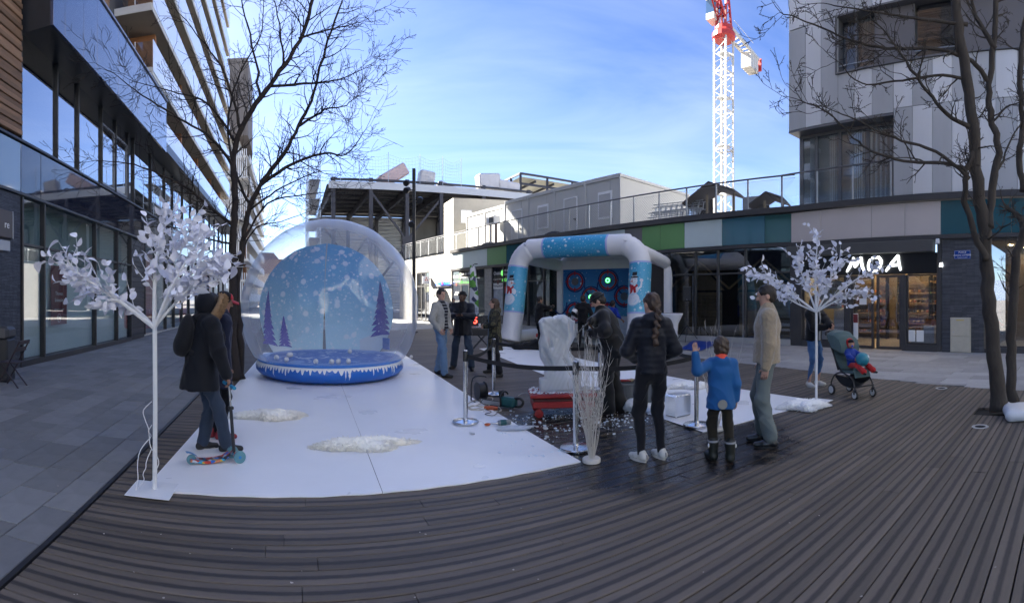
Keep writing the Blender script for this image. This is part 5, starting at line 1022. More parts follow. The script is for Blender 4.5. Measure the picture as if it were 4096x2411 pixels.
# snowman print wrapped on each leg
SNW = mat('snowman_white', (.74,.78,.84), .5); SNS = mat('snowman_shade', (.42,.6,.78), .5); SNB = mat('snowman_black', (.015,.015,.02), .5); SNR = mat('snowman_scarf', (.42,.02,.03), .5); SNO = mat('snowman_carrot', (.7,.16,.03), .5)
def snowman(side):
    q = leg_nodes(side); cum = [0]
    for i in range(1, len(q)): cum.append(cum[-1]+(q[i]-q[i-1]).length)
    az0 = -.15 if side < 0 else -.30
    def S_(u, v, lift):
        v += .42; i = max(0, min(len(q)-2, sum(1 for c in cum if c <= v)-1)); f = (v-cum[i])/(cum[i+1]-cum[i]); c = q[i].lerp(q[i+1], f); up = (q[i+1]-q[i]).normalized()
        fx = Vector((1,0,0)); fx = (fx-up*fx.dot(up)).normalized(); fy = fx.cross(up)
        if fy.y > 0: fy = -fy
        th = u/RT_+az0; return c+(fx*sin(th)+fy*cos(th))*(RT_+.013+lift)
    root = None
    def dec(name, poly, m_, lift, par=None):
        cx = sum(p[0] for p in poly)/len(poly); cy = sum(p[1] for p in poly)/len(poly); b = B(); n = len(poly); V = [S_(cx, cy, lift)]
        for k in (.5, 1): V += [S_(cx+(x-cx)*k, cy+(y-cy)*k, lift) for x, y in poly]
        b.add(V, [(0, 1+i, 1+(i+1) % n) for i in range(n)]+[(1+i, 1+n+i, 1+n+(i+1) % n, 1+(i+1) % n) for i in range(n)]); return obj(name, b, m_, par or AR)
    ell = lambda cx, cy, rx, ry, n=22, a0=0: [(cx+rx*cos(a0+2*PI*k/n), cy+ry*sin(a0+2*PI*k/n)) for k in range(n)]
    root = dec('snowman_print', ell(0, -.02, .235, .215), SNS, .001); dec('belly', ell(-.0, .0, .225, .2), SNW, .002, root); dec('chest_outline', ell(0, .30, .2, .175), SNS, .003, root); dec('chest', ell(0, .315, .19, .165), SNW, .004, root); dec('head_outline', ell(.02, .58, .135, .13), SNS, .005, root); dec('head', ell(.02, .585, .125, .12), SNW, .006, root)
    dec('scarf', [(-.13,.50),(.0,.44),(.15,.47),(.17,.40),(.1,.36),(.12,.2),(.05,.18),(.03,.34),(-.02,.2),(-.1,.16),(-.1,.36),(-.14,.42)], SNR, .008, root)
    s1 = 1 if side < 0 else -1
    dec('carrot', [(.03*s1+.02,.60),(.22*s1+.02,.545),(.03*s1+.02,.545)][::s1], SNO, .010, root); dec('hat_brim', ell(.04, .70, .135, .03), SNB, .009, root); dec('hat_crown', [(-.04,.71),(.12,.72),(.13,.87),(-.03,.86)], SNB, .010, root); dec('hat_band', [(-.04,.715),(.12,.725),(.12,.755),(-.04,.745)], ICW, .011, root)
    for ex_ in (-.03, .07):
        for d in (1, -1): dec('eye', [(ex_-.02,.625-.02*d),(ex_-.012,.63-.02*d),(ex_+.02,.63+.02*d),(ex_+.012,.635+.02*d)], SNB, .0105, root)
    for k in range(5): dec('mouth', ell(-.04+.03*k, .515+.012*abs(k-2), .008, .008, 8), SNB, .0105, root)
    if side > 0: dec('arm', [(.17,.33),(.24,.42),(.25,.56),(.3,.56),(.29,.38),(.18,.28)][::-1], SNW, .005, root); dec('glove', ell(.27,.60,.055,.055), SNW, .006, root)
    else: dec('arm', ell(.2,.26,.06,.1), SNW, .0035, root)
for side in (-1, 1): snowman(side)
# rear frame, side tubes, base
bp = frame_path(DP, hw_-.02, ZT-.15, .12, 0, .3); inflated('rear_tube', bp, .27, AW)
for sg_ in (-1, 1):
    inflated('side_tube', [Vector((sg_*(hw_-.08), .1, ZT-.25)), Vector((sg_*(hw_-.05), DP*.5, ZT-.32)), Vector((sg_*(hw_-.05), DP-.05, ZT-.4))], .26, AW); inflated('base_tube', [Vector((sg_*hw_, -.55, .27)), Vector((sg_*hw_, DP*.5, .24)), Vector((sg_*hw_, DP, .25))], .24, AW)
inflated('base_tube', [Vector((-hw_, DP-.1, .25)), Vector((0, DP-.15, .25)), Vector((hw_, DP-.1, .25))], .24, AW)
obj('canopy', B().grid(lambda u, v: ((2*u-1)*(hw_-.1), .1+v*(DP-.2), ZT+.02-.28*sin(PI*u)*.3-.12*sin(PI*v)), 12, 8), AW, AR, smooth='all')
NET = mat('dark_net', (.03,.03,.035), .8, alpha=.82)
obj('side_net', B().bx(hw_-.02, hw_-.01, .3, DP-.3, .4, ZT-.5), NET, AR)
obj('side_net', B().bx(-hw_+.01, -hw_+.02, DP*.72, DP-.28, .4, ZT-.6), NET, AR)
# target wall
TWL = print_mat('target_wall_print', (.03,.17,.48), (.10,.38,.62), .9, 2.7, 3.0, .5); y_ = DP-.35
obj('wall_lower', B().bx(-hw_+.2, hw_-.2, y_+.04, y_+.12, .3, 1.05), AW, AR); obj('target_wall', B().bx(-hw_+.35, hw_-.3, y_, y_+.08, .95, 2.85), TWL, AR); obj('wall_top', B().bx(-hw_+.2, hw_-.2, y_+.03, y_+.1, 2.85, 3.2), AW, AR)
TR = mat('target_red', (.42,.02,.03), .5); TBL = mat('target_dark_blue', (.012,.05,.22), .5); MESHG = mat('target_mesh', (.16,.17,.19), .7, var=.2, vscale=40); LED = mat('green_led', (.1,1,.2), .4, emit=(.1,1,.22), estr=2)
tx = [(-1.42,2.35,0),(0.03,2.38,1),(1.42,2.38,0),(-.70,1.72,1),(.72,1.74,0),(-1.42,1.08,0),(.0,1.08,0)]
for x, z, on in tx:
    c = Vector((x, y_-.03, z)); tg = obj('target_ring', B().tube([c+Vector((.34*cos(k*PI/18), 0, .34*sin(k*PI/18))) for k in range(36)], .035, 8, closed=True), TR, AR, smooth='all')
    obj('contour_ring', B().tube([c+Vector((.42*cos(k*PI/18), .02, .42*sin(k*PI/18))) for k in range(36)], .028, 8, closed=True), TBL, tg, smooth='all')  # darker blue contour round the target
    obj('mesh_disc', B().lathe([(.16,0),(.14,.02)], 20, c+Vector((0,.01,0)), 0, Matrix.Rotation(PI/2,3,'X')), MESHG, tg)
    for k in range(4): a = k*PI/2; d = Vector((cos(a),0,sin(a))); obj('cross_bar', B().bar(c+d*.24+Vector((0,-.01,0)), c+d*.42+Vector((0,-.01,0)), .05, .03), TR, tg)
    if on:
        for k in range(14): obj('led', B().ball(c+Vector((.075*cos(k*PI/7), -.03, .075*sin(k*PI/7))), .013, 6), LED, tg)
for x, z in ((-.72,2.5),(.72,2.5),(-2.1,1.7)): obj('wall_groove', B().tube([(x+.3*cos(k*PI/10), y_-.012, z-.2-.5*sin(k*PI/10)) for k in range(11)], .03, 6), TBL, AR, smooth='all')
# ================================================ people: bodies and clothes grown as smooth solids
def skin(F, lo, h):
    ins = F < 0; c8 = [(i,j,l) for i in (0,1) for j in (0,1) for l in (0,1)]
    sl = lambda G, i, j, l: G[i:G.shape[0]-1+i, j:G.shape[1]-1+j, l:G.shape[2]-1+l]
    cnt = sum(sl(ins, *c).astype(np.int8) for c in c8); act = (cnt > 0) & (cnt < 8); I = np.argwhere(act)
    if len(I) == 0: return [], []
    idx_ = np.full(act.shape, -1, int); idx_[act] = np.arange(len(I)); acc = np.zeros((len(I),3)); num = np.zeros(len(I))
    val = {c: F[I[:,0]+c[0], I[:,1]+c[1], I[:,2]+c[2]] for c in c8}
    for c in c8:
        for axn in range(3):
            if c[axn]: continue
            e = list(c); e[axn] = 1; va, vb = val[c], val[tuple(e)]; m = (va < 0) != (vb < 0); t = va/(va-vb+1e-12*(va == vb))
            P = np.tile(np.array(c, float), (len(I),1)); P[:,axn] += t; acc[m] += P[m]; num += m
    V = lo+(I+acc/num[:,None])*h; Fs = []
    for axn in range(3):
        d1, d2 = [(1,2),(2,0),(0,1)][axn]; s0 = [slice(None)]*3; s1 = [slice(None)]*3; s0[axn] = slice(0,-1); s1[axn] = slice(1,None)
        A_, B_ = ins[tuple(s0)], ins[tuple(s1)]; ch = np.argwhere(A_ != B_)
        ch = ch[(ch[:,d1] > 0) & (ch[:,d2] > 0) & (ch[:,d1] < act.shape[d1]) & (ch[:,d2] < act.shape[d2])]
        fl = A_[ch[:,0],ch[:,1],ch[:,2]]; q = []
        for o1, o2 in ((1,1),(0,1),(0,0),(1,0)):
            cc = ch.copy(); cc[:,d1] -= o1; cc[:,d2] -= o2; q.append(idx_[cc[:,0],cc[:,1],cc[:,2]])
        Q = np.stack(q, 1); Q[~fl] = Q[~fl][:,::-1]; Fs.append(Q)
    return V, np.concatenate(Fs)
def sdf_mesh(prims, h, k=.03, noise=None, cut=None, cut_n=None):
    """prims: ('c', a, b, ra, rb[, axis, squeeze]) tapered limb, ('e', centre, radii[, M]) ellipsoid, ('-e', ...) carves. One closed skin."""
    lo = np.full(3, 1e9); hi = -lo
    for p in prims:
        if p[0][0] == '-': continue
        if p[0] == 'c': A = np.array([p[1], p[2]], float); r = max(p[3], p[4])
        else: A = np.array([p[1]], float); r = max(p[2])
        lo = np.minimum(lo, A.min(0)-r); hi = np.maximum(hi, A.max(0)+r)
    lo -= 4*h+k*.3; hi += 4*h+k*.3; n = np.ceil((hi-lo)/h).astype(int)+1; F = np.full(n, 9.0)
    ax = [lo[i]+h*np.arange(n[i]) for i in range(3)]
    for ip, p in enumerate(prims):
        if cut_n is not None and ip == cut_n: F = np.maximum(F, cut(ax[0][:,None,None], ax[1][None,:,None], ax[2][None,None,:]))
        neg = p[0][0] == '-'; kind = p[0][-1]
        if kind == 'c': A = np.array([p[1], p[2]], float); r = max(p[3], p[4])
        else: A = np.array([p[1]], float); r = max(p[2])
        a = np.maximum(0, np.floor((A.min(0)-r-k-3*h-lo)/h).astype(int)); b = np.minimum(n, np.ceil((A.max(0)+r+k+3*h-lo)/h).astype(int)+1)
        if np.any(b <= a): continue
        X = ax[0][a[0]:b[0], None, None]; Y = ax[1][None, a[1]:b[1], None]; Z = ax[2][None, None, a[2]:b[2]]
        if kind == 'c':
            u = A[1]-A[0]; L2 = max(1e-9, float(u@u)); dx, dy, dz = X-A[0,0], Y-A[0,1], Z-A[0,2]
            t = np.clip((dx*u[0]+dy*u[1]+dz*u[2])/L2, 0, 1); qx, qy, qz = dx-t*u[0], dy-t*u[1], dz-t*u[2]
            d2 = qx*qx+qy*qy+qz*qz
            if len(p) > 5: w = np.array(p[5], float); c = qx*w[0]+qy*w[1]+qz*w[2]; d2 = d2+c*c*(p[6]**2-1)
            d = np.sqrt(d2)-(p[3]+(p[4]-p[3])*t)
        else:
            dx, dy, dz = X-A[0,0], Y-A[0,1], Z-A[0,2]; rx, ry, rz = p[2]
            if len(p) > 3: m = np.array(p[3]).T; dx, dy, dz = (m[i,0]*dx+m[i,1]*dy+m[i,2]*dz for i in range(3))
            q = np.sqrt((dx/rx)**2+(dy/ry)**2+(dz/rz)**2); q2 = np.sqrt((dx/rx**2)**2+(dy/ry**2)**2+(dz/rz**2)**2)+1e-9; d = q*(q-1)/q2
        S_ = F[a[0]:b[0], a[1]:b[1], a[2]:b[2]]
        if neg:
            kk = k*.4; g = np.clip(.5-.5*(S_+d)/kk, 0, 1); S_[...] = S_*(1-g)+(-d)*g+kk*g*(1-g)
        else:
            g = np.clip(.5+.5*(S_-d)/k, 0, 1); v = S_*(1-g)+d*g-k*g*(1-g); S_[...] = np.where(S_ > 5, d, v)
    if noise is not None: F = F+noise(ax[0][:,None,None], ax[1][None,:,None], ax[2][None,None,:])
    if cut is not None and cut_n is None: F = np.maximum(F, cut(ax[0][:,None,None], ax[1][None,:,None], ax[2][None,None,:]))
    return skin(F, lo, h)
def sobj(name, prims, h, m_, parent, k=.03, noise=None, cut=None, extra=None, cut_n=None):
    V, Fc = sdf_mesh(prims, h, k, noise, cut, cut_n); me = bpy.data.meshes.new(name); b = B()
    if len(V): b.v = V.tolist(); b.f = Fc.tolist(); b.m = [0]*len(b.f)
    for e in (extra or []): b.add(e.v, e.f, 0); b.m[-len(e.f):] = e.m
    return link(name, b.mesh(name, m_, 'all'), parent)
def folds(amp, kz=60, seed=0):
    """creases: ridged, warped and gathered in patches"""
    r = np.random.RandomState(seed); a = r.uniform(-1,1,(4,3)); ph = r.uniform(0,6,8)
    def f(X, Y, Z):
        w = np.sin(X*11*a[0,0]+Y*11*a[0,1]+Z*8+ph[0])+np.sin(X*15*a[1,0]+Y*14+Z*6*a[1,2]+ph[1])
        g1 = np.clip(.5+.9*np.sin(Z*7.1+ph[3]+X*5*a[2,0]+Y*6*a[2,1]), 0, 1); g2 = np.clip(.4+.9*np.sin(Z*5.3+ph[5]-X*7+Y*5*a[3,0]), 0, 1)
        r1 = 1-np.abs(np.sin(.5*(Z*kz*.75+X*26*a[2,2]+Y*22*a[3,1]+1.9*w+ph[2]))); r2 = 1-np.abs(np.sin(.5*(Z*kz*.4+X*48*np.sign(a[3,2])+Y*30*a[2,2]+1.4*w+ph[4])))
        return -amp*1.5*(r1*r1*g1+.8*r2*r2*g2)+amp*.5*np.sin(X*25+Z*19+w+ph[6])+amp*.6
    return f
def quilt(pitch, amp, seed=0):
    f0 = folds(.0025, 50, seed); return lambda X, Y, Z: amp*(1-np.abs(np.sin(np.pi*Z/pitch))**.7)+f0(X, Y, Z)
def fuzz(amp, sc=90):
    return lambda X, Y, Z: amp*(np.sin(X*sc)*np.sin(Y*sc*1.1+1)*np.sin(Z*sc*.9+2)+.7*np.sin(X*sc*.43+Z*sc*.3)*np.sin(Y*sc*.5-Z*sc*.37))+folds(.003,35)(X,Y,Z)
def V3(x): return np.array(x, float)
def nrm3(v): v = V3(v); return v/max(1e-9, np.linalg.norm(v))
def ik(a, t, l1, l2, hint):
    a, t = V3(a), V3(t); d = t-a; L = np.linalg.norm(d); mx = (l1+l2)*.995
    if L > mx: t = a+d/L*mx; d = t-a; L = mx
    u = d/L; hv = V3(hint); hv = hv-u*(hv@u); hv = nrm3(hv); x = (L*L+l1*l1-l2*l2)/(2*L); y = math.sqrt(max(0, l1*l1-x*x)); return a+u*x+hv*y, t
SKIN = {'fair': mat('skin_fair', (.46,.27,.20), .55, var=.05, vscale=20), 'dark': mat('skin_dark', (.075,.038,.025), .5, var=.05, vscale=20), 'tan': mat('skin_tan', (.33,.18,.12), .55, var=.05, vscale=20)}
EYE = mat('eye_dark', (.02,.015,.012), .2); LIP = mat('lip', (.26,.09,.08), .5); EYEW = mat('eye_white', (.3,.28,.27), .4)
def cloth(name, c, r=.85, **k): return mat(name, c, r, var=k.pop('var',.12), vscale=k.pop('vscale',7), bump=k.pop('bump',.15), bscale=k.pop('bscale',120), sheen=k.pop('sheen',.15), spec=.25, **k)
JEAN = cloth('denim_light', (.10,.17,.28), var=.35, vscale=4); JEAND = cloth('denim_dark', (.03,.045,.075), var=.3, vscale=4); JEANB = cloth('denim_blue', (.06,.13,.27), var=.35, vscale=4); BLK = cloth('black_cloth', (.007,.007,.009)); NAVY = cloth('navy_nylon', (.006,.0075,.014), .5); DKCOAT = cloth('dark_navy_coat', (.005,.006,.010), .7)
HAIRD = mat('dark_hair', (.018,.012,.009), .5, var=.3, vscale=30, stretch=(8,8,1)); HAIRB = mat('brown_hair', (.045,.025,.015), .5, var=.3, vscale=30, stretch=(8,8,1)); SOLEW = mat('sole_white', (.62,.6,.56), .6); SHOEB = mat('shoe_black', (.014,.013,.013), .5); SHOEW = mat('shoe_white', (.6,.58,.53), .55, var=.06)
def person(lab, feet, face, H=1.75, group=None, pel=None, lean=0.0, side=0.0, twist=0.0, head=(0,0,0), arms=None, hints=None, skin='fair', h=.013,
           top=None, legs=None, shoes=None, hair=None, hat=None, curl=(.5,.5), build=1.0, knees=None, handn=(None,None), base=None, name='person', cat='person', extras=None, hdir=(None,None), hsc=1.0, glove=None):
    """feet: two (x, y[, z, yaw]) in local metres for a 1.75 m figure, left then right; arms: wrist targets"""
    s = H/1.75; root = empty(name, base, -face, lab, cat, group); E = {'root': root, 's': s}
    feet = [tuple(f)+(0,0)[:max(0,4-len(f))] if len(f) < 4 else f for f in feet]; feet = [(f[0], f[1], f[2] if len(f) > 2 else 0, f[3] if len(f) > 3 else 0) for f in feet]
    P0 = V3(pel) if pel is not None else V3([(feet[0][0]+feet[1][0])/2, (feet[0][1]+feet[1][1])/2, .925])
    td = nrm3([math.sin(side), math.sin(lean), math.cos(lean)*math.cos(side)]); fw = nrm3([math.sin(twist)*-1, math.cos(twist), 0]); fw = nrm3(fw-td*(fw@td)); sd = np.cross(fw, td)
    hipd = V3([1,0,0]); HL = [P0+hipd*-.086, P0+hipd*.086]; waist = P0+td*.16; chest = P0+td*.36; neck = P0+td*.535; SH_ = [P0+td*.468-sd*.160*build, P0+td*.468+sd*.160*build]
    KN, AN = [], []
    for i in (0, 1):
        f = feet[i]; an = V3([f[0], f[1], f[2]+.095]); an = an-V3([math.sin(f[3])*-.0, 0, 0]); kn, an = ik(HL[i], an, .425, .42, (knees[i] if knees else (math.sin(-f[3])*.6, 1, 0.1))); KN.append(kn); AN.append(an)
    arms = arms or [None, None]; EL, WR = [], []
    for i in (0, 1):
        sg_ = (-1, 1)[i]; t = arms[i]; t = V3(t) if t is not None else SH_[i]+V3([sg_*.06, .03, -.53]); hn = (hints[i] if hints and hints[i] is not None else (sg_*.6, -.8, -.3)); e, w = ik(SH_[i], t, .285, .25, hn); EL.append(e); WR.append(w)
    # head frame
    yw, pt, rl = head; hf = nrm3(fw*math.cos(yw)*math.cos(pt)+(-sd)*math.sin(yw)*math.cos(pt)+V3([0,0,1])*math.sin(pt)); hs = nrm3(np.cross(hf, [0,0,1])); hu = np.cross(hs, hf); HM = np.stack([hs, hf, hu], 1)
    hc = neck+td*.10+V3([0,0,.055])+fw*.025; hc = hc+V3([0,0,.11*(hsc-1)]); hp = lambda x, y, z: hc+HM@(V3([x,y,z])*hsc); E.update(hsc=hsc, hp=hp, HM=HM, hc=hc, neck=neck, fw=fw, sd=sd, td=td, WR=WR, EL=EL, SH=SH_, P0=P0, chest=chest, waist=waist, AN=AN)
    c = lambda a, b, ra, rb, *q: ('c', a*s, b*s, ra*s, rb*s, *q); el = lambda ce, r, M=None: ('e', ce*s, tuple(v*s*(hsc if M is HM else 1) for v in r)) + ((M,) if M is not None else ())
    nel = lambda ce, r, M=None: ('-e', ce*s, tuple(v*s*(hsc if M is HM else 1) for v in r)) + ((M,) if M is not None else ())
    # --- body: one continuous skin
    bp_ = [el(hp(0,-.008,.018), (.073,.092,.093), HM), el(hp(0,.02,-.055), (.054,.062,.066), HM), el(hp(0,.052,-.095), (.026,.024,.022), HM), c(hp(0,.08,.012), hp(0,.103,-.026), .011, .015), c(hp(-.034,.078,.032), hp(.034,.078,.032), .013, .013), el(hp(.075,-.008,-.018), (.011,.02,.03), HM), el(hp(-.075,-.008,-.018), (.011,.02,.03), HM),
           nel(hp(-.031,.098,.010), (.013,.010,.007), HM), nel(hp(.031,.098,.010), (.013,.010,.007), HM), c(neck-td*.05, hp(0,-.02,-.05), .056, .05),
           c(P0, waist, .115, .105, fw, 1.25), c(waist, chest, .105, .115, fw, 1.25), c(SH_[0], SH_[1], .05, .05)]
    for i in (0, 1): bp_ += [c(SH_[i], EL[i], .043, .036), c(EL[i], WR[i], .036, .026), c(HL[i], KN[i], .06, .042), c(KN[i], AN[i], .04, .030), c(AN[i], AN[i]+V3([0,0,-.05]), .03, .03)]
    ex = []
    for sg_ in (-1, 1): ex.append(B().ball(Vector(hp(.031*sg_,.083,.010)*s), .0095*s, 10, 1)); ex.append(B().ball(Vector(hp(.031*sg_,.091,.010)*s), .0055*s, 8, 2))
    mp_ = [Vector(hp(x,.079-.006*abs(x)/.02,-.055)*s) for x in (-.022,-.01,0,.01,.022)]; ex.append(B().tube(mp_, [.003*s,.006*s,.0065*s,.006*s,.003*s], 6, m=3))
    body = sobj('body', bp_, h*.8*max(.7,s), [SKIN[skin], EYEW, EYE, LIP], root, .022*s, None, None, ex)
    # --- hands: palm, four fingers and a thumb each
    for i in (0, 1):
        sg_ = (-1, 1)[i]; hd_ = nrm3(hdir[i]) if hdir[i] is not None else nrm3(WR[i]-EL[i]); pn = V3(handn[i]) if handn[i] is not None else -sg_*sd; pn = nrm3(pn-hd_*(pn@hd_)); tb = np.cross(hd_, pn)*(1 if i else -1); cu = curl[i]
        # tb: thumb side
        if tb@(fw+V3([0,0,.3])) < 0: tb = -tb
        w = WR[i]; pr = [c(w-hd_*.02, w+hd_*.03, .025, .027, pn, 1.35), c(w+hd_*.04+tb*.018, w+hd_*.075+tb*.02, .022, .019, pn, 1.5), c(w+hd_*.04-tb*.018, w+hd_*.072-tb*.022, .022, .018, pn, 1.5)]
        hm = sobj('hand_tmp', pr, .0065*max(.8,s), SKIN[skin], root, .018*s)
        fb = B(); me = hm.data; fb.v = [tuple(v.co) for v in me.vertices]; fb.f = [tuple(p.vertices) for p in me.polygons]; fb.m = [0]*len(fb.f); bpy.data.objects.remove(hm)
        for q_i, (off, L) in enumerate(((.029,.068),(.010,.077),(-.010,.072),(-.028,.056))):
            p = w+hd_*.078+tb*off; d = hd_; pts = [p-d*.012]; a_ = 0
            for k in range(3): a_ += cu*(.55,.75,.6)[k]; dd = hd_*math.cos(a_)+pn*math.sin(a_); p = p+dd*L*(.45,.32,.23)[k]; pts.append(p)
            fb.tube([Vector(v*s) for v in pts], [.0098*s,.0092*s,.008*s,.0062*s], 7)
        p = w+hd_*.022+tb*.026; d1 = nrm3(hd_*.6+tb*.7+pn*.35*cu*2); p2 = p+d1*.038; d2 = nrm3(hd_*.85+tb*.2+pn*(.3+.5*cu)); fb.tube([Vector(v*s) for v in (p-d1*.012, p, p2, p2+d2*.03)], [.0125*s,.0125*s,.0105*s,.0075*s], 7)
        obj_me = fb; 
        b2 = B(); b2.v = [tuple(v.co) for v in body.data.vertices]; b2.f = [tuple(p.vertices) for p in body.data.polygons]; b2.m = [p.material_index for p in body.data.polygons]; b2.add(fb.v, fb.f, 4 if glove else 0); old = body.data; body.data = b2.mesh('body', [SKIN[skin], EYEW, EYE, LIP, glove or LIP], 'all'); bpy.data.meshes.remove(old)
    # --- trousers
    if legs:
        lo_ = legs.get('loose', .0); tp = [c(HL[0]+V3([.03,0,.02]), HL[1]+V3([-.03,0,.02]), .100+lo_*.4, .100+lo_*.4, fw, 1.08), c(P0+V3([0,-.02,-.02]), P0+td*.14, .112, .108, fw, 1.22)]
        for i in (0, 1):
            kb = KN[i]; ank = AN[i]+V3([0,0,legs.get('hem', .0)]); hw2 = legs.get('ankle', .055)
            tp += [c(HL[i], kb, .084+lo_*.3, .064+lo_), c(kb, ank, .064+lo_, hw2+lo_)]
        sobj('trousers', tp, h*s, legs['m'], root, .035*s, legs.get('n') or folds(.009*s, 50/s, legs.get('seed', 3)))
        if legs.get('belt'): sobj('belt', [c(P0+td*.085, P0+td*.115, .148*build, .148*build, fw, 1.24)], .012, BLK, root, .01)
    # --- shoes
    for i in (0, 1):
        if not shoes: break
        f = feet[i]; yaw = f[3]; d = V3([math.sin(-yaw), math.cos(yaw), 0]); pz = shoes.get('pitch', 0); A_ = V3([f[0], f[1], f[2]]); lz = V3([0,0,1]); sp = [c(A_+d*-.045+lz*.045, A_+d*.06+lz*.042, .038, .04), c(A_+d*.06+lz*.04, A_+d*.155+lz*.032, .041, .032), c(A_+d*-.03+lz*.06, A_+d*-.01+lz*(.085+shoes.get('high', 0)), .04, .042+shoes.get('fat', 0))]
        zc = (f[2]+.012)*s; so = sobj('shoe', sp, .0085*s, shoes['m'], root, .025*s, None, lambda X, Y, Z, zc=zc: zc-Z+0*X+0*Y)
        n2 = 16; rgt = V3([d[1],-d[0],0]); ol = [A_+d*(.05+.118*math.cos(2*PI*k/n2))+rgt*(.043 if math.cos(2*PI*k/n2) > -.2 else .037)*math.sin(2*PI*k/n2) for k in range(n2)]
        sb = B(); zz = [f[2]*s+.001, f[2]*s+.024*s]; sb.prism([(p[0]*s, p[1]*s) for p in ol], zz[0], zz[1]) if (rgt[0]*d[1]-rgt[1]*d[0]) < 0 else sb.prism([(p[0]*s, p[1]*s) for p in ol][::-1], zz[0], zz[1]); obj('sole', sb, shoes.get('sole', SOLEW), so, smooth=True)
        if shoes.get('stripes'):
            for sg_ in (-1, 1):
                st2 = B()
                for k in range(3): a = A_+d*(.035+.022*k)+rgt*sg_*.0415+lz*.028; st2.bar(Vector(a*s), Vector((a+d*.012+lz*.03-rgt*sg_*.006)*s), .006*s, .008*s)
                obj('stripe', st2, shoes['stripes'], so)
            obj('heel_tab', B().bar(Vector((A_-d*.082+lz*.04)*s), Vector((A_-d*.08+lz*.08)*s), .02*s, .008*s), shoes['stripes'], so)
        if shoes.get('laces'): lb = B(); [lb.bar(Vector((A_+d*(.05+.018*k)+lz*(.086-.009*k)-rgt*.02)*s), Vector((A_+d*(.05+.018*k)+lz*(.086-.009*k)+rgt*.02)*s), .006*s) for k in range(4)]; obj('laces', lb, SOLEW, so)
    # --- jacket or top
    if top:
        th = top.get('th', .02); Lh = top.get('hem', .02); fl = top.get('flare', 0); hemc = P0-td*Lh if Lh < .2 else P0-V3([0,0,Lh]); bw = build
        he = hemc*s; hn = td if Lh < .2 else V3([0,0,1]); hcut = lambda X, Y, Z: -((X-he[0])*hn[0]+(Y-he[1])*hn[1]+(Z-he[2])*hn[2])
        jp = [c(hemc-hn*.05, waist, (.150+th+fl)*bw, (.130+th)*bw, fw, 1.22), c(waist, chest, (.128+th)*bw, (.142+th)*bw, fw, 1.28), c(chest, P0+td*.44, (.142+th)*bw, .112+th, fw, 1.3), c(neck-td*.055, SH_[0], .066+th*.5, .052+th*.6), c(neck-td*.055, SH_[1], .066+th*.5, .052+th*.6), c(neck-td*.06, neck-td*.005, .07+th*.4, .060+th*.3)]
        ncut = len(jp)
        for i in (0, 1):
            cuff = WR[i]+(EL[i]-WR[i])*top.get('cuff', .02); jp += [c(SH_[i], EL[i], .056+th*.75, .046+th*.7), c(EL[i], cuff, .046+th*.7, .034+th*.55)]
        if top.get('hood') == 'down': jp += [el(neck-fw*.075-td*.01, (.125,.075,.08), np.stack([sd,fw,td],1)), c(neck-td*.02-fw*.02-sd*.07, neck-td*.05+fw*.07-sd*.06, .035, .025), c(neck-td*.02-fw*.02+sd*.07, neck-td*.05+fw*.07+sd*.06, .035, .025)]
        if top.get('collar'): jp += [c(neck-td*.03, neck+td*.05+fw*.01, .066, .064)]
        jk = sobj('jacket', jp, h*s, top['m'], root, .04*s, top.get('n') or folds(.010*s, 40/s, top.get('seed', 1)), hcut, None, ncut); E['jacket'] = jk
        if top.get('inner'):          # open front showing the shirt
            wv = top.get('wv', .05)*s; up_ = lambda p: ('c', p[1]+fw*.012*s, p[2]+fw*.012*s, p[3], p[4])+tuple(p[5:]); cs_ = chest*s
            sobj('shirt', [up_(p) for p in jp[:3]+[jp[5]]], h*s, top['inner'], root, .04*s, folds(.003,30,2), lambda X, Y, Z: np.maximum(np.maximum(hcut(X,Y,Z)+.01, np.abs((X-cs_[0])*sd[0]+(Y-cs_[1])*sd[1]+(Z-cs_[2])*sd[2])-wv*(1+.25*np.sin(Z*9))), -((X-cs_[0])*fw[0]+(Y-cs_[1])*fw[1]+(Z-cs_[2])*fw[2])))
    # --- hair
    if hair:
        n_ = lambda X, Y, Z: .004*np.sin(X*120/s+Z*30)*np.sin(Y*110/s+1)+.003*np.sin(Z*70/s+X*60)
        hpz = [el(hp(0,-.016,.03), (.083,.10,.096), HM), el(hp(0,-.045,-.01), (.078,.07,.085), HM)]
        if hair['k'] == 'mop': hpz = [el(hp(0,-.01,.025), (.09,.108,.104), HM), el(hp(0,-.03,-.03), (.088,.085,.085), HM)]
        neg_ = [nel(hp(0,.10,-.045), (.075,.085,.092), HM), nel(hp(.086,.02,-.045), (.03,.05,.05), HM), nel(hp(-.086,.02,-.045), (.03,.05,.05), HM)]
        if hair['k'] == 'long': hpz += [c(hp(-.06,-.03,-.02), hp(-.075,-.03,-.24), .045, .05), c(hp(.06,-.03,-.02), hp(.075,-.02,-.24), .045, .05), c(hp(0,-.07,0), hp(0,-.085,-.26), .07, .06)]; neg_ = neg_[:1]
        if hair['k'] == 'tied': hpz = [el(hp(0,-.014,.026), (.08,.098,.093), HM), el(hp(0,-.05,-.01), (.07,.066,.08), HM)]
        sobj('hair', hpz+neg_, .008*s, hair['m'], root, .02*s, n_)
        if hair['k'] == 'tied':     # braid down the back
            b0, b1 = hp(0,-.105,-.03), neck-fw*.185-td*.17; bq = [b0+(b1-b0)*(k/9)-fw*.03*math.sin(PI*k/9) for k in range(10)]; br_ = [el(q+sd*.010*((-1)**k), (.030,.027,.030)) for k, q in enumerate(bq)]+[c(b1, b1-td*.075, .016, .030)]; sobj('braid', br_, .006, hair['m'], root, .008, n_)
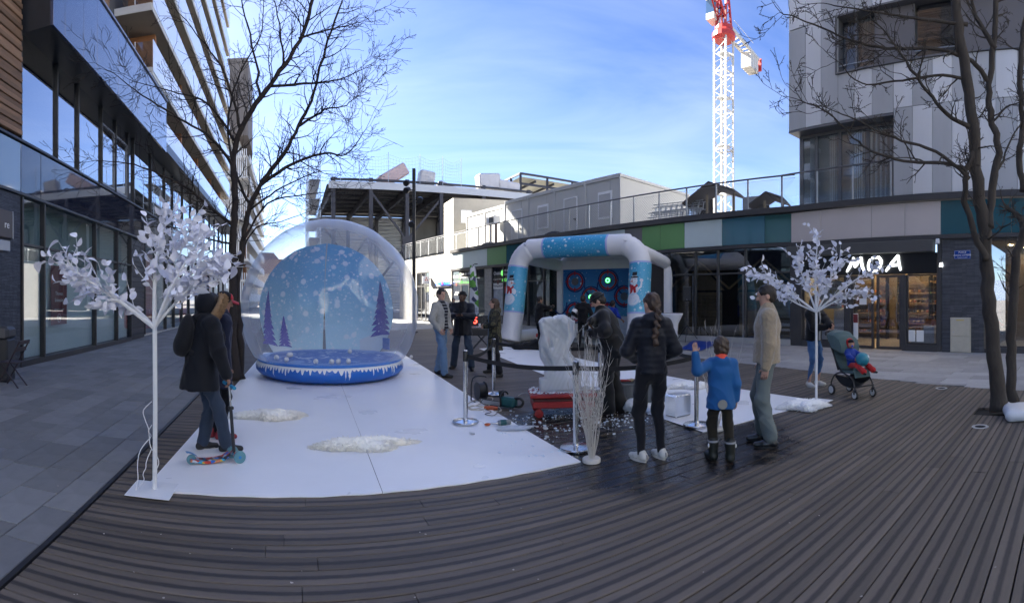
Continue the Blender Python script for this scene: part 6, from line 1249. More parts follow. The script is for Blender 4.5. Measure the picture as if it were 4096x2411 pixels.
    if hat:
        if hat['k'] == 'beanie':
            sobj('beanie', [el(hp(0,-.012,.045), (.087,.105,.088), HM)], .008*s, hat['m'], root, .01, lambda X, Y, Z: .0025*np.sin(X*150/s)*np.sin(Y*150/s), lambda X, Y, Z: -((X/s-hc[0])*hu[0]+(Y/s-hc[1])*hu[1]+(Z/s-hc[2])*hu[2])*s+.03*s)
            cf = [Vector(hp(.087*math.cos(a*PI/12), -.012+.105*math.sin(a*PI/12), .042)*s) for a in range(24)]; obj('cuff', B().tube(cf, .017*s, 8, closed=True), hat['m'], root, smooth='all')
        if hat['k'] == 'cap':
            sobj('cap', [el(hp(0,-.01,.045), (.084,.102,.082), HM)], .008*s, hat['m'], root, .01, None, lambda X, Y, Z: -((X/s-hc[0])*hu[0]+(Y/s-hc[1])*hu[1]+(Z/s-hc[2])*hu[2])*s+.035*s)
            br_ = B(); br_.grid(lambda u, v: Vector(hp((2*u-1)*.08*math.sqrt(max(0,1-(v*.75)**2)), .075+.095*v, .045-.03*(2*u-1)**2-.012*v)*s), 12, 6); br_.grid(lambda u, v: Vector(hp((2*u-1)*.08*math.sqrt(max(0,1-(v*.75)**2)), .075+.095*v, .041-.03*(2*u-1)**2-.012*v)*s), 12, 6, flip=True); obj('brim', br_, hat['brim'], root, smooth='all')
            fr2 = sobj('front_panel', [el(hp(0,-.006,.047), (.085,.104,.083), HM)], .008*s, hat['brim'], root, .01, None, lambda X, Y, Z: np.maximum(-((X/s-hc[0])*hu[0]+(Y/s-hc[1])*hu[1]+(Z/s-hc[2])*hu[2])*s+.037*s, -((X/s-hc[0])*hf[0]+(Y/s-hc[1])*hf[1]+(Z/s-hc[2])*hf[2])*s+.05*s))
    return E
def feet_local(px, face, H, yaws=(0,0)):
    """photo pixels of both shoes -> base point and local foot places"""
    w = [PX(*p) for p in px]; base = (w[0]+w[1])/2; s = H/1.75; out = []
    for v, y in zip(w, yaws): d = v-base; x = d.x*cos(face)-d.y*sin(face); yy = d.x*sin(face)+d.y*cos(face); out.append((x/s, yy/s, 0, y))
    if out[0][0] > out[1][0]: out = out[::-1]
    return base, out
def loc_pt(E, wpt, face, base):       # world point -> local (1.75 m scale)
    d = Vector(wpt)-base; s = E; return np.array([(d.x*cos(face)-d.y*sin(face))/s, (d.x*sin(face)+d.y*cos(face))/s, d.z/s])
def at(x, y, r): v = AZ(x, r); v.z = ZP(y, r); return v
# ---- 1 hooded man with the scooter
fc = R(38); H_ = 1.74; base, ft = feet_local([(812,1800),(905,1809)], fc, H_, (.1,-.15)); hand_w = at(914, 1524, 5.05)
FUR = mat('coyote_fur', (.30,.19,.10), .95, var=.3, vscale=40); 
E = person('person in a dark hooded parka with fur trim and backpack, holding a scooter', ft, fc, H_, base=base, pel=(0,-.17,.90), lean=.17, arms=[None, loc_pt(H_/1.75, hand_w, fc, base)], head=(0,-.25,0), skin='tan', hair=dict(k='short', m=HAIRD), hints=[None,(.8,-.6,-.2)], curl=(.5,1.0),
  top=dict(m=DKCOAT, th=.055, hem=.22, flare=.045, hood='down', n=folds(.008, 30, 4)), legs=dict(m=JEAND, loose=.012, ankle=.062), shoes=dict(m=SHOEB, sole=SOLEW, high=.03), build=1.08, handn=(None,(0,0,-1)))
rt = E['root']; s = E['s']; hp = E['hp']
sobj('hood', [('e', hp(0,-.06,-.02)*s, (.125*s,.12*s,.14*s), E['HM']), ('-e', hp(0,.09,-.0)*s, (.085*s,.12*s,.10*s), E['HM'])], .012, DKCOAT, rt, .03, folds(.006,40,2))
fz = B(); rg = random.Random(3)
for k in range(420):
    a = rg.uniform(-.9, PI+.9); c_ = hp(.125*math.cos(a), .055+.02*math.sin(a), -.03+.14*math.sin(a)); d = nrm3(E['HM']@V3([math.cos(a)*.7+rg.gauss(0,.35), .5+rg.gauss(0,.35), math.sin(a)*.7+rg.gauss(0,.35)])); fz.tube([Vector(c_*s), Vector((c_+d*.045)*s), Vector((c_+d*.075+V3([0,0,-.012]))*s)], [.011,.009,.001], 4, False)
obj('fur_trim', fz, FUR, rt, kind='stuff'); ringp = [Vector(hp(.125*math.cos(a), .05+.02*math.sin(a), -.03+.14*math.sin(a))*s) for a in np.linspace(-.9, PI+.9, 20)]; obj('fur_core', B().tube(ringp, .04, 8), FUR, rt, smooth='all')
bk = E['chest']-E['fw']*.21-E['td']*.02
bpk = link('backpack', None, None, base, -fc); tag(bpk, 'black backpack worn on the hooded person', 'backpack')
M3 = np.stack([E['sd'], E['fw'], E['td']], 1); BPM = cloth('backpack_black', (.008,.008,.01), .7)
sobj('bag', [('e', (bk-E['td']*.02)*s, (.15*s,.085*s,.23*s), M3), ('e', (bk-E['td']*.13-E['fw']*.05)*s, (.125*s,.06*s,.11*s), M3)], .014, BPM, bpk, .04)
for sg_ in (-1, 1):
    pts = [bk+E['sd']*.08*sg_+E['td']*.16+E['fw']*.05, E['SH'][(sg_+1)//2]*.62+E['neck']*.38+E['td']*.075, E['chest']+E['sd']*.12*sg_+E['fw']*.17, E['waist']+E['sd']*.15*sg_+E['fw']*.08, bk+E['sd']*.12*sg_-E['td']*.18+E['fw']*.04]; obj('strap', B().tube(smooth_path([Vector(p*s) for p in pts], 5), .014, 6, flat=2.0), BPM, bpk, smooth='all')
# ---- 2 person in the red-peaked cap, mostly hidden
fc = R(45); H_ = 1.73; base, ft = feet_local([(832,1757),(860,1765)], fc, H_, (0,0)); SHOER = mat('shoe_red', (.28,.025,.03), .5)
E = person('person in a black cap with red peak, half hidden behind the hooded parka', ft, fc, H_, base=AZ(872,5.8), lean=.08, head=(0,-.15,0), skin='tan', hair=dict(k='short', m=HAIRD), hat=dict(k='cap', m=BLK, brim=cloth('cap_red', (.40,.02,.03), .6)), top=dict(m=cloth('blue_black_coat', (.008,.012,.035), .7), th=.04, hem=.30, flare=.02, collar=True), legs=dict(m=BLK, loose=.0, ankle=.05), shoes=dict(m=SHOER, sole=SOLEW, high=.03))
# ---- 3 man in jeans and grey cardigan
fc = R(118); H_ = 1.87; base, ft = feet_local([(1778,1510),(1750,1496)], fc, H_, (.2,-.2)); KNIT = cloth('grey_knit', (.30,.30,.29), .95, var=.2, vscale=25, bump=.5, bscale=60)
STRP = mat('striped_shirt', (.012,.013,.02), .8); N, L, p = nodes(STRP); tc = N.new('ShaderNodeTexCoord'); sp = N.new('ShaderNodeSeparateXYZ'); L.new(tc.outputs['Object'], sp.inputs[0]); mm = N.new('ShaderNodeMath'); mm.operation = 'MULTIPLY'; L.new(sp.outputs[2], mm.inputs[0]); mm.inputs[1].default_value = 15; fr = N.new('ShaderNodeMath'); fr.operation = 'FRACT'; L.new(mm.outputs[0], fr.inputs[0]); gt = N.new('ShaderNodeMath'); gt.operation = 'GREATER_THAN'; L.new(fr.outputs[0], gt.inputs[0]); gt.inputs[1].default_value = .86; mx = N.new('ShaderNodeMix'); mx.data_type = 'RGBA'; L.new(gt.outputs[0], mx.inputs[0]); mx.inputs[6].default_value = (.012,.013,.02,1); mx.inputs[7].default_value = (.35,.36,.38,1); L.new(mx.outputs[2], p.inputs['Base Color'])
person('man in grey knit cardigan, striped top and light jeans, hands in pockets', ft, fc, H_, base=base, lean=-.02, head=(-.35,-.05,0), arms=[(-.19,.10,.93),(.19,.10,.93)], hints=[(-1,-.8,0),(1,-.8,0)], hair=dict(k='short', m=HAIRD), top=dict(m=KNIT, th=.022, hem=.0, inner=STRP, wv=.062, cuff=.0, n=folds(.008,40,7)), legs=dict(m=JEAN, loose=.014, ankle=.06, belt=1), shoes=dict(m=SHOEB, sole=SHOEB, high=.02), build=1.06)
# ---- 4 man with beanie and phone
fc = R(184); H_ = 1.82; base, ft = feet_local([(1886,1481),(1815,1474)], fc, H_, (.25,-.35))
E = person('man in black beanie and long dark jacket holding a phone', ft, fc, H_, base=base, head=(-.3,.18,0), arms=[(-.055,.33,1.20),(.07,.34,1.20)], hints=[(-1,-.3,-.6),(1,-.3,-.6)], skin='dark', hat=dict(k='beanie', m=BLK), curl=(.9,.9), handn=((0,0,1),(0,0,1)), top=dict(m=NAVY, th=.05, hem=.16, flare=.02, hood='down', inner=BLK, wv=.05), legs=dict(m=JEAND, loose=.02, ankle=.065), shoes=dict(m=SHOEB, sole=SHOEB, high=.03), build=1.08)
ph = obj('phone', B().cbox((0,0,0), (.075,.012,.15), .006, M=Matrix.Rotation(R(-50),3,'X')), PLAST, None, E['root'].location+Matrix.Rotation(-fc,3,'Z')@Vector((.0,.415,1.275)), -fc, label='black mobile phone held by the man in the beanie', cat='phone')
# ---- 5 woman in patterned coat
fc = R(-100); H_ = 1.66; base, ft = feet_local([(1962,1491),(1998,1509)], fc, H_, (.1,-.1))
PAT = mat('patterned_coat', (.02,.02,.016), .85); N, L, p = nodes(PAT); tc = N.new('ShaderNodeTexCoord'); v = N.new('ShaderNodeTexVoronoi'); v.distance = 'CHEBYCHEV'; v.inputs['Scale'].default_value = 11; v.inputs['Randomness'].default_value = .55; L.new(tc.outputs['Object'], v.inputs['Vector']); r = N.new('ShaderNodeValToRGB'); e = r.color_ramp.elements; e[0].color = (.10,.09,.05,1); e[0].position = .1; e[1].color = (.012,.013,.01,1); e[1].position = .42; q = e.new(.25); q.color = (.02,.025,.018,1); q = e.new(.34); q.color = (.12,.10,.05,1); L.new(v.outputs['Distance'], r.inputs[0]); L.new(r.outputs[0], p.inputs['Base Color'])
E = person('woman with wavy dark hair in a patterned knee-length coat and black trousers', ft, fc, H_, base=base, head=(.15,.05,0), arms=[(-.08,.24,1.10),(.02,.26,1.10)], hints=[(-1,-.3,-.5),(1,-.3,-.5)], hair=dict(k='long', m=HAIRB), curl=(.8,.8), top=dict(m=PAT, th=.045, hem=.36, flare=.03, hood='down', inner=cloth('blue_shirt', (.10,.15,.22)), wv=.015, n=folds(.007,30,9)), legs=dict(m=BLK, loose=.015, ankle=.07), shoes=dict(m=SHOEB, sole=SHOEB, high=.05), build=.96)
obj('paper_cup', B().lathe([(.02,0),(.026,.055)], 12), WHITE, None, E['root'].location+Matrix.Rotation(-fc,3,'Z')@Vector((-.02,.33,1.05)), label='small white cup in the hands of the patterned-coat woman', cat='cup')
# ---- 6 passer-by far behind
person('distant passer-by in black seen between two men', [(-.1,0),(.1,.1)], R(160), 1.7, base=AZ(1812, 24), h=.03, hair=dict(k='short', m=HAIRD), top=dict(m=BLK, th=.03, hem=.1), legs=dict(m=BLK), shoes=dict(m=SHOEB))
# ---- 7 ice sculptor
fc = R(-78); H_ = 1.78; base, ft = feet_local([(2432,1655),(2482,1643)], fc, H_, (.2,-.2)); t1 = loc_pt(H_/1.75, at(2352,1290,6.75), fc, base); t2 = loc_pt(H_/1.75, at(2365,1330,6.95), fc, base)
GLV = mat('wet_rubber_glove', (.012,.012,.014), .35); SKIN['glove'] = GLV
E = person('ice sculptor in black beanie and wet black jacket, leaning over with a tool', ft, fc, H_, base=base, lean=.34, head=(0,-.22,0), arms=[t2, t1], hints=[(-.9,-.2,-.9),(.9,-.2,-.9)], hat=dict(k='beanie', m=cloth('wet_beanie', (.012,.012,.013), .6)), hair=dict(k='short', m=HAIRD), curl=(1.0,1.0), glove=GLV, top=dict(m=cloth('wet_black_jacket', (.006,.006,.007), .5), th=.055, hem=.14, collar=True, cuff=.0, n=folds(.010,30,5)), legs=dict(m=cloth('wet_black_trousers', (.006,.006,.007), .55), loose=.03, ankle=.085, hem=-.02), shoes=dict(m=SHOEB, sole=SHOEB, high=.03), build=1.1)
RTM = Matrix.Rotation(-fc, 3, 'Z'); g0 = base+RTM@Vector((t1*E['s']).tolist()); g1 = base+RTM@Vector((t2*E['s']).tolist())
tl = empty('ice_chisel', g0, 0, 'dark flat chisel held by the ice sculptor against the ice', 'tool'); e_ = at(2312,1330,6.75); obj('handle', B().tube([g1-g0+Vector((.05,0,.02)), Vector((0,0,0))], .016, 8), mat('tool_wood', (.14,.08,.04), .6), tl); dv = (e_-g0); obj('blade', B().bar(Vector((0,0,0)), dv, .055, .012), mat('tool_steel', (.10,.10,.11), .35, .8), tl)
# ---- 8 woman with braid, back to the camera
fc = R(4); H_ = 1.71; base, ft = feet_local([(2566,1845),(2646,1834)], fc, H_, (.55,.35))
E = person('woman with a long braid, navy quilted jacket and white striped trainers', ft, fc, H_, base=base, head=(.45,.0,0), arms=[(-.14,.20,1.02),(.14,.20,1.02)], hints=[(-.75,-.75,-.2),(.75,-.75,-.2)], hair=dict(k='tied', m=HAIRB), h=.011, top=dict(m=NAVY, th=.034, hem=.03, hood='down', n=quilt(.058,.005)), legs=dict(m=cloth('black_denim', (.009,.0095,.013)), loose=.004, ankle=.043, hem=-.01), shoes=dict(m=SHOEW, sole=SOLEW, stripes=mat('trainer_stripe', (.05,.045,.09), .5), laces=1), build=.88)
hp = E['hp']; s = E['s']; gl = B()
for sg_ in (-1, 1): gl.tube([Vector(hp(.033*sg_+.022*math.cos(a), .104, .008+.019*math.sin(a))*s) for a in np.linspace(0, 2*PI, 14)[:-1]], .002, 5, closed=True); gl.tube([Vector(hp(.056*sg_,.10,.012)*s), Vector(hp(.08*sg_,.0,.014)*s)], .002, 5)
obj('glasses', gl, BLACKM, E['root'])
# ---- 9 boy in blue jacket, arm out
fc = R(18); H_ = 1.22; base, ft = feet_local([(2850,1838),(2920,1845)], fc, H_, (.5,.1)); hd = loc_pt(H_/1.75, at(2782,1412,4.85), fc, base); BLUJ = cloth('blue_softshell', (.012,.095,.27), .6, var=.08); CORAL = cloth('coral_fleece', (.75,.09,.05), .7, var=.05)
E = person('boy in bright blue hooded jacket with coral collar, left arm stretched out', ft, fc, H_, base=base, head=(.1,-.02,0), arms=[hd, None], hints=[(-.3,-.3,-1), None], hsc=1.24, hair=dict(k='mop', m=mat('boy_hair', (.055,.035,.022), .5, var=.25, vscale=30, stretch=(8,8,1))), curl=(.15,.5), handn=((0,1,0), None), h=.013, top=dict(m=BLUJ, th=.05, hem=.16, flare=.03, hood='down', cuff=.05, n=folds(.006,34,12)), legs=dict(m=cloth('brown_cord', (.022,.018,.012)), loose=.018, ankle=.06, hem=.12), shoes=None, build=1.0)
s = E['s']; rt = E['root']; hp = E['hp']; nk = E['neck']; sobj('collar', [('c', (nk-E['td']*.03)*s, (nk+E['td']*.035)*s, .085*s, .088*s), ('c', (nk-E['td']*.02-E['fw']*.04)*s, (nk+E['td']*.02-E['fw']*.05)*s, .08*s, .085*s)], .008, CORAL, rt, .02)
bc = E['P0']-E['fw']*.185-E['td']*.08; obj('reflector_patch', B().lathe([(.048,0),(.046,.012)], 20, Vector(bc*s), 0, Matrix.Rotation(PI/2,3,'X')), mat('grey_reflector', (.25,.25,.22), .5), rt)
for i in (0, 1):       # rubber boots
    f = ft[i]; d = V3([math.sin(-f[3]), math.cos(f[3]), 0]); A_ = V3([f[0],f[1],0]); z_ = V3([0,0,1]); BOOT = mat('boot_rubber', (.016,.018,.014), .45, var=.4, vscale=12); bo = sobj('boot', [('c', (A_-d*.04+z_*.055)*s, (A_+d*.13+z_*.05)*s, .058*s, .056*s), ('c', (A_-d*.02+z_*.06)*s, (A_-d*.02+z_*.27)*s, .064*s, .078*s)], .009, BOOT, rt, .03*s, None, lambda X, Y, Z: .002-Z+0*X+0*Y); obj('boot_cuff', B().lathe([(.083*s,.27*s),(.083*s,.295*s)], 18, Vector((A_-d*.02)*s)), mat('grey_cuff', (.3,.3,.32), .8), bo); sdv = V3([d[1],-d[0],0])*(-1 if i == 0 else 1); pc = A_-d*.02+sdv*.079+z_*.225-d*.0; obj('boot_badge', B().ball(Vector(pc*s), .03*s, 10, sc=(.5,.5,1)), WHITE, bo)
# ---- 10 man in beige fleece
fc = R(-64); H_ = 1.80; base, ft = feet_local([(3050,1762),(3082,1791)], fc, H_, (.1,-.1)); FLC = cloth('beige_fleece', (.34,.27,.185), .98, var=.12, vscale=40, bump=.7, bscale=45, sheen=.4); GRJ = cloth('grey_green_trousers', (.14,.165,.16), var=.18, vscale=5)
E = person('man in beige fleece and grey-green trousers, standing in profile', ft, fc, H_, base=base, lean=-.03, head=(.1,-.2,0), arms=[(-.20,.02,.82),(.21,.05,.83)], hair=dict(k='short', m=HAIRD), h=.0115, top=dict(m=FLC, th=.036, hem=.03, collar=True, n=fuzz(.0028)), legs=dict(m=GRJ, loose=.016, ankle=.06, hem=.02, n=folds(.008,48,21)), shoes=dict(m=mat('leather_black', (.012,.012,.013), .3, spec=.7), sole=SHOEB, high=.02), build=1.04)
s = E['s']; w = E['WR'][0]; u = nrm3(E['EL'][0]-w); obj('watch', B().tube([Vector((w+u*.012)*s), Vector((w+u*.035)*s)], .036*s, 12), BLACKM, E['root'])
# ---- 11 woman pushing the stroller
fc = R(165); H_ = 1.71; base, ft = feet_local([(3272,1540),(3236,1547)], fc, H_, (.1,-.25)); hw1 = at(3330,1306,9.0); hw2 = at(3306,1310,9.1)
E = person('woman with long hair, black jacket and ripped jeans behind the stroller', ft, fc, H_, base=base, lean=.06, head=(.2,-.1,0), arms=[loc_pt(H_/1.75, hw1, fc, base), loc_pt(H_/1.75, hw2, fc, base)], hair=dict(k='long', m=HAIRB), curl=(1,1), top=dict(m=BLK, th=.045, hem=.05, hood='down', inner=cloth('white_check_shirt', (.4,.4,.4)), wv=.02), legs=dict(m=JEANB, loose=-.006, ankle=.045, hem=.03), shoes=dict(m=SHOEW, sole=SOLEW, laces=1), build=.96)
# ---- 13 young people playing in the arch
base = PX(2157, 1388); fc = R(62)
person('boy in black at the left of the arch, throwing arm forward', [(-.12,.05),(.12,-.1)], fc, 1.74, base=base, h=.016, lean=.05, head=(-.2,0,0), arms=[(-.05,.42,1.26),(.08,.50,1.38)], hints=[(-1,-.3,-.6),(1,-.3,-.5)], skin='tan', hair=dict(k='short', m=HAIRD), curl=(.8,.8), top=dict(m=BLK, th=.03, hem=.08), legs=dict(m=BLK, loose=.0), shoes=dict(m=SHOEB, sole=SHOEB))
base = AZ(2332, 16.2); fc = R(14)
E = person('young person in black with a white armband facing the targets', [(-.13,0),(.13,0)], fc, 1.77, base=base, h=.016, head=(-.1,0,0), arms=[(-.22,.12,1.05),(.2,.2,1.0)], skin='tan', hair=dict(k='short', m=HAIRD), top=dict(m=BLK, th=.035, hem=.06), legs=dict(m=BLK, loose=.01), shoes=dict(m=SHOEB, sole=SOLEW))
a_, b_ = E['SH'][0], E['EL'][0]; obj('armband', B().tube([Vector((a_*.5+b_*.5)*E['s']), Vector((a_*.1+b_*.9)*E['s'])], .085*E['s'], 14), mat('armband_white', (.7,.7,.74), .7), E['root'], smooth=True)
person('small child with dark cap behind the ice carving', [(-.1,0),(.1,0)], R(20), 1.14, base=AZ(2277, 16.9), h=.016, hsc=1.25, hair=dict(k='short', m=HAIRD), hat=dict(k='cap', m=BLK, brim=BLK), top=dict(m=NAVY, th=.04, hem=.1), legs=dict(m=BLK), shoes=dict(m=SHOEB))
base = AZ(2450, 16.4)
person('boy in royal blue top with one arm out, right of the sculptor', [(-.12,0),(.12,0)], R(50), 1.60, base=base, h=.016, head=(0,0,0), arms=[(-.2,.15,1.0),(.36,.12,1.02)], hints=[None,(.5,-.8,-.3)], skin='tan', hair=dict(k='short', m=HAIRD), curl=(.5,.9), top=dict(m=cloth('royal_blue_top', (.01,.035,.28)), th=.02, hem=.05, cuff=.5), legs=dict(m=BLK), shoes=dict(m=SHOEB, sole=SOLEW))
# ================================================ things on and around the mats
# ---- rope barrier
SP_ = {'a': (PX(1862,1694), 'chrome barrier post on the mat right of the snow globe'), 'b': (AZ(1975,8.45), 'chrome barrier post behind, in front of the patterned-coat woman'), 'c': (PX(2303,1800), 'nearest chrome barrier post, beside the white twig bunch'), 'd': (PX(2786,1706), 'chrome barrier post next to the boy with the raised arm'), 'e': (AZ(2400,7.6), 'barrier post half hidden behind the ice sculptor'), 'f': (AZ(2652,8.2), 'barrier post hidden behind the woman with the braid')}
BELT = mat('belt_black', (.012,.012,.014), .7)
for k, (p, lab) in SP_.items():
    e = empty('barrier_post', p+Vector((0,0,.012)), 0, lab, 'barrier post', 'chrome barrier posts round the ice carving')
    obj('base', B().lathe([(.17,0),(.172,.018),(.165,.028),(.04,.045),(.032,.06)], 32), STEEL, e, smooth=True); obj('pole', B().lathe([(.030,.05),(.030,.80)], 20), STEEL, e, smooth=True); obj('belt_head', B().lathe([(.034,.80),(.034,.925),(.030,.935)], 20), mat('head_black', (.03,.03,.032), .35, .4), e, smooth=True); obj('cap', B().lathe([(.033,.936),(.028,.945),(.0005,.947)], 20), STEEL, e, smooth=True)
def belt(a, b, lab, sag=.05):
    pa, pb = SP_[a][0]+Vector((0,0,.88)), SP_[b][0]+Vector((0,0,.88)); d = (pb-pa).normalized(); n = 14; V = []
    for i in range(n+1):
        u = i/n; p = pa.lerp(pb, .012+u*.976); z = p.z-sag*4*u*(1-u); V += [(p.x, p.y, z-.026), (p.x, p.y, z+.026)]
    bb = B(); nx = Vector((-d.y, d.x, 0))*.0015; W = [(x+nx.x, y+nx.y, z) for x, y, z in V]; m = len(V); bb.add(V+W, [(2*i,2*i+2,2*i+3,2*i+1) for i in range(n)]+[(m+2*i,m+2*i+1,m+2*i+3,m+2*i+2) for i in range(n)]+[(2*i,m+2*i,m+2*i+2,2*i+2) for i in range(n)]+[(2*i+1,2*i+3,m+2*i+3,m+2*i+1) for i in range(n)]); obj('barrier_belt', bb, BELT, label=lab, cat='belt', group='black barrier belts')
belt('a','c','black belt along the front from the mat to the twig bunch'); belt('a','b','black belt receding from the mat post to the patterned-coat woman', .08); belt('c','d','black belt passing behind the woman with the braid'); belt('b','e','far black belt behind the ice carving'); belt('d','f','short black belt right of the braided woman'); belt('e','f','black belt behind the sculptor')
# ---- scissor cart and ice carving
cc = AZ(2247, 7.05); fca = R(2)
CT = empty('scissor_cart', cc, fca, 'red scissor lift cart under the ice carving', 'cart'); REDC = mat('cart_red', (.30,.018,.02), .45, var=.15, vscale=6, dirt=.2)
obj('platform', B().cbox((0,0,.30), (.92,.52,.05), .012), REDC, CT); obj('skirt', B().cbox((0,0,.245), (.84,.46,.05), .008), mat('cart_dark', (.06,.01,.01), .6), CT); obj('frame', B().cbox((0,0,.18), (.86,.48,.09), .012), REDC, CT)
for x in (-.34,.34):
    for y in (-.2,.2):
        w = obj('wheel', B().lathe([(.045,-.018),(.06,-.014),(.062,0),(.06,.014),(.045,.018)], 18, (x,y,.064), 0, Matrix.Rotation(PI/2,3,'X')), REDC, CT, smooth=True); obj('fork', B().cbox((x,y-.026,.10), (.05,.008,.10), .003), REDC, w)
obj('scissor_arm', B().bar((-.3,-.19,.16),(.3,-.19,.26),.03), REDC, CT)
def poly_sdf(poly):
    P = np.array(poly, float)
    def f(X, Z):
        d = np.full(np.broadcast(X, Z).shape, 1e9); ins = np.zeros(d.shape, bool); n = len(P)
        for i in range(n):
            a, b = P[i], P[(i+1) % n]; e = b-a; wx, wz = X-a[0], Z-a[1]; t = np.clip((wx*e[0]+wz*e[1])/(e@e), 0, 1); d = np.minimum(d, (wx-t*e[0])**2+(wz-t*e[1])**2)
            c = ((a[1] > Z) != (b[1] > Z)) & (X < (b[0]-a[0])*(Z-a[1])/((b[1]-a[1]) if abs(b[1]-a[1]) > 1e-9 else 1e-9)+a[0]); ins ^= c
        return np.where(ins, -1, 1)*np.sqrt(d)
    return f
ol = [(210,1130),(208,1005),(262,1000),(262,880),(215,790),(205,650),(228,560),(205,440),(240,395),(330,380),(345,397),(380,370),(455,358),(500,390),(555,430),(565,520),(570,570),(530,640),(500,715),(540,770),(600,830),(628,850),(628,1130)]
ol = [((x-420)*.00139, (1130-y)*.00139) for x, y in ol]
def ice_material(name, frost=.4, col=(.93,.96,1.0)):
    m = mat(name, col, .34, trans=1-frost, ior=1.31, spec=.5); N, L, p = nodes(m); tc = N.new('ShaderNodeTexCoord')
    b = N.new('ShaderNodeBump'); b.inputs['Strength'].default_value = .22; b.inputs['Distance'].default_value = .02; n2 = N.new('ShaderNodeTexNoise'); n2.inputs['Scale'].default_value = 18; n2.inputs['Detail'].default_value = 4; mp = N.new('ShaderNodeMapping'); mp.inputs['Scale'].default_value = (1,1,.35); L.new(tc.outputs['Object'], mp.inputs[0]); L.new(mp.outputs[0], n2.inputs['Vector']); L.new(n2.outputs[0], b.inputs['Height']); L.new(b.outputs[0], p.inputs['Normal']); return m
ICE = ice_material('carved_ice'); SNOWI = mat('shaved_ice', (.72,.76,.82), .6, var=.08, vscale=20, bump=.6, bscale=50)
h = .012; xs = np.arange(-.34,.34,h); ys = np.arange(-.2,.2,h); zs = np.arange(-.03,1.12,h); X, Y, Z = xs[:,None,None], ys[None,:,None], zs[None,None,:]; pf = poly_sdf(ol)
D2 = pf(X[:,0,:], Z[0,0,:][None,:])[:,None,:]; th = .15-.03*np.sin(Z*5)-.05*np.clip(X*1.2,0,1)
F = np.maximum(D2+.004*np.sin(Z*40+X*22)*np.sin(Y*30), np.abs(Y+.02*np.sin(Z*6+X*7))-th+.007*np.sin(X*38+np.sin(Z*9)*2)*(Z > .5)+.008*np.sin(Z*11+X*9)+.016*(np.abs(((X*9+Z*5+np.sin(Z*7))%1)-.5)-.25)*(Z > .3)+.012*(np.abs(((X*17-Z*8+Y*6)%1)-.5)-.25))
F = np.maximum(F, (D2+np.abs(Y)-th+.03)*.75)                     # chamfered carving edges
for (x0,z0,x1,z1,r_) in ((-.03,.92,.06,.70,.035),(.0,.78,.05,.74,.03),(-.2,.95,-.14,.62,.03),(.12,1.0,.14,.55,.03),(-.25,.6,-.1,.3,.025),(.05,.45,.2,.2,.02)):   # gouged grooves on the front
    ux, uz = x1-x0, z1-z0; t = np.clip(((X-x0)*ux+(Z-z0)*uz)/(ux*ux+uz*uz),0,1); d = np.sqrt((X-x0-t*ux)**2+(Z-z0-t*uz)**2+((Y+th))**2)-r_; F = np.maximum(F, -d)
def grid_mesh(F, lo, h):
    V, Fc = skin(F, np.array(lo), h); b = B(); b.v = V.tolist(); b.f = Fc.tolist(); b.m = [0]*len(b.f); return b
IC = empty('ice_carving', cc+Vector((-.02,.02,.335)), fca, 'tall half-carved block of clear ice on the red cart', 'ice sculpture'); obj('ice', grid_mesh(F, (xs[0],ys[0],zs[0]), h), ICE, IC, smooth='all')
rg = random.Random(12); sn = B()
for k in range(420): x, y = rg.uniform(-.44,.44), rg.uniform(-.25,.25); r_ = rg.uniform(.004,.016); sn.ball((x, y, r_*.4), r_, 6, sc=(1,1,.7))
for k in range(60): x = rg.uniform(-.27,.2); z = 1.0+.04*sin(x*20)+rg.uniform(-.02,.02); sn.ball((x, rg.uniform(-.1,.1), min(z, 1.05)-.06*(x < -.1)), rg.uniform(.005,.014), 6)
obj('ice_shavings', sn, SNOWI, IC, smooth='all', kind='stuff')
# scattered crushed ice on the wet deck
cr = B()
for k in range(300):
    a = rg.uniform(0, 6.28); d = abs(rg.gauss(0,.45))+.25; x, y = .75+d*cos(a)*1.25, 6.55+d*sin(a)*.75; r_ = rg.choice((.004,.006,.006,.008,.012,.02)); cr.ball((x, y, .004), r_, 5, sc=(rg.uniform(.7,1.5),1,.55), M=Matrix.Rotation(rg.uniform(0,6),3,'Z'))
for k in range(80): x, y = rg.uniform(.9,2.1), rg.uniform(6.2,7.2); r_ = rg.uniform(.005,.02); cr.ball((x,y,.006), r_, 5, sc=(rg.uniform(.7,1.6),1,.6), M=Matrix.Rotation(rg.uniform(0,6),3,'Z'))
for k in range(60): p = PX(rg.uniform(1980,2330), rg.uniform(1700,1830)); cr.ball((p.x,p.y,.012), rg.choice((.005,.008,.012,.018)), 5, sc=(1.3,1,.5), M=Matrix.Rotation(rg.uniform(0,6),3,'Z'))
obj('crushed_ice', cr, ice_material('crushed_ice', .85, (.8,.86,.92)), None, (0,0,.002), label='crushed ice scattered on the wet deck round the cart', cat='ice', kind='stuff')
def lump(x, y, d, lab, z=0, seed=1):
    p = PX(x, y); rr_ = np.random.RandomState(seed); A_ = [('e', V3([0,0,d[2]*.45]), (d[0]*.5,d[1]*.5,d[2]*.5))]+[('e', V3([rr_.uniform(-.4,.4)*d[0], rr_.uniform(-.4,.4)*d[1], d[2]*rr_.uniform(.2,.7)]), tuple(v*rr_.uniform(.2,.35) for v in d)) for _ in range(7)]; o = sobj('ice_chunk', A_, .012, ICE, None, .01, lambda X, Y, Z: .008*np.sin(X*60)*np.sin(Y*55+1)*np.sin(Z*50), lambda X, Y, Z: .0-Z+0*X+0*Y); o.location = p+Vector((0,0,.012)); tag(o, lab, 'ice chunk', 'loose chunks of ice'); return o
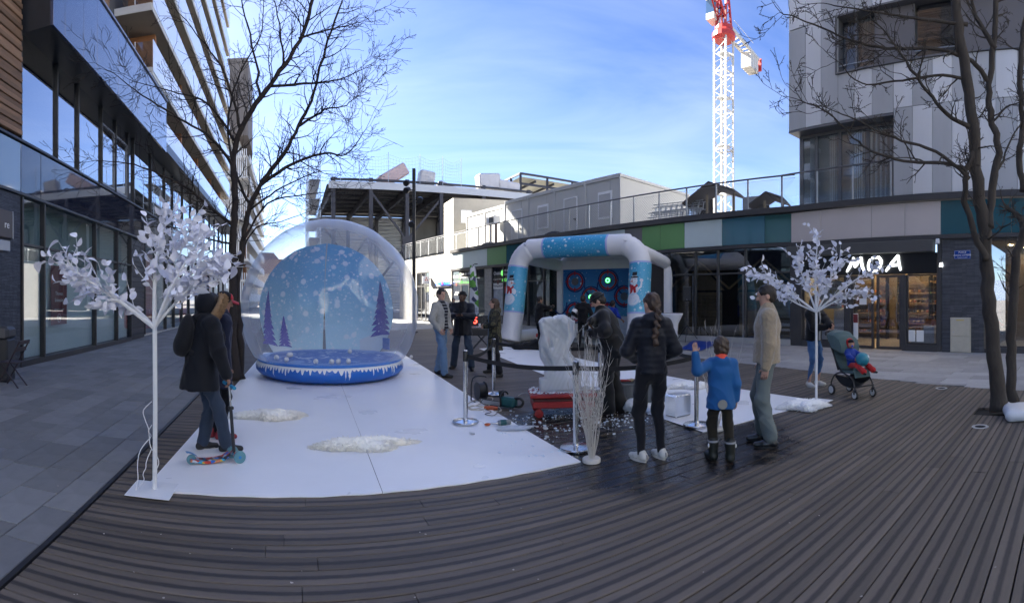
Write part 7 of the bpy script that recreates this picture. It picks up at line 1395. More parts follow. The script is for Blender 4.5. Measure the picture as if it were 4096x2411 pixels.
blk = B(); blk.cbox((0,0,.15), (.30,.24,.30), .02); o = obj('ice_block', blk, ice_material('clear_ice', .1), None, PX(2712,1664)+Vector((0,0,.012)), R(25), smooth=True, label='clear square ice block on the mat beside the braided woman', cat='ice block')
lump(2532,1648,(.24,.2,.2),'rounded lump of ice beside the grey crate',seed=2); lump(2058,1722,(.42,.16,.05),'flat sheet of broken ice on the mat below the die grinder',seed=3); lump(1890,1740,(.06,.05,.03),'small clear ice chip on the white mat',seed=4); lump(2185,1722,(.06,.06,.04),'clear ice chip on the wet deck below the cart',seed=5); lump(2188,1755,(.05,.04,.03),'tiny ice chip nearest the mat corner',seed=6); lump(2590,1650,(.1,.12,.06),'broken ice heap left of the braided woman',seed=7)
# ---- crate, bowl, bucket
cp = PX(2545,1606); cr_ = empty('grey_crate', cp+Vector((0,0,.006)), R(8), 'grey plastic crate of gloves and tools behind the sculptor', 'crate'); GC = mat('crate_grey', (.10,.11,.12), .6)
for x in (-.28,.28): obj('side', B().cbox((x,0,.16), (.015,.38,.30), .004), GC, cr_)
for y in (-.19,.19):
    obj('side', B().cbox((0,y,.16), (.56,.015,.30), .004), GC, cr_)
    for k in range(9): obj('rib', B().cbox((-.24+.06*k,y-.012 if y < 0 else y+.012,.15), (.012,.012,.24), .002), GC, cr_)
obj('rim', B().cbox((0,-.2,.305), (.6,.03,.03), .006).cbox((0,.2,.305), (.6,.03,.03), .006).cbox((-.29,0,.305), (.03,.36,.03), .006).cbox((.29,0,.305), (.03,.36,.03), .006), GC, cr_); obj('floor', B().bx(-.27,.27,-.18,.18,.01,.02), GC, cr_)
for k, (c_, lab) in enumerate((((.25,.03,.03),'red work glove on top of the grey crate'),((.4,.3,.18),'tan work glove on top of the grey crate'),((.05,.04,.04),'dark work glove on top of the grey crate'),((.3,.1,.05),'rust-coloured work glove at the crate edge'))):
    gv = sobj('work_glove', [('c', V3([-.05,0,.02]), V3([.03,0,.02]), .035, .03, (0,0,1), 1.6)]+[('c', V3([.03,-.03+.02*j,.02]), V3([.10-.01*abs(j-1.5),-.035+.024*j,.015]), .012, .010) for j in range(4)]+[('c', V3([-.02,.03,.02]), V3([.03,.065,.02]), .013, .010)], .008, mat('glove_%d' % k, c_, .7), None, .01); gv.location = cp+Vector((-.2+.12*k, -.06+.05*(k % 2), .33)); gv.rotation_euler = (0,0,k*1.3); tag(gv, lab, 'glove', 'work gloves in the crate')
obj('steel_bowl', B().lathe([(.02,.0),(.09,.01),(.12,.06),(.125,.075),(.118,.07),(.085,.02),(.0005,.012)], 24), STEEL, None, PX(2386,1640)+Vector((0,0,.25)), smooth='all', label='small steel bowl between the ice carving and the sculptor', cat='bowl'); obj('bowl_stool', B().lathe([(.14,0),(.12,.04),(.11,.21),(.14,.245)], 14), PLAST, None, PX(2386,1640)+Vector((0,0,.004)), smooth=True, label='dark upturned bucket under the steel bowl', cat='bucket')
obj('steel_tray', B().lathe([(.12,0),(.17,.02),(.175,.03),(.165,.028),(.0005,.008)], 24), STEEL, None, PX(2655,1604)+Vector((0,0,.006)), smooth='all', label='round steel tray behind the braided woman', cat='tray')
# ---- cable reel, chainsaw, cable, plug, grinder
rp = PX(1922,1604); RLX = empty('cable_reel', rp, R(25), 'black cable reel on a tube frame behind the barrier', 'cable reel')
obj('frame', B().tube(smooth_path([Vector(p) for p in ((-.13,-.1,.01),(-.13,.08,.01),(-.13,.08,.02),(-.11,.06,.36),(.09,.06,.38),(.12,.06,.36))],4), .011, 8), BLACKM, RLX, smooth='all'); obj('frame', B().tube(smooth_path([Vector(p) for p in ((.12,-.1,.01),(.12,.08,.01),(.12,.08,.03),(.10,.06,.26))],4), .011, 8), BLACKM, RLX, smooth='all')
obj('drum', B().lathe([(.14,-.07),(.14,-.06),(.08,-.055),(.08,.055),(.14,.06),(.14,.07)], 24, (0,-.02,.17), 0, Matrix.Rotation(PI/2,3,'Y')), PLAST, RLX, smooth=True); obj('cable_winding', B().lathe([(.12,-.053),(.125,0),(.12,.053)], 24, (0,-.02,.17), 0, Matrix.Rotation(PI/2,3,'Y')), mat('black_cable', (.015,.015,.016), .5), RLX, smooth=True)
CHB = mat('chainsaw_teal', (.015,.085,.09), .45); cs = empty('chainsaw', PX(2030,1634), R(-32), 'teal electric chainsaw lying on the deck', 'chainsaw')
obj('motor_body', B().cbox((.02,0,.10), (.26,.14,.15), .03), CHB, cs, smooth=True); obj('rear_grip', B().tube(smooth_path([Vector(p) for p in ((.12,0,.16),(.22,0,.17),(.27,0,.12),(.22,0,.05),(.12,0,.05))],4), .02, 8), PLAST, cs, smooth='all'); obj('front_handle', B().tube(smooth_path([Vector(p) for p in ((-.06,-.09,.05),(-.06,-.1,.2),(-.05,0,.25),(-.05,.09,.2))],4), .014, 8), PLAST, cs, smooth='all'); obj('guard', B().cbox((-.11,0,.21), (.02,.13,.1), .008), PLAST, cs); obj('guide_bar', B().cbox((-.28,-.03,.06), (.36,.008,.07), .003), GALV, cs); obj('chain', B().tube([(-.1,-.03,.095),(-.42,-.03,.095),(-.46,-.03,.06),(-.42,-.03,.025),(-.1,-.03,.025)], .008, 5, closed=True), BLACKM, cs)
def cable(name, px, m_, lab, r_=.007, z=.012, cat='cable'):
    pts = [PX(x, y)+Vector((0,0,z+(.004 if i % 2 else .012))) for i, (x, y) in enumerate(px)]; return obj(name, B().tube(smooth_path(pts, 6), r_, 6), m_, label=lab, cat=cat, smooth='all')
WC = mat('cream_cable', (.5,.46,.38), .5); cable('extension_cable', [(1910,1600),(1872,1618),(1868,1634),(1905,1625),(1940,1612),(1965,1606),(1945,1640),(1900,1645),(1874,1640),(1890,1626),(1935,1632),(1975,1622),(1998,1636),(2004,1648),(1975,1650)], WC, 'tangled cream extension cable beside the cable reel'); cable('extension_cable', [(1908,1606),(1884,1611),(1870,1626),(1888,1640),(1925,1636),(1950,1620),(1972,1600),(1950,1594),(1920,1610)], WC, 'looped cream cable under the reel frame'); cable('power_lead', [(2070,1590),(2090,1576),(2115,1580),(2135,1600),(2150,1612)], mat('grey_lead', (.3,.3,.29), .5), 'thin grey power lead between the chainsaw and the red cart', .005); cable('black_lead', [(1918,1645),(1945,1642),(1965,1655),(1940,1660),(1975,1668),(2002,1640)], PLAST, 'short black lead looping on the mat by the orange plug', .005)
pg = empty('orange_plug', PX(1964,1640)+Vector((0,0,.03)), R(-8), 'orange cable coupling lying on the mat', 'plug'); ORG = mat('orange_plastic', (.42,.085,.025), .45); obj('shell', B().lathe([(.02,-.1),(.032,-.085),(.034,0),(.03,.06),(.022,.1)], 14, (0,0,0), 0, Matrix.Rotation(PI/2,3,'Y')), ORG, pg, smooth=True)
gr = empty('die_grinder', PX(1995,1704)+Vector((0,0,.042)), R(18), 'grey and teal die grinder with an orange tip on the mat', 'power tool'); GM = Matrix.Rotation(PI/2,3,'Y'); obj('body', B().lathe([(.02,-.02),(.033,0),(.036,.06),(.036,.14),(.028,.16)], 16, (0,0,0), 0, GM), mat('tool_grey', (.2,.21,.22), .4, .3), gr, smooth=True); obj('grip', B().lathe([(.034,.02),(.038,.03),(.038,.09),(.034,.1)], 16, (0,0,0), 0, GM), CHB, gr, smooth=True); obj('neck', B().lathe([(.012,-.11),(.014,-.06),(.02,-.02)], 12, (0,0,0), 0, GM), STEEL, gr, smooth=True); obj('tip', B().ball((-.15,0,-.01), .024, 10, sc=(1.8,1,.8)), ORG, gr, smooth='all')
# ---- white twig bunches
WTW = mat('whitewashed_twig', (.55,.52,.48), .7, pvar=.15)
def twig_bunch(base, h_, n, spread, lab, seed):
    rg = random.Random(seed); e = empty('twig_bunch', base+Vector((0,0,.004)), 0, lab, 'twig decoration', 'white twig bunches on discs'); obj('disc', B().lathe([(.09,0),(.092,.01),(.09,.034),(.085,.04)], 28), mat('disc_white', (.6,.57,.52), .7, var=.06), e, smooth=True); b = B()
    for k in range(n):
        a = rg.uniform(0,6.28); p = Vector((.03*cos(a)*rg.random(), .03*sin(a)*rg.random(), .03)); d = Vector((cos(a)*spread*rg.uniform(.2,1), sin(a)*spread*rg.uniform(.2,1), 1)).normalized(); L = h_*rg.uniform(.55,1.05); q = [p]
        for i in range(7):
            d = (d+Vector((rg.gauss(0,.05), rg.gauss(0,.05), .02))).normalized(); q.append(q[-1]+d*L/7)
            if i > 1:
                for _ in range(2):
                    s_ = q[-1]; dd = (d+Vector((rg.gauss(0,.4),rg.gauss(0,.4),rg.gauss(.1,.2)))).normalized(); l2 = rg.uniform(.04,.13); b.tube([s_, s_+dd*l2*.5, s_+dd*l2+Vector((0,0,.012))], [.0022,.0018,.001], 3, False)
        b.tube(q, [.0045,.004,.0036,.0032,.0028,.0024,.002,.0013], 4, False)
    obj('twigs', b, WTW, e, kind='stuff')
twig_bunch(PX(2366,1848), 1.12, 46, .22, 'white twig bunch on a pale disc in front of the ice carving', 3); twig_bunch(PX(2866,1722), 1.2, 26, .3, 'white twig bunch half hidden behind the boy in blue', 4)
# ---- sheepskin rugs
WOOL = mat('cream_wool', (.98,.94,.82), .95, var=.06, vscale=3, sheen=.3); WOOLW = mat('white_wool', (.97,.96,.91), .95, var=.05, vscale=3, sheen=.3)
for q in (WOOL, WOOLW): p = nodes(q)[2]; p.inputs['Subsurface Weight'].default_value = .6; p.inputs['Subsurface Scale'].default_value = .04; p.inputs['Subsurface Radius'].default_value = (1,.95,.9)
def fur(px, py, L, W, az, lab, seed, m_, hgt=.12):
    rg = random.Random(seed); p = PX(px, py); e = empty('fur_rug', p+Vector((0,0,.012)), az, lab, 'fur rug', 'sheepskins on the mats'); ph = [rg.uniform(0,6) for _ in range(6)]
    def rad(a): return .93+.13*cos(4*a-.9)*(1-.3*sin(a+ph[0]))+.05*sin(3*a+ph[1])+.07*sin(5*a+ph[2])+.05*sin(8*a+ph[3])
    def top(u, v):
        a = u*2*PI; q = rad(a)*v*(1+.03*sin(37*a+ph[2]*v)*v+.02*sin(61*a)*v); x, y = L/2*q*cos(a), W/2*q*sin(a)
        z = hgt*(1-v**2)**.75*(.82+.2*sin(7*v*cos(a)+ph[4])*cos(5*v*sin(a)+ph[5])); return Vector((x, y, z+.006*sin(x*52+2*sin(y*31+ph[0]))*sin(y*58+2*sin(x*27+ph[1]))*(1-v**8)+.0015*sin(x*131+y*40)*sin(y*117)))
    obj('hide', B().grid(top, 150, 44), m_, e, smooth='all'); b = B()
    for k in range(1500):
        u, v = rg.random(), 1-.5*rg.random()**2*rg.random(); a = u*2*PI; c = top(u, v); d = Vector((cos(a)*v+rg.gauss(0,.35), sin(a)*v*.8+rg.gauss(0,.35), .45+rg.gauss(0,.25))).normalized(); l = rg.uniform(.02,.045); b.tube([c-d*.006, c+d*l*.6, c+d*l+Vector((d.x,d.y,-.8))*.010], [.004,.0034,.0008], 4, False)
    obj('wool', b, m_, e, smooth='all', kind='stuff')
fur(1084, 1672, 1.02, .46, R(30), 'cream sheepskin rug nearer the snow globe', 1, WOOL); fur(1450, 1790, 1.08, .42, R(24), 'cream yellowish sheepskin rug in the middle of the mat', 2, WOOL); fur(2755, 1550, .86, .55, R(-10), 'cream sheepskin rug behind the boy in blue', 3, WOOLW); fur(3212, 1632, .74, .55, R(-25), 'fluffy white sheepskin at the foot of the right white tree', 4, WOOLW, .14)
# ---- scooter
sa, sb = PX(766,1862), PX(948,1846); dv = sb-sa; sc = empty('kick_scooter', sa, math.atan2(dv.y, dv.x), 'child kick scooter with graffiti deck and blue wheels', 'scooter'); LS = dv.length
GRF = mat('graffiti_print', (.5,.12,.08), .35); N, L, p = nodes(GRF); tc = N.new('ShaderNodeTexCoord'); v = N.new('ShaderNodeTexVoronoi'); v.inputs['Scale'].default_value = 26; L.new(tc.outputs['Object'], v.inputs['Vector']); r = N.new('ShaderNodeValToRGB'); r.color_ramp.interpolation = 'CONSTANT'; e_ = r.color_ramp.elements
for i, (po, c_) in enumerate(((0,(.45,.05,.03,1)),(.25,(.02,.12,.5,1)),(.42,(.02,.02,.03,1)),(.55,(.55,.2,.1,1)),(.68,(.5,.55,.6,1)),(.8,(.5,.38,.05,1)),(.9,(.03,.3,.5,1)))):
    q = e_[i] if i < 2 else e_.new(po); q.position = po; q.color = c_
sx = N.new('ShaderNodeSeparateColor'); L.new(v.outputs['Color'], sx.inputs[0]); L.new(sx.outputs[0], r.inputs[0]); L.new(r.outputs[0], p.inputs['Base Color'])
BLW = mat('wheel_blue', (.02,.2,.5), .35); TYRE = mat('clear_blue_tyre', (.12,.28,.33), .35, alpha=.9)
def wheel(x, y, r_):
    w = obj('wheel', B().lathe([(r_*.72,-.013),(r_,-.011),(r_*1.03,0),(r_,.011),(r_*.72,.013)], 24, (x,y,r_+.012), 0, Matrix.Rotation(PI/2,3,'X')), TYRE, sc, smooth=True); sp = B()
    for k in range(6): a = k*PI/3; sp.bar((x,y,r_+.012),(x+r_*.72*cos(a+.3),y,r_+.012+r_*.72*sin(a+.3)),.02,.012)
    obj('rim', sp.lathe([(.016,-.014),(.016,.014)],12,(x,y,r_+.012),0,Matrix.Rotation(PI/2,3,'X')), BLW, w)
wheel(LS, -.09, .06); wheel(LS-.02, .09, .06); wheel(0, 0, .048)
dk_ = B(); dk_.grid(lambda u, v: Vector((-.02+(LS*.86)*u, (v-.5)*(.10+.02*sin(PI*u)), .075-.025*sin(PI*u)+.05*max(0,u-.85)*4)), 20, 4); dk_.grid(lambda u, v: Vector((-.02+(LS*.86)*u, (v-.5)*(.10+.02*sin(PI*u)), .05-.025*sin(PI*u)+.05*max(0,u-.85)*4)), 20, 4, flip=True)
for sg_ in (0, 1): dk_.grid(lambda u, v, sg_=sg_: Vector((-.02+(LS*.86)*u, (sg_-.5)*(.10+.02*sin(PI*u)), .05+.025*v-.025*sin(PI*u)+.05*max(0,u-.85)*4)), 20, 1, flip=bool(sg_))
obj('deck', dk_, GRF, sc, smooth='all'); obj('brake', B().grid(lambda u, v: Vector((-.055+.11*u, (v-.5)*.07, .09+.045*sin(PI*.5*(1-u)))), 6, 2), BLW, sc, smooth='all'); obj('axle', B().cbox((LS-.02,0,.075),(.06,.16,.05),.015), GRF, sc)
hb_ = Matrix.Rotation(-math.atan2(dv.y,dv.x),3,'Z')@(at(916,1540,5.02)-sa); st0 = Vector((LS-.03,0,.09)); obj('steering_tube', B().tube([st0, st0.lerp(hb_,.66)], .017, 10), BLACKM, sc, smooth=True); obj('inner_tube', B().tube([st0.lerp(hb_,.6), hb_], .012, 10), STEEL, sc, smooth=True); obj('clamp', B().cbox(st0.lerp(hb_,.665),(.05,.06,.03),.006), PLAST, sc); obj('handlebar', B().tube([hb_+Vector((0,-.17,0)), hb_+Vector((0,.17,0))], .012, 8), STEEL, sc)
for sg_ in (-1,1): obj('grip', B().tube([hb_+Vector((0,sg_*.07,0)), hb_+Vector((0,sg_*.185,0))], .019, 10), mat('grip_blue', (.02,.22,.4), .5), sc, smooth=True)
# ---- stroller with toddler
rm, fm = AZ(3364,8.65), AZ(3456,8.2); hv = fm-rm; sfa = math.atan2(hv.x, hv.y); sr = empty('stroller', (rm+fm)/2, -sfa, 'compact stroller with grey-green canopy and black frame', 'stroller'); GRC = cloth('grey_green_canvas', (.075,.12,.12), .8)
def sw(x, y, r_, w_=.035):
    w = obj('wheel', B().lathe([(r_*.8,-w_/2),(r_,-w_*.35),(r_,w_*.35),(r_*.8,w_/2)], 20, (x,y,r_), 0, Matrix.Rotation(PI/2,3,'Y')), PLAST, sr, smooth=True); obj('hub', B().lathe([(r_*.72,-w_/2-.003),(r_*.72,w_/2+.003)], 20, (x,y,r_), 0, Matrix.Rotation(PI/2,3,'Y')), mat('hub_white', (.6,.6,.58), .5), w)
for x in (-.2,.2): sw(x,.3,.072); sw(x,-.3,.085)
for x in (-.2,.2):
    T_ = lambda pts, r_=.013, nm='frame_tube': obj(nm, B().tube(smooth_path([Vector(p) for p in pts],4), r_, 8), PLAST, sr, smooth='all')
    T_([(x,.3,.09),(x,.29,.2),(x*.95,.2,.34),(x*.95,-.05,.42),(x*.95,-.22,.62),(x*.95,-.36,.85),(x*.9,-.46,1.0)]); T_([(x,-.3,.1),(x,-.31,.22),(x*.95,-.2,.36),(x*.95,.0,.40),(x*.95,.12,.33)]); obj('fork', B().cbox((x,.3,.12),(.05,.05,.09),.01), PLAST, sr)
obj('handlebar', B().tube(smooth_path([Vector(p) for p in ((-.19,-.46,1.0),(-.17,-.5,1.05),(0,-.52,1.06),(.17,-.5,1.05),(.19,-.46,1.0))],4), .02, 8), PLAST, sr, smooth='all'); obj('footbar', B().tube([(-.2,.31,.2),(.2,.31,.2)], .013, 8), PLAST, sr)
obj('seat', B().grid(lambda u, v: Vector((-.17+.34*u, lerp(-.14,.22,v), .45+.03*v-.02*sin(PI*u))), 6, 8), GRC, sr, smooth='all'); obj('seat_front', B().grid(lambda u, v: Vector((-.17+.34*u, .22+.05*v, .48-.14*v)), 4, 4), GRC, sr, smooth='all'); obj('seat_base', B().cbox((0,.04,.42),(.34,.38,.05),.02), GRC, sr, smooth=True)
obj('backrest', B().grid(lambda u, v: Vector((-.18+.36*u, lerp(-.13,-.36,v)-.03*sin(PI*u), lerp(.44,.93,v)+.012*sin(v*34)*(v < .8))), 8, 26), GRC, sr, smooth='all'); obj('back_panel', B().grid(lambda u, v: Vector((-.18+.36*u, lerp(-.17,-.40,v)-.05*sin(PI*u), lerp(.42,.9,v))), 8, 8), cloth('stroller_black', (.012,.012,.013)), sr, smooth='all')
def can(u, v): a = lerp(R(-20), R(112), v); return Vector((lerp(-.2,.2,u), -.33+.30*sin(a)*(1-.0*u)-.02, .80+.28*cos(a)*(1-.25*(2*u-1)**4)+.008*sin(v*26)))
obj('canopy', B().grid(can, 12, 26), GRC, sr, smooth='all')
for sg_ in (0,1): obj('canopy_side', B().grid(lambda u, v, sg_=sg_: Vector(can(sg_, u))*(1-v)+Vector((-.2+.4*sg_,-.34,.80))*v, 16, 5), GRC, sr, smooth='all')
obj('basket', B().grid(lambda u, v: Vector((-.17+.34*u, lerp(-.24,.26,v), .30-.14*sin(PI*u)*.4-.12*sin(PI*v))), 8, 10), cloth('basket_black', (.01,.01,.012)), sr, smooth='all')
for sg_ in (-.17,.17): obj('basket_side', B().grid(lambda u, v, sg_=sg_: Vector((sg_, lerp(-.24,.26,u), lerp(.34,.30-.12*sin(PI*u),v))), 10, 3), MATS['basket_black'], sr, smooth='all')
tb = (rm+fm)/2; REDJ = cloth('toddler_red', (.42,.018,.02), .75); s = .86/1.75
E = person('toddler in red hood and red trousers sitting in the stroller, holding a ball', [(-.28,.74,.83,.3),(.2,.80,.83,-.25)], sfa, .86, base=tb, pel=(0,.0,1.04), lean=-.22, head=(-.25,.0,0), arms=[(-.22,.36,1.32),(.24,.36,1.30)], hints=[(-1,-.2,-.4),(1,-.2,-.4)], skin='tan', h=.02, curl=(.4,.4), knees=[(-.2,.2,1),(.2,.2,1)], top=dict(m=cloth('toddler_blue', (.01,.04,.27), .6), th=.06, hem=.0), legs=dict(m=REDJ, loose=.03, ankle=.08), shoes=dict(m=SHOEB, sole=SHOEB, high=.03, fat=.02), build=.95)
hp = E['hp']; HMx = E['HM']; s = E['s']; K = 1.42
for ch in [c for c in E['root'].children if c.name.startswith('body')]: pass
sobj('head', [('e', hp(0,.02,.06)*s, (.125*s,.13*s,.13*s), HMx), ('e', hp(0,.07,-.03)*s, (.10*s,.085*s,.085*s), HMx), ('e', hp(0,.155,.0)*s, (.02*s,.02*s,.02*s), HMx)], .008, SKIN['tan'], E['root'], .03)
for sg_ in (-1,1): obj('eye', B().ball(Vector(hp(.05*sg_,.138,.03)*s), .016*s, 8), EYE, E['root'])
sobj('hood', [('e', hp(0,-.01,.06)*s, (.165*s,.165*s,.185*s), HMx), ('-e', hp(0,.16,.02)*s, (.115*s,.15*s,.13*s), HMx)], .01, REDJ, E['root'], .02, folds(.004,60,3)); sobj('cap', [('e', hp(0,.03,.105)*s, (.132*s,.135*s,.10*s), HMx)], .008, BLK, E['root'], .01, None, lambda X, Y, Z: (hp(0,0,.075)[2]*s-Z)+0*X+0*Y); obj('pacifier', B().ball(Vector(hp(0,.165,-.055)*s), .04*s, 10), mat('pacifier_blue', (.02,.06,.5), .3), E['root'], smooth='all')
bl_ = tb+Matrix.Rotation(-sfa,3,'Z')@Vector((.01,.27,.635)); BLM = mat('ball_teal', (.015,.20,.27), .3, coat=.3); ba = empty('toy_ball', bl_, -sfa, 'teal rubber ball with white print held by the toddler', 'ball'); obj('sphere', B().ball((0,0,0), .115, 24), BLM, ba, smooth='all'); pr = B()
for k in range(9): a, b_ = -1.2-.1*(k % 3)*2, .35+.12*(k//3); c_ = Vector((cos(b_)*cos(-PI/2+.3*(k % 3)-1.1+.0), -0+cos(b_)*sin(.6+.3*(k % 3)), sin(b_))); c_.normalize(); pr.ball(c_*.113, .011, 6)
obj('print', pr, WHITE, ba, kind='stuff')
# ---- street furniture on the left
bn_ = empty('litter_bin', AZ(8,10.0), R(35), 'dark metal litter bin at the left edge by the slate wall', 'bin'); obj('body', B().cbox((0,0,.42),(.42,.42,.84),.03), mat('bin_dark', (.03,.033,.04), .5), bn_, smooth=True); obj('hood', B().cbox((0,0,.96),(.46,.46,.24),.06), mat('bin_hood', (.05,.052,.058), .45), bn_, smooth=True); obj('flap', B().cbox((0,-.235,.96),(.34,.02,.2),.01), mat('bin_flap', (.10,.10,.11), .4), bn_)
ch = empty('folding_chair', AZ(50,9.35), R(118), 'dark folding metal bistro chair beside the litter bin', 'chair'); CHM = mat('chair_plum', (.03,.02,.026), .5)
for x in (-.19,.19): obj('leg', B().bar((x,.22,0),(x,-.26,.86),.022), CHM, ch); obj('leg', B().bar((x*.9,-.22,0),(x*.9,.18,.45),.022), CHM, ch)
for z, y in ((.83,-.245),(.70,-.175)): obj('back_slat', B().cbox((0,y,z),(.42,.018,.075),.006), CHM, ch)
for k in range(5): obj('seat_slat', B().cbox((0,-.14+.08*k,.455),(.40,.06,.018),.005), CHM, ch)
obj('stretcher', B().bar((-.19,.16,.11),(.19,.16,.11),.018), CHM, ch)
sg2 = empty('wall_sign', ST(9.47,-6.06,3.32), SA, 'brown plaque ending in the letters re on the slate wall', 'sign'); obj('board', B().cbox((0,-.4,0),(.05,1.4,.62),.01), mat('sign_brown', (.09,.075,.07), .5), sg2); text('lettering', 're', .24, CREAM, sg2, (.027,.05,-.02), FR); obj('frame_edge', B().cbox((0,.315,0),(.06,.02,.64),.004), GALV, sg2)
obj('wall_plate', B().cbox((0,0,0),(.03,.9,.24),.02), mat('plate_pale', (.4,.42,.45), .4), None, ST(9.25,-6.07,2.83), SA, label='pale metal plate under the brown plaque', cat='plate')
bo = empty('bollard', PX(920,1467), 0, 'black street bollard beside the bare tree', 'bollard'); obj('post', B().lathe([(.06,0),(.055,.02),(.05,.88),(.045,.92),(.0005,.925)], 16), BLACKM, bo, smooth=True); obj('foot_plate', B().lathe([(.11,.002),(.105,.012)], 16), BLACKM, bo)
rb = empty('red_bin', AZ(898,27), R(20), 'red container by the shop fronts far down the left pavement', 'bin'); obj('body', B().cbox((0,0,.45),(.6,.5,.9),.04), REDP, rb, smooth=True); obj('lid', B().cbox((0,0,1.0),(.64,.54,.18),.05), REDP, rb, smooth=True)
cl = empty('shop_sign', ST(40,-5.4,3.56), SA, 'white projecting sign with dark lettering on the left shops', 'sign'); obj('box', B().cbox((0,0,0),(.86,.1,.56),.02), WHITE, cl); text('lettering', "claire's", .24, mat('sign_ink', (.02,.02,.05), .5), cl, (0,-.052,0), (R(90),0,0), .001); obj('bracket', B().bar((-.43,0,.15),(-.68,0,.15),.04), BLACKM, cl)
# ---- lamp post with spotlights
lp = empty('lamp_post', AZ(1656,24.4), 0, 'tall black lamp post with spotlights right of the snow globe', 'lamp post'); obj('mast', B().cbox((0,0,4.0),(.15,.15,8.0),.015), BLACKM, lp); obj('foot', B().cbox((0,0,.03),(.34,.34,.06),.01), BLACKM, lp)
for z, x, t_ in ((7.3,-.32,-.5),(6.95,-.3,-.9),(6.45,.32,.3),(5.3,-.1,.2)):
    sp = obj('spotlight', B().lathe([(.07,-.18),(.13,-.1),(.15,.12),(.15,.16)], 16, (x,-.12,z), 0, Matrix.Rotation(R(115),3,'X')@Matrix.Rotation(t_*.4,3,'Y')), BLACKM, lp, smooth=True); obj('arm', B().bar((0,0,z),(x,-.12,z),.05), BLACKM, sp)
# ---- feather flag, score board
fl = empty('feather_flag', AZ(1893,19.5), R(8), 'white and green feather flag behind the three talking people', 'flag'); obj('pole', B().tube(smooth_path([Vector(p) for p in ((-.16,0,0),(-.16,0,1.5),(-.13,0,2.5),(.0,0,2.95),(.17,0,3.0))],5), .015, 6), BLACKM, fl, smooth='all')
FLM = mat('flag_print', (.55,.57,.6), .7); N, L, p = nodes(FLM); tc = N.new('ShaderNodeTexCoord'); v = N.new('ShaderNodeTexVoronoi'); v.inputs['Scale'].default_value = 6; L.new(tc.outputs['Object'], v.inputs['Vector']); r = N.new('ShaderNodeValToRGB'); r.color_ramp.interpolation = 'CONSTANT'; e_ = r.color_ramp.elements; e_[0].color = (.1,.3,.05,1); e_[1].position = .22; e_[1].color = (.05,.06,.12,1); q = e_.new(.36); q.color = (.62,.63,.68,1); sx = N.new('ShaderNodeSeparateColor'); L.new(v.outputs['Color'], sx.inputs[0]); L.new(sx.outputs[0], r.inputs[0]); L.new(r.outputs[0], p.inputs['Base Color'])
obj('sail', B().grid(lambda u, v: Vector((-.15+.02*v+(.36*(1-v**3*.55))*u+.14*max(0,v-.75)*u, .03*sin(u*5+v*4), .75+2.2*v*(1-.0*u)-.1*u*(1-v))), 8, 22), FLM, fl, smooth='all'); text('lettering', 'VIVRE\nEN VERT', .1, mat('flag_ink', (.05,.06,.15), .6), fl, (.03,-.04,1.2), (R(90),0,0), .001)
tbp = PX(1926,1400); tt = empty('folding_table', tbp, R(5), 'small black folding table behind the patterned-coat woman', 'table'); obj('top', B().cbox((0,0,.70),(.75,.5,.03),.008), BLACKM, tt); obj('apron', B().cbox((0,-.24,.58),(.72,.012,.2),.004), PLAST, tt)
for y in (-.2,.2): obj('leg', B().bar((-.3,y,.02),(.3,y,.68),.025), BLACKM, tt); obj('leg', B().bar((.3,y,.02),(-.3,y,.68),.025), BLACKM, tt)
sb_ = empty('score_board', tbp+Vector((-.06,-.05,.725)), R(5), 'black electronic score board showing a red 5', 'score board'); obj('case', B().cbox((0,0,.2),(.55,.1,.36),.015), PLAST, sb_); LR = mat('led_red', (1,.03,.02), .4, emit=(1,.05,.03), estr=1.6); text('digit', '5', .3, LR, sb_, (-.13,-.052,.22), (R(90),0,0), .003); text('digit', '0', .3, mat('led_off', (.05,.05,.05), .5), sb_, (.13,-.052,.22), (R(90),0,0), .003); obj('keypad', B().cbox((0,-.06,.02),(.5,.06,.05),.006), mat('keypad_grey', (.35,.36,.38), .5), sb_)
for k in range(8): obj('key', B().ball((-.2+.057*k,-.092,.025), .014, 8), (REDP, mat('key_blue', (.03,.1,.5), .4), WHITE)[min(k,2)], sb_)
# ---- round the arch
ht = empty('high_table', AZ(2686,15.9), 0, 'white stretch-covered high table right of the arch', 'table'); obj('cover', B().lathe([(.36,0),(.33,.03),(.22,.3),(.19,.55),(.22,.85),(.36,1.13),(.37,1.16),(.36,1.175)], 28), AW, ht, smooth='all'); obj('top', B().lathe([(.355,1.176),(.35,1.185)], 28), mat('table_top_dark', (.2,.2,.22), .5), ht)
spk = empty('loudspeaker', AZ(2748,19.2,1.55), R(-20), 'black loudspeaker on a stand by the dark glass', 'loudspeaker'); obj('cabinet', B().cbox((0,0,.28),(.34,.3,.56),.03), PLAST, spk, smooth=True); obj('grille', B().cbox((0,-.155,.28),(.29,.01,.48),.004), mat('speaker_grille', (.035,.035,.036), .7), spk); obj('logo', B().lathe([(.014,0),(.012,.006)],10,(0,-.161,.06),0,Matrix.Rotation(PI/2,3,'X')), WHITE, spk)
sst = empty('speaker_stand', AZ(2748,19.2), R(-20), 'black tripod stand under the loudspeaker', 'stand'); obj('pole', B().tube([(0,0,.25),(0,0,1.55)], .018, 8), BLACKM, sst)
for k in range(3): a = k*2*PI/3+.4; obj('leg', B().bar((.5*cos(a),.5*sin(a),.01),(0,0,.62),.022), BLACKM, sst)
TARP = mat('blue_tarp', (.015,.06,.36), .4, bump=.3, bscale=12, var=.15, vscale=3); q4 = [PX(2719,1398), PX(2790,1407), PX(2898,1372), PX(2800,1348)]
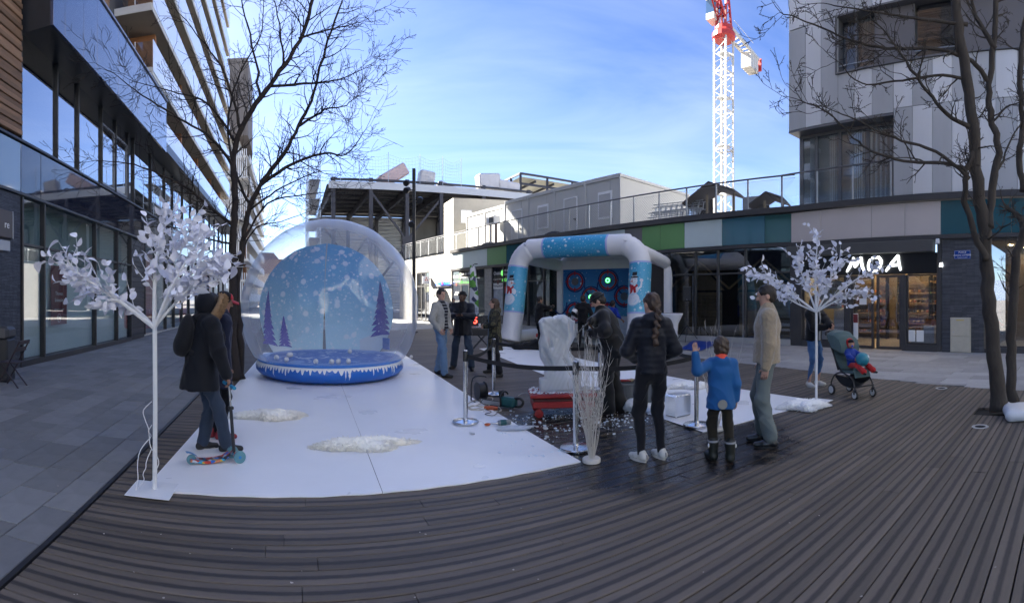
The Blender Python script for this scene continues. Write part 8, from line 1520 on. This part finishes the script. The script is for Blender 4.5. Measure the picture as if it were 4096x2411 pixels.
obj('tarpaulin', B().grid(lambda u, v: (lambda p: (p.x, p.y, .012+.03*abs(sin(u*9+v*4))*abs(sin(v*7+1))))(q4[0].lerp(q4[1],u).lerp(q4[3].lerp(q4[2],u),v)), 30, 24), TARP, label='crumpled blue tarpaulin on the paving right of the arch', cat='tarpaulin', smooth='all')
o = sobj('holdall', [('e', V3([0,0,.11]), (.42,.22,.13)), ('e', V3([.2,0,.2]), (.22,.18,.14)), ('e', V3([-.35,0,.06]), (.25,.18,.08))], .025, BLK, None, .06, folds(.012,20,6), lambda X, Y, Z: -Z+0*X+0*Y); o.location = PX(2120,1398)+Vector((0,0,.012)); tag(o, 'heap of black bags on the mat in front of the arch', 'bags')
cn = empty('drink_can', PX(2150,1368)+Vector((0,0,.01)), 0, 'red drinks can standing by the arch', 'can'); obj('can_body', B().lathe([(.05,0),(.055,.01),(.055,.3),(.05,.31)], 16), REDP, cn, smooth=True); obj('band', B().lathe([(.0556,.12),(.0556,.18)], 16), WHITE, cn)
# ---- right edge and deck fittings
pb = empty('parasol_base', AZ(4092,6.95)+Vector((0,0,.004)), R(40), 'white plastic parasol base with handle hole, cut by the right edge', 'parasol base'); sobj('shell', [('c', V3([-.28,-.2,.07]), V3([.28,-.2,.07]), .075, .075), ('c', V3([-.28,.2,.07]), V3([.28,.2,.07]), .075, .075), ('c', V3([-.3,-.2,.07]), V3([-.3,.2,.07]), .075, .075), ('e', V3([0,0,.08]), (.33,.26,.085)), ('-e', V3([-.29,-.12,.07]), (.045,.11,.2))], .012, mat('base_white', (.66,.67,.68), .4), pb, .05, None, lambda X, Y, Z: -Z+0*X+0*Y)
for (x, y), lab in (((3921,1707),'round steel floor light set in the deck'),((3766,1553),'second round steel floor light near the paving edge')):
    fl_ = empty('floor_light', PX(x,y)+Vector((0,0,.001)), 0, lab, 'floor light'); obj('ring', B().lathe([(.105,0),(.11,.004),(.104,.008),(.075,.007),(.07,.003)], 28), GALV, fl_, smooth=True); obj('lens', B().lathe([(.07,.0035),(.0005,.005)], 24), mat('lens_dark', (.05,.05,.055), .15), fl_)
lt = B(); rg = random.Random(77)
for k in range(34):
    p = PX(rg.uniform(200,4050), rg.uniform(1900,2400)); r_ = rg.uniform(.003,.009); a = rg.uniform(0,6); lt.add([(p.x+r_*cos(a+j*PI/2.5)*(1.6 if j % 2 else 1), p.y+r_*sin(a+j*PI/2.5), .003+.002*(j % 2)) for j in range(5)], [(0,1,2,3,4)])
obj('litter', lt, mat('dry_leaf_scraps', (.42,.38,.33), .8, pvar=.4), label='small pale leaf scraps scattered over the deck boards', cat='litter', kind='stuff')
